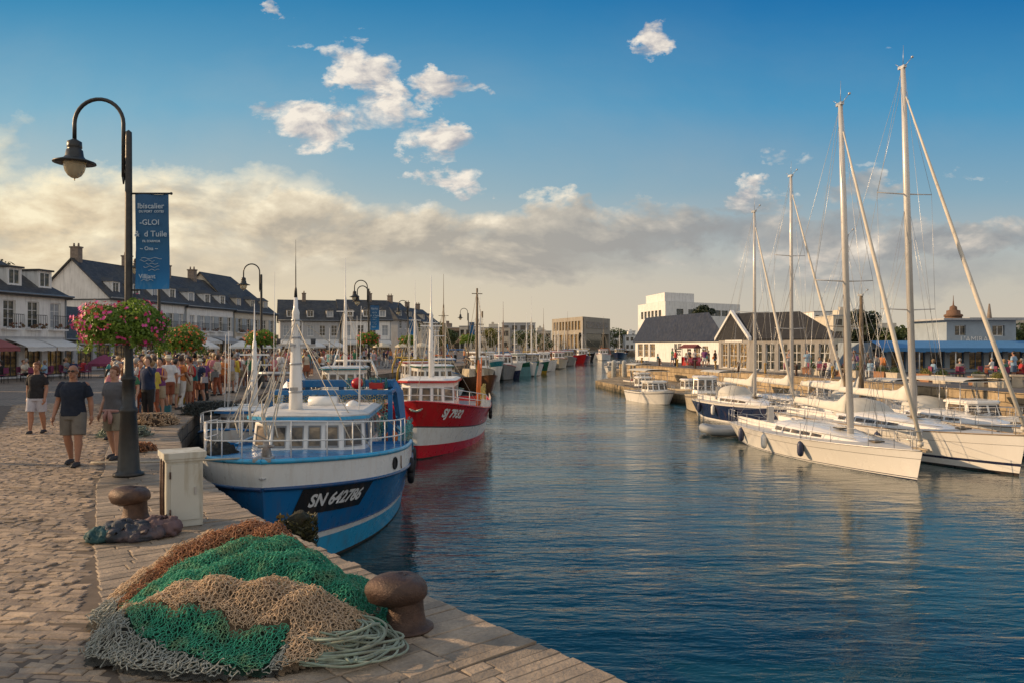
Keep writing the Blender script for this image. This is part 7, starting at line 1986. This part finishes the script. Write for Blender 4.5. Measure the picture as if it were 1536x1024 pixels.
    if hair!='bald':
        c_ = hc+Vector((0,.022,.030))
        H_.ball(c_,(.092,.108,.106),18,14)
        if hair in ('long','bob'): ell_loft(H_, [(0,.055,(1.44 if hair=='long' else 1.53)+dz,.06,.030),(0,.050,1.56+dz,.086,.050),(0,.040,1.64+dz,.086,.064)])
        if hair=='bun': H_.ball(hc+Vector((0,.11,.06)),.04,8,6)
        if hair=='hat': H_.lathe([(.155,1.655+dz),(.16,1.662+dz),(.155,1.67+dz),(.09,1.675+dz),(.088,1.74+dz),(.05,1.76+dz)],(0,.01,0),18)
    else:
        H_.ball(hc+Vector((0,.030,.010)),(.079,.086,.078),14,10)
    # carve the face side: squash hair vertices that come in front of the forehead
    for i,(x,y,z) in enumerate(H_.v):
        if hair!='hat' and y < -.035+.0 and z < hc.z+.055: H_.v[i] = (x, -.03, z)
        if hair=='bald' and z > hc.z+.03: H_.v[i] = (x*.9, y, hc.z+.03)
    out['hair'] = H_
    Eb = MB()
    for s_ in (-1,1): Eb.ball(hc+Vector((s_*.030,-.083,.012)),(.011,.007,.006),8,5); Eb.box(hc+Vector((s_*.031,-.086,.032)),(.030,.008,.006))
    out['eyes'] = Eb
    Mo = MB(); Mo.ball(hc+Vector((0,-.086,-.052)),(.021,.008,.006),8,5); out['mouth'] = Mo
    Gl = MB()
    for s_ in (-1,1): Gl.ball(hc+Vector((s_*.034,-.089,.012)),(.029,.010,.019),10,6); Gl.tube([hc+Vector((s_*.062,-.080,.018)),hc+Vector((s_*.082,.0,.014))],.004,4)
    Gl.box(hc+Vector((0,-.096,.018)),(.02,.006,.006)); out['glasses'] = Gl
    return out
def cloth_m(name, c): 
    return M('cloth_'+name, c, .9, var=.22, scale=7, bmp=.5, bd=.012)
skin1 = M('tanned_skin',(.36,.18,.115),.5,var=.12,scale=8,bmp=.1); skin2 = M('light_skin',(.46,.26,.18),.5,var=.10,scale=8,bmp=.1); skin3 = M('brown_skin',(.16,.08,.05),.5,var=.1,scale=8,bmp=.1)
hair_b = M('brown_hair',(.06,.035,.02),.6,var=.5,scale=22,bmp=.8); hair_f = M('fair_hair',(.30,.19,.09),.6,var=.4,scale=22,bmp=.8); hair_k = M('black_hair',(.012,.010,.010),.5,var=.4,scale=22,bmp=.8); hair_g = M('grey_hair',(.30,.29,.27),.6,var=.3,scale=22,bmp=.8); hair_r = M('reddish_hair',(.17,.065,.025),.6,var=.4,scale=22,bmp=.8)
shoe_d = M('dark_shoes',(.03,.03,.035),.6); shoe_w = M('pale_shoes',(.5,.5,.48),.6); lens_m = M('dark_lens',(.01,.01,.012),.1); lip_m = M('lips',(.28,.10,.08),.5); eye_m = M('eye_dark',(.03,.025,.02),.3)
def person(label, loc, rz, fig, skin, topm, botm, hairm, shoem, scale=1.0, voxel=.010, glasses=False, group='people walking on the quay'):
    t = thing('person', label, 'person', loc, rz, group)
    b_ = link('body', fuse(fig['body'],'body',skin,voxel,4), t)
    link('shirt', fuse(fig['top'],'shirt',topm,voxel*1.2,5), t); link('shorts', fuse(fig['bottoms'],'shorts',botm,voxel*1.2,4), t)
    for f_, nm in (('shoes','shoes'),): link(nm, fuse(fig[f_],nm,shoem,voxel*.9,3), t)
    link('hair', fuse(fig['hair'],'hair',hairm,voxel,2), t)
    link('eyes', fig['eyes'].mesh('eyes',eye_m), t); link('mouth', fig['mouth'].mesh('mouth',lip_m), t)
    if glasses: link('sunglasses', fig['glasses'].mesh('sunglasses',lens_m), t)
    t.scale = (scale,)*3; return t
pm_ = at(110,697)
person('man in navy T-shirt, grey shorts and sunglasses walking nearest on the quay', pm_, R(6), figure('walk',.75,'m',1.14,fingers=True,hair='bald'), skin1, cloth_m('navy',(.012,.020,.040)), cloth_m('grey_shorts',(.16,.15,.135)), hair_g, shoe_d, 1.03, .0085, True)
pw = at(55,649)
person('woman in black V-neck shirt and pale shorts, leftmost of the three walkers', pw, R(8), figure('walk',-.6,'f',1.12,fingers=True,hair='short'), skin1, cloth_m('black',(.018,.018,.022)), cloth_m('pale_lilac_shorts',(.46,.46,.52)), hair_r, shoe_d, .99, .0085)
pg = at(172,687)
person('person in grey T-shirt and beige shorts with pink jacket tied at the waist', pg, R(-14), figure('walk',.5,'f',1.18,fingers=True,hair='short'), skin2, cloth_m('grey_tee',(.11,.115,.13)), cloth_m('olive_shorts',(.22,.20,.155)), hair_r, shoe_d, 1.00, .0085)
jt = MB(); jt.tube([(.20*math.cos(i*math.pi/8),.145*math.sin(i*math.pi/8),.915) for i in range(17)],.032,8); jt.tube([(.02,-.15,.91),(.05,-.17,.80),(.04,-.16,.68)],[.03,.045,.03],8); jt.tube([(-.04,-.15,.91),(-.07,-.17,.82),(-.08,-.16,.72)],[.03,.04,.025],8)
bpy.data.objects['person.002']['label']; jt.build('tied_jacket', cloth_m('dusty_pink',(.42,.24,.22)), bpy.data.objects['person.002'])
# ---- crowd: a dozen bodies, every one an individual with its own clothes
variants = []
specs = [('walk',.8,'m',1.0,False,'down','long_trousers','tee','short'),('walk',-.8,'f',.95,False,'down','shorts','tee','long'),('stand',0,'m',1.08,False,'bent','shorts','tee','short'),('stand',0,'f',1.0,False,'down','skirt','tank','long'),
   ('stand',0,'m',1.0,False,'up','long_trousers','long','short'),('walk',.5,'f',1.05,False,'bent','long_trousers','long','bob'),('stand',0,'f',.92,False,'bent','shorts','tank','bun'),('walk',-.5,'m',1.12,False,'down','shorts','tee','hat'),
   ('sit',0,'m',1.0,True,'fwd','long_trousers','tee','short'),('sit',0,'f',.95,True,'fwd','shorts','tee','long'),('sit',0,'f',1.05,True,'bent','long_trousers','long','bob')]
for st_,ph,sx,bk,si,ar,bt,tp,hr in specs:
    f = figure(st_,ph,sx,bk,si,ar,False,.02,'trousers' if bt=='long_trousers' else bt,tp,hr)
    me = {k: fuse(f[k],k,skin1,.022 if k!='hair' else .018,3) for k in ('body','top','bottoms','hair','shoes')}
    if hr=='hat': pass
    variants.append((me,si,bt,hr,sx,tp))
tops = [('white',(.66,.66,.66)),('black',(.02,.02,.022)),('navy',(.015,.03,.08)),('pink',(.55,.22,.26)),('red',(.40,.03,.035)),('grey',(.20,.21,.22)),('pale blue',(.25,.38,.52)),('yellow',(.55,.42,.06)),('green',(.04,.17,.09)),('orange',(.55,.20,.06)),('cream',(.55,.48,.38)),('purple',(.17,.05,.17)),('teal',(.03,.20,.22)),('striped grey',(.33,.33,.36))]
bots = [('navy',(.02,.035,.08)),('black',(.02,.02,.022)),('beige',(.36,.30,.21)),('white',(.6,.6,.58)),('denim',(.08,.13,.22)),('grey',(.18,.18,.18)),('rust',(.26,.08,.04))]
tops = [(n_, cloth_m(n_.replace(' ','_')+'_top',c)) for n_,c in tops]; bots = [(n_, cloth_m(n_+'_bottom',c)) for n_,c in bots]
tops = tops+[tops[0],tops[0],tops[3],tops[6],tops[10],tops[13]]
hairs = [hair_b,hair_k,hair_f,hair_g,hair_r]; skins = [skin1,skin2,skin2,skin1,skin3]
rp_ = random.Random(11)
_a = MB(); _a.ball((0,.20,1.22),(.15,.10,.21),12,8); _a.ball((0,.27,1.14),(.10,.05,.10),10,6)
for s_ in (-1,1): _a.tube([(s_*.10,.14,1.10),(s_*.13,-.02,1.02),(s_*.13,-.14,1.20),(s_*.12,-.06,1.42),(s_*.10,.12,1.38)],.018,6)
_b = MB(); _b.box((.25,.02,.92),(.10,.30,.24),top=.85); _b.tube([(.23,.02,1.03),(.10,-.13,1.25),(-.12,-.06,1.44),(-.02,.12,1.36),(.23,.06,1.03)],.014,6)
BAGS = [_a.mesh('backpack',shoe_d), _b.mesh('shoulder_bag',shoe_d)]
bn = {'long_trousers':'trousers','shorts':'shorts','skirt':'skirt'}
seen_labels = set()
def crowd_person(x, y_, where, z=0.0, sit=None, rz=None, group='people in the quay crowd'):
    c = [v_ for v_ in variants if (v_[1] if sit else not v_[1])]
    for _ in range(400):
        me,si,bt,hr,sx,tp = rp_.choice(c); tn,tm = rp_.choice(tops); bn_,bm_ = rp_.choice(bots)
        hs = {'long':'long haired ','bob':'','short':'','hat':'hatted ','bun':''}[hr]
        posn = 'sitting ' if si else ''
        lab = f'{hs}{posn}person in {tn} {"shirt" if tp=="long" else "tank top" if tp=="tank" else "T-shirt"} and {bn_} {bn[bt]} {where}'
        if lab not in seen_labels and len(lab.split()) <= 16: break
    seen_labels.add(lab)
    t = thing('person', lab, 'person', (x,y_,z), rp_.uniform(0,6.28) if rz is None else rz, group)
    hm = rp_.choice(hairs); sk = rp_.choice(skins)
    for k,nm,mt in (('body','body',sk),('top','shirt',tm),('bottoms',{'long_trousers':'trousers','shorts':'shorts','skirt':'skirt'}[bt],bm_),('hair','hair' if hr!='hat' else 'hat',hm if hr!='hat' else rp_.choice([canv_c,canv_w,P_navy])),('shoes','shoes',rp_.choice([shoe_d,shoe_w]))):
        o = link(nm, me[k], t); o.material_slots[0].link = 'OBJECT'; o.material_slots[0].material = mt
    if not si and rp_.random() < .35:
        o = link('backpack' if rp_.random()<.5 else 'shoulder_bag', BAGS[0 if rp_.random()<.5 else 1], t); o.material_slots[0].link = 'OBJECT'; o.material_slots[0].material = rp_.choice(tops)[1]
        o.name = 'backpack' if o.data is BAGS[0] else 'shoulder_bag'
    t.scale = (rp_.uniform(.92,1.05),)*3
    return t
placed = []
def free(x, y_, r_=.55):
    for a,b_ in placed:
        if (a-x)**2+(b_-y_)**2 < r_*r_: return False
    placed.append((x,y_)); return True
# zones in plan
def inzone(y0, y1, fl, fr, n, where, sit_p=0.0, r_=.6, gap=None):
    k = 0; tries = 0
    while k < n and tries < 6000:
        tries += 1; y_ = y0+(y1-y0)*rp_.random()**1.0; xl, xr = fl(y_), fr(y_); x = rp_.uniform(xl,xr)
        if not free(x,y_,r_): continue
        crowd_person(x,y_,where, sit=(rp_.random()<sit_p)); k += 1
inzone(17.5,22, lambda y:-.505*y, lambda y: edge_x(y)-1.3, 12, 'behind the near lamp', .2, .62)
inzone(20.5,30, lambda y:-.52*y, lambda y: edge_x(y)-1.0, 60, 'by the half-hidden lamp', .12, .56)
inzone(30,40, lambda y:-.50*y, lambda y: edge_x(y)-1.4, 62, 'near the second lamp', 0, .7)
inzone(40,56, lambda y:-.42*y-1, lambda y: edge_x(y)-1.4, 56, 'beyond the second lamp', 0, .7)
inzone(56,74, lambda y:-.36*y, lambda y: edge_x(y)-2.0, 54, 'beyond the twin-neck lamp', 0, .8)
inzone(74,110, lambda y:-.24*y-2, lambda y: edge_x(y)-1.5, 44, 'far along the quay', 0, .9)
inzone(50,75, lambda y:-.50*y, lambda y:-.40*y, 40, 'by the gabled houses', 0, .9)
# at the cafe tables
for i,(x,y_) in enumerate(tabs):
    for j in range(2):
        a_ = j*2.1+i; crowd_person(x+.62*math.cos(a_), y_+.62*math.sin(a_), 'at the left cafes', sit=True, rz=a_-math.pi/2, z=0.0)
# right quay
def qrx(y): return float(np.interp(y,[34,49,62,77,88],[22.9,20.4,17.9,15.2,12.3]))
for i in range(16):
    y_ = rp_.uniform(72,84); x = qrx(y_)+rp_.uniform(1.5,6.0)
    if free(x,y_): crowd_person(x,y_,'before the navy-roofed hall', sit=rp_.random()<.3, group='people on the right quay')
for i in range(16):
    y_ = rp_.uniform(50,58); x = qrx(y_)+rp_.uniform(2.0,5.5) 
    if free(x,y_): crowd_person(x,y_,'before the gabled restaurant', sit=rp_.random()<.5, group='people on the right quay')
for i in range(18):
    y_ = rp_.uniform(42,56); x = rp_.uniform(28,44)
    if x < .66*y_+1 and free(x,y_): crowd_person(x,y_,'before the blue canopy', sit=rp_.random()<.5, group='people on the right quay')
# a few things beside the sitting people and terrace pieces on the right quay
for i,(x,y_) in enumerate([(20.6,55.5),(22.0,54.0),(23.4,52.3),(24.8,50.6),(17.6,74),(18.3,79)]):
    put(tb0,(x,y_,0),f'terrace table on the right quay, {ordn[i]} from the right yachts','terrace tables on the right quay')
    for j in range(2): put(ch0,(x+.65*math.cos(j*3+i),y_+.65*math.sin(j*3+i),0),f'chair at the right quay terrace table, {ordn[i]} one, {["inner","outer"][j]} side','plum cafe chairs',j*3+i-1.57)
# small red van-like stall, barrels and posts before the hall
t = thing('market_stall','small stall with red canopy before the navy roofed hall','stall',(18.9,81,0),R(-60))
a = MB(); a.box((0,0,.45),(1.9,.9,.9)); a.build('counter', P_red, t)
for x,y_ in ((-.9,-.4),(.9,-.4),(-.9,.4),(.9,.4)): MB().cyl((x,y_,0),(x,y_,1.9),.03,n=6).build('post', steel, t); a = MB(); a.add([(-1.1,-.8,1.8),(1.1,-.8,1.8),(1.1,.6,1.8),(-1.1,.6,1.8),(-1.1,0,2.2),(1.1,0,2.2)],[(0,1,5,4),(2,3,4,5),(1,2,5),(3,0,4)]); a.build('canopy', canv_r, t)
for i in range(9):
    y_ = 50+i*4.2; x = qrx(y_)+.7
    t = thing('quay_post', f'short mooring post on the right quay edge, {ordn[i]} counted from the right', 'post', (x,y_,0), 0, 'posts along the right quay edge')
    a = MB(); a.lathe([(.10,0),(.085,.1),(.08,.62),(.12,.66),(.12,.74),(.05,.80)],n=10); a.build('shaft', [M('ochre_post',(.40,.24,.05),.6,var=.3),rust_iron][i%2], t)

# ------------------------------------------------------------ terrace furniture and planting on the right quay
terra = M('terracotta_planter',(.34,.17,.09),.8,var=.3); white_box = M('pale_planter_box',(.58,.52,.42),.8,var=.2,stain=(.3,.24,.16),stain_amt=.5)
def planter(loc, label, mat, w_=.7, rz=0.0, lm=None, h_=.45, bush=.35):
    t = thing('planter', label, 'planter', loc, rz, 'planters on the right quay')
    a = MB(); a.box((0,0,h_/2),(w_,.42,h_),top=1.08); a.box((0,0,h_),(w_*1.14,.50,.05)); a.build('box', mat, t)
    n = 420; d = rng.normal(0,1,(n,3)); d /= np.linalg.norm(d,axis=1,keepdims=True); d[:,2] = np.abs(d[:,2])
    p = d*(.55+.5*rng.random((n,1)))*np.array([w_*.55,.26,bush])+np.array([0,0,h_])
    V_,F_ = leaf_cloud(p,d,.045,.5,.6); link('shrub', np_mesh('shrub',V_,F_,lm or leaf_tree), t)
for i in range(10):
    y_ = 39+i*2.0; x = qrx(y_)+1.2+(.5 if i%2 else 0)
    planter((x+1.5,y_,0), f'{ordn[i]} planter from the right along the quay edge, {["pale box","terracotta"][i%2]} with shrub', [white_box,terra][i%2], .8, R(-70), leaf_yel if i%3==0 else leaf_tree)
k = 0
for i in range(9):
    x = 26.2+i*1.35; y_ = 46.5-i*.25+ (i%2)*.8
    put(tb0,(x,y_,0),f'{ordn[i]} table from the left on the terrace behind the parapet','terrace tables on the right quay')
    for j in range(2): put(ch0,(x+.62*math.cos(j*3.1+i),y_+.62*math.sin(j*3.1+i),0),f'{["left","right"][j]} chair at the {ordn[i]} table behind the parapet','plum cafe chairs',j*3.1+i-1.57)
    crowd_person(x+.62*math.cos(3.1+i), y_+.62*math.sin(3.1+i), 'behind the parapet', sit=True, rz=3.1+i-math.pi/2, group='people on the right quay')
# gulls gear: crates on the left quay near the boats
def crate(loc, rz, mat, label):
    t = thing('fish_crate', label, 'crate', loc, rz, 'fish crates on the left quay')
    a = MB(); w_,d_,h_ = .62,.40,.22; a.box((0,0,.02),(w_,d_,.03))
    for s_ in (-1,1): a.box((s_*w_/2,0,h_/2),(.03,d_,h_)); a.box((0,s_*d_/2,h_/2),(w_,.03,h_))
    a.build('crate_body', mat, t); a = MB(); a.cyl((-w_/2-.02,-.08,h_*.8),(-w_/2-.02,.08,h_*.8),.014,n=6); a.build('handle', rope_w, t)
cr = [(-11.3,24.6,.3,P_teal,'teal'),(-12.2,28.4,.1,yellow_m,'yellow'),(-13.0,35.2,.3,P_white,'pale')]
for i,(x,y_,rz_,m_,c_) in enumerate(cr):
    crate((x,y_,0), rz_, m_, f'{c_} fish crate {["on the slabs by the hidden lamp","on the quay left of the second lamp","near the quay edge by the second lamp"][i]}')
# winches and lines of the yachts
for yt,(hh) in ((S1,.98),(S2,1.28),(S3,1.2),(S4,1.2)):
    Ly = max((v.co.x for v in [c for c in yt.children if c.name.startswith('hull')][0].data.vertices))
    for sx_,sy_ in ((-.30,.9),(-.30,-.9),(-.22,.8),(-.22,-.8)):
        a = MB(); a.lathe([(.07,0),(.06,.04),(.05,.09),(.065,.13),(.0,.14)],(sx_*Ly*1.2,sy_,hh-.08),12); a.build('winch', steel, yt)
    a = MB()
    for s_ in (1,-1): a.tube([(Ly*.55,s_*.55,hh+.02),(Ly*.2,s_*.9,hh+.03),(-Ly*.2,s_*1.1,hh+.04)],.012,5)
    a.build('deck_line', rope_w, yt)
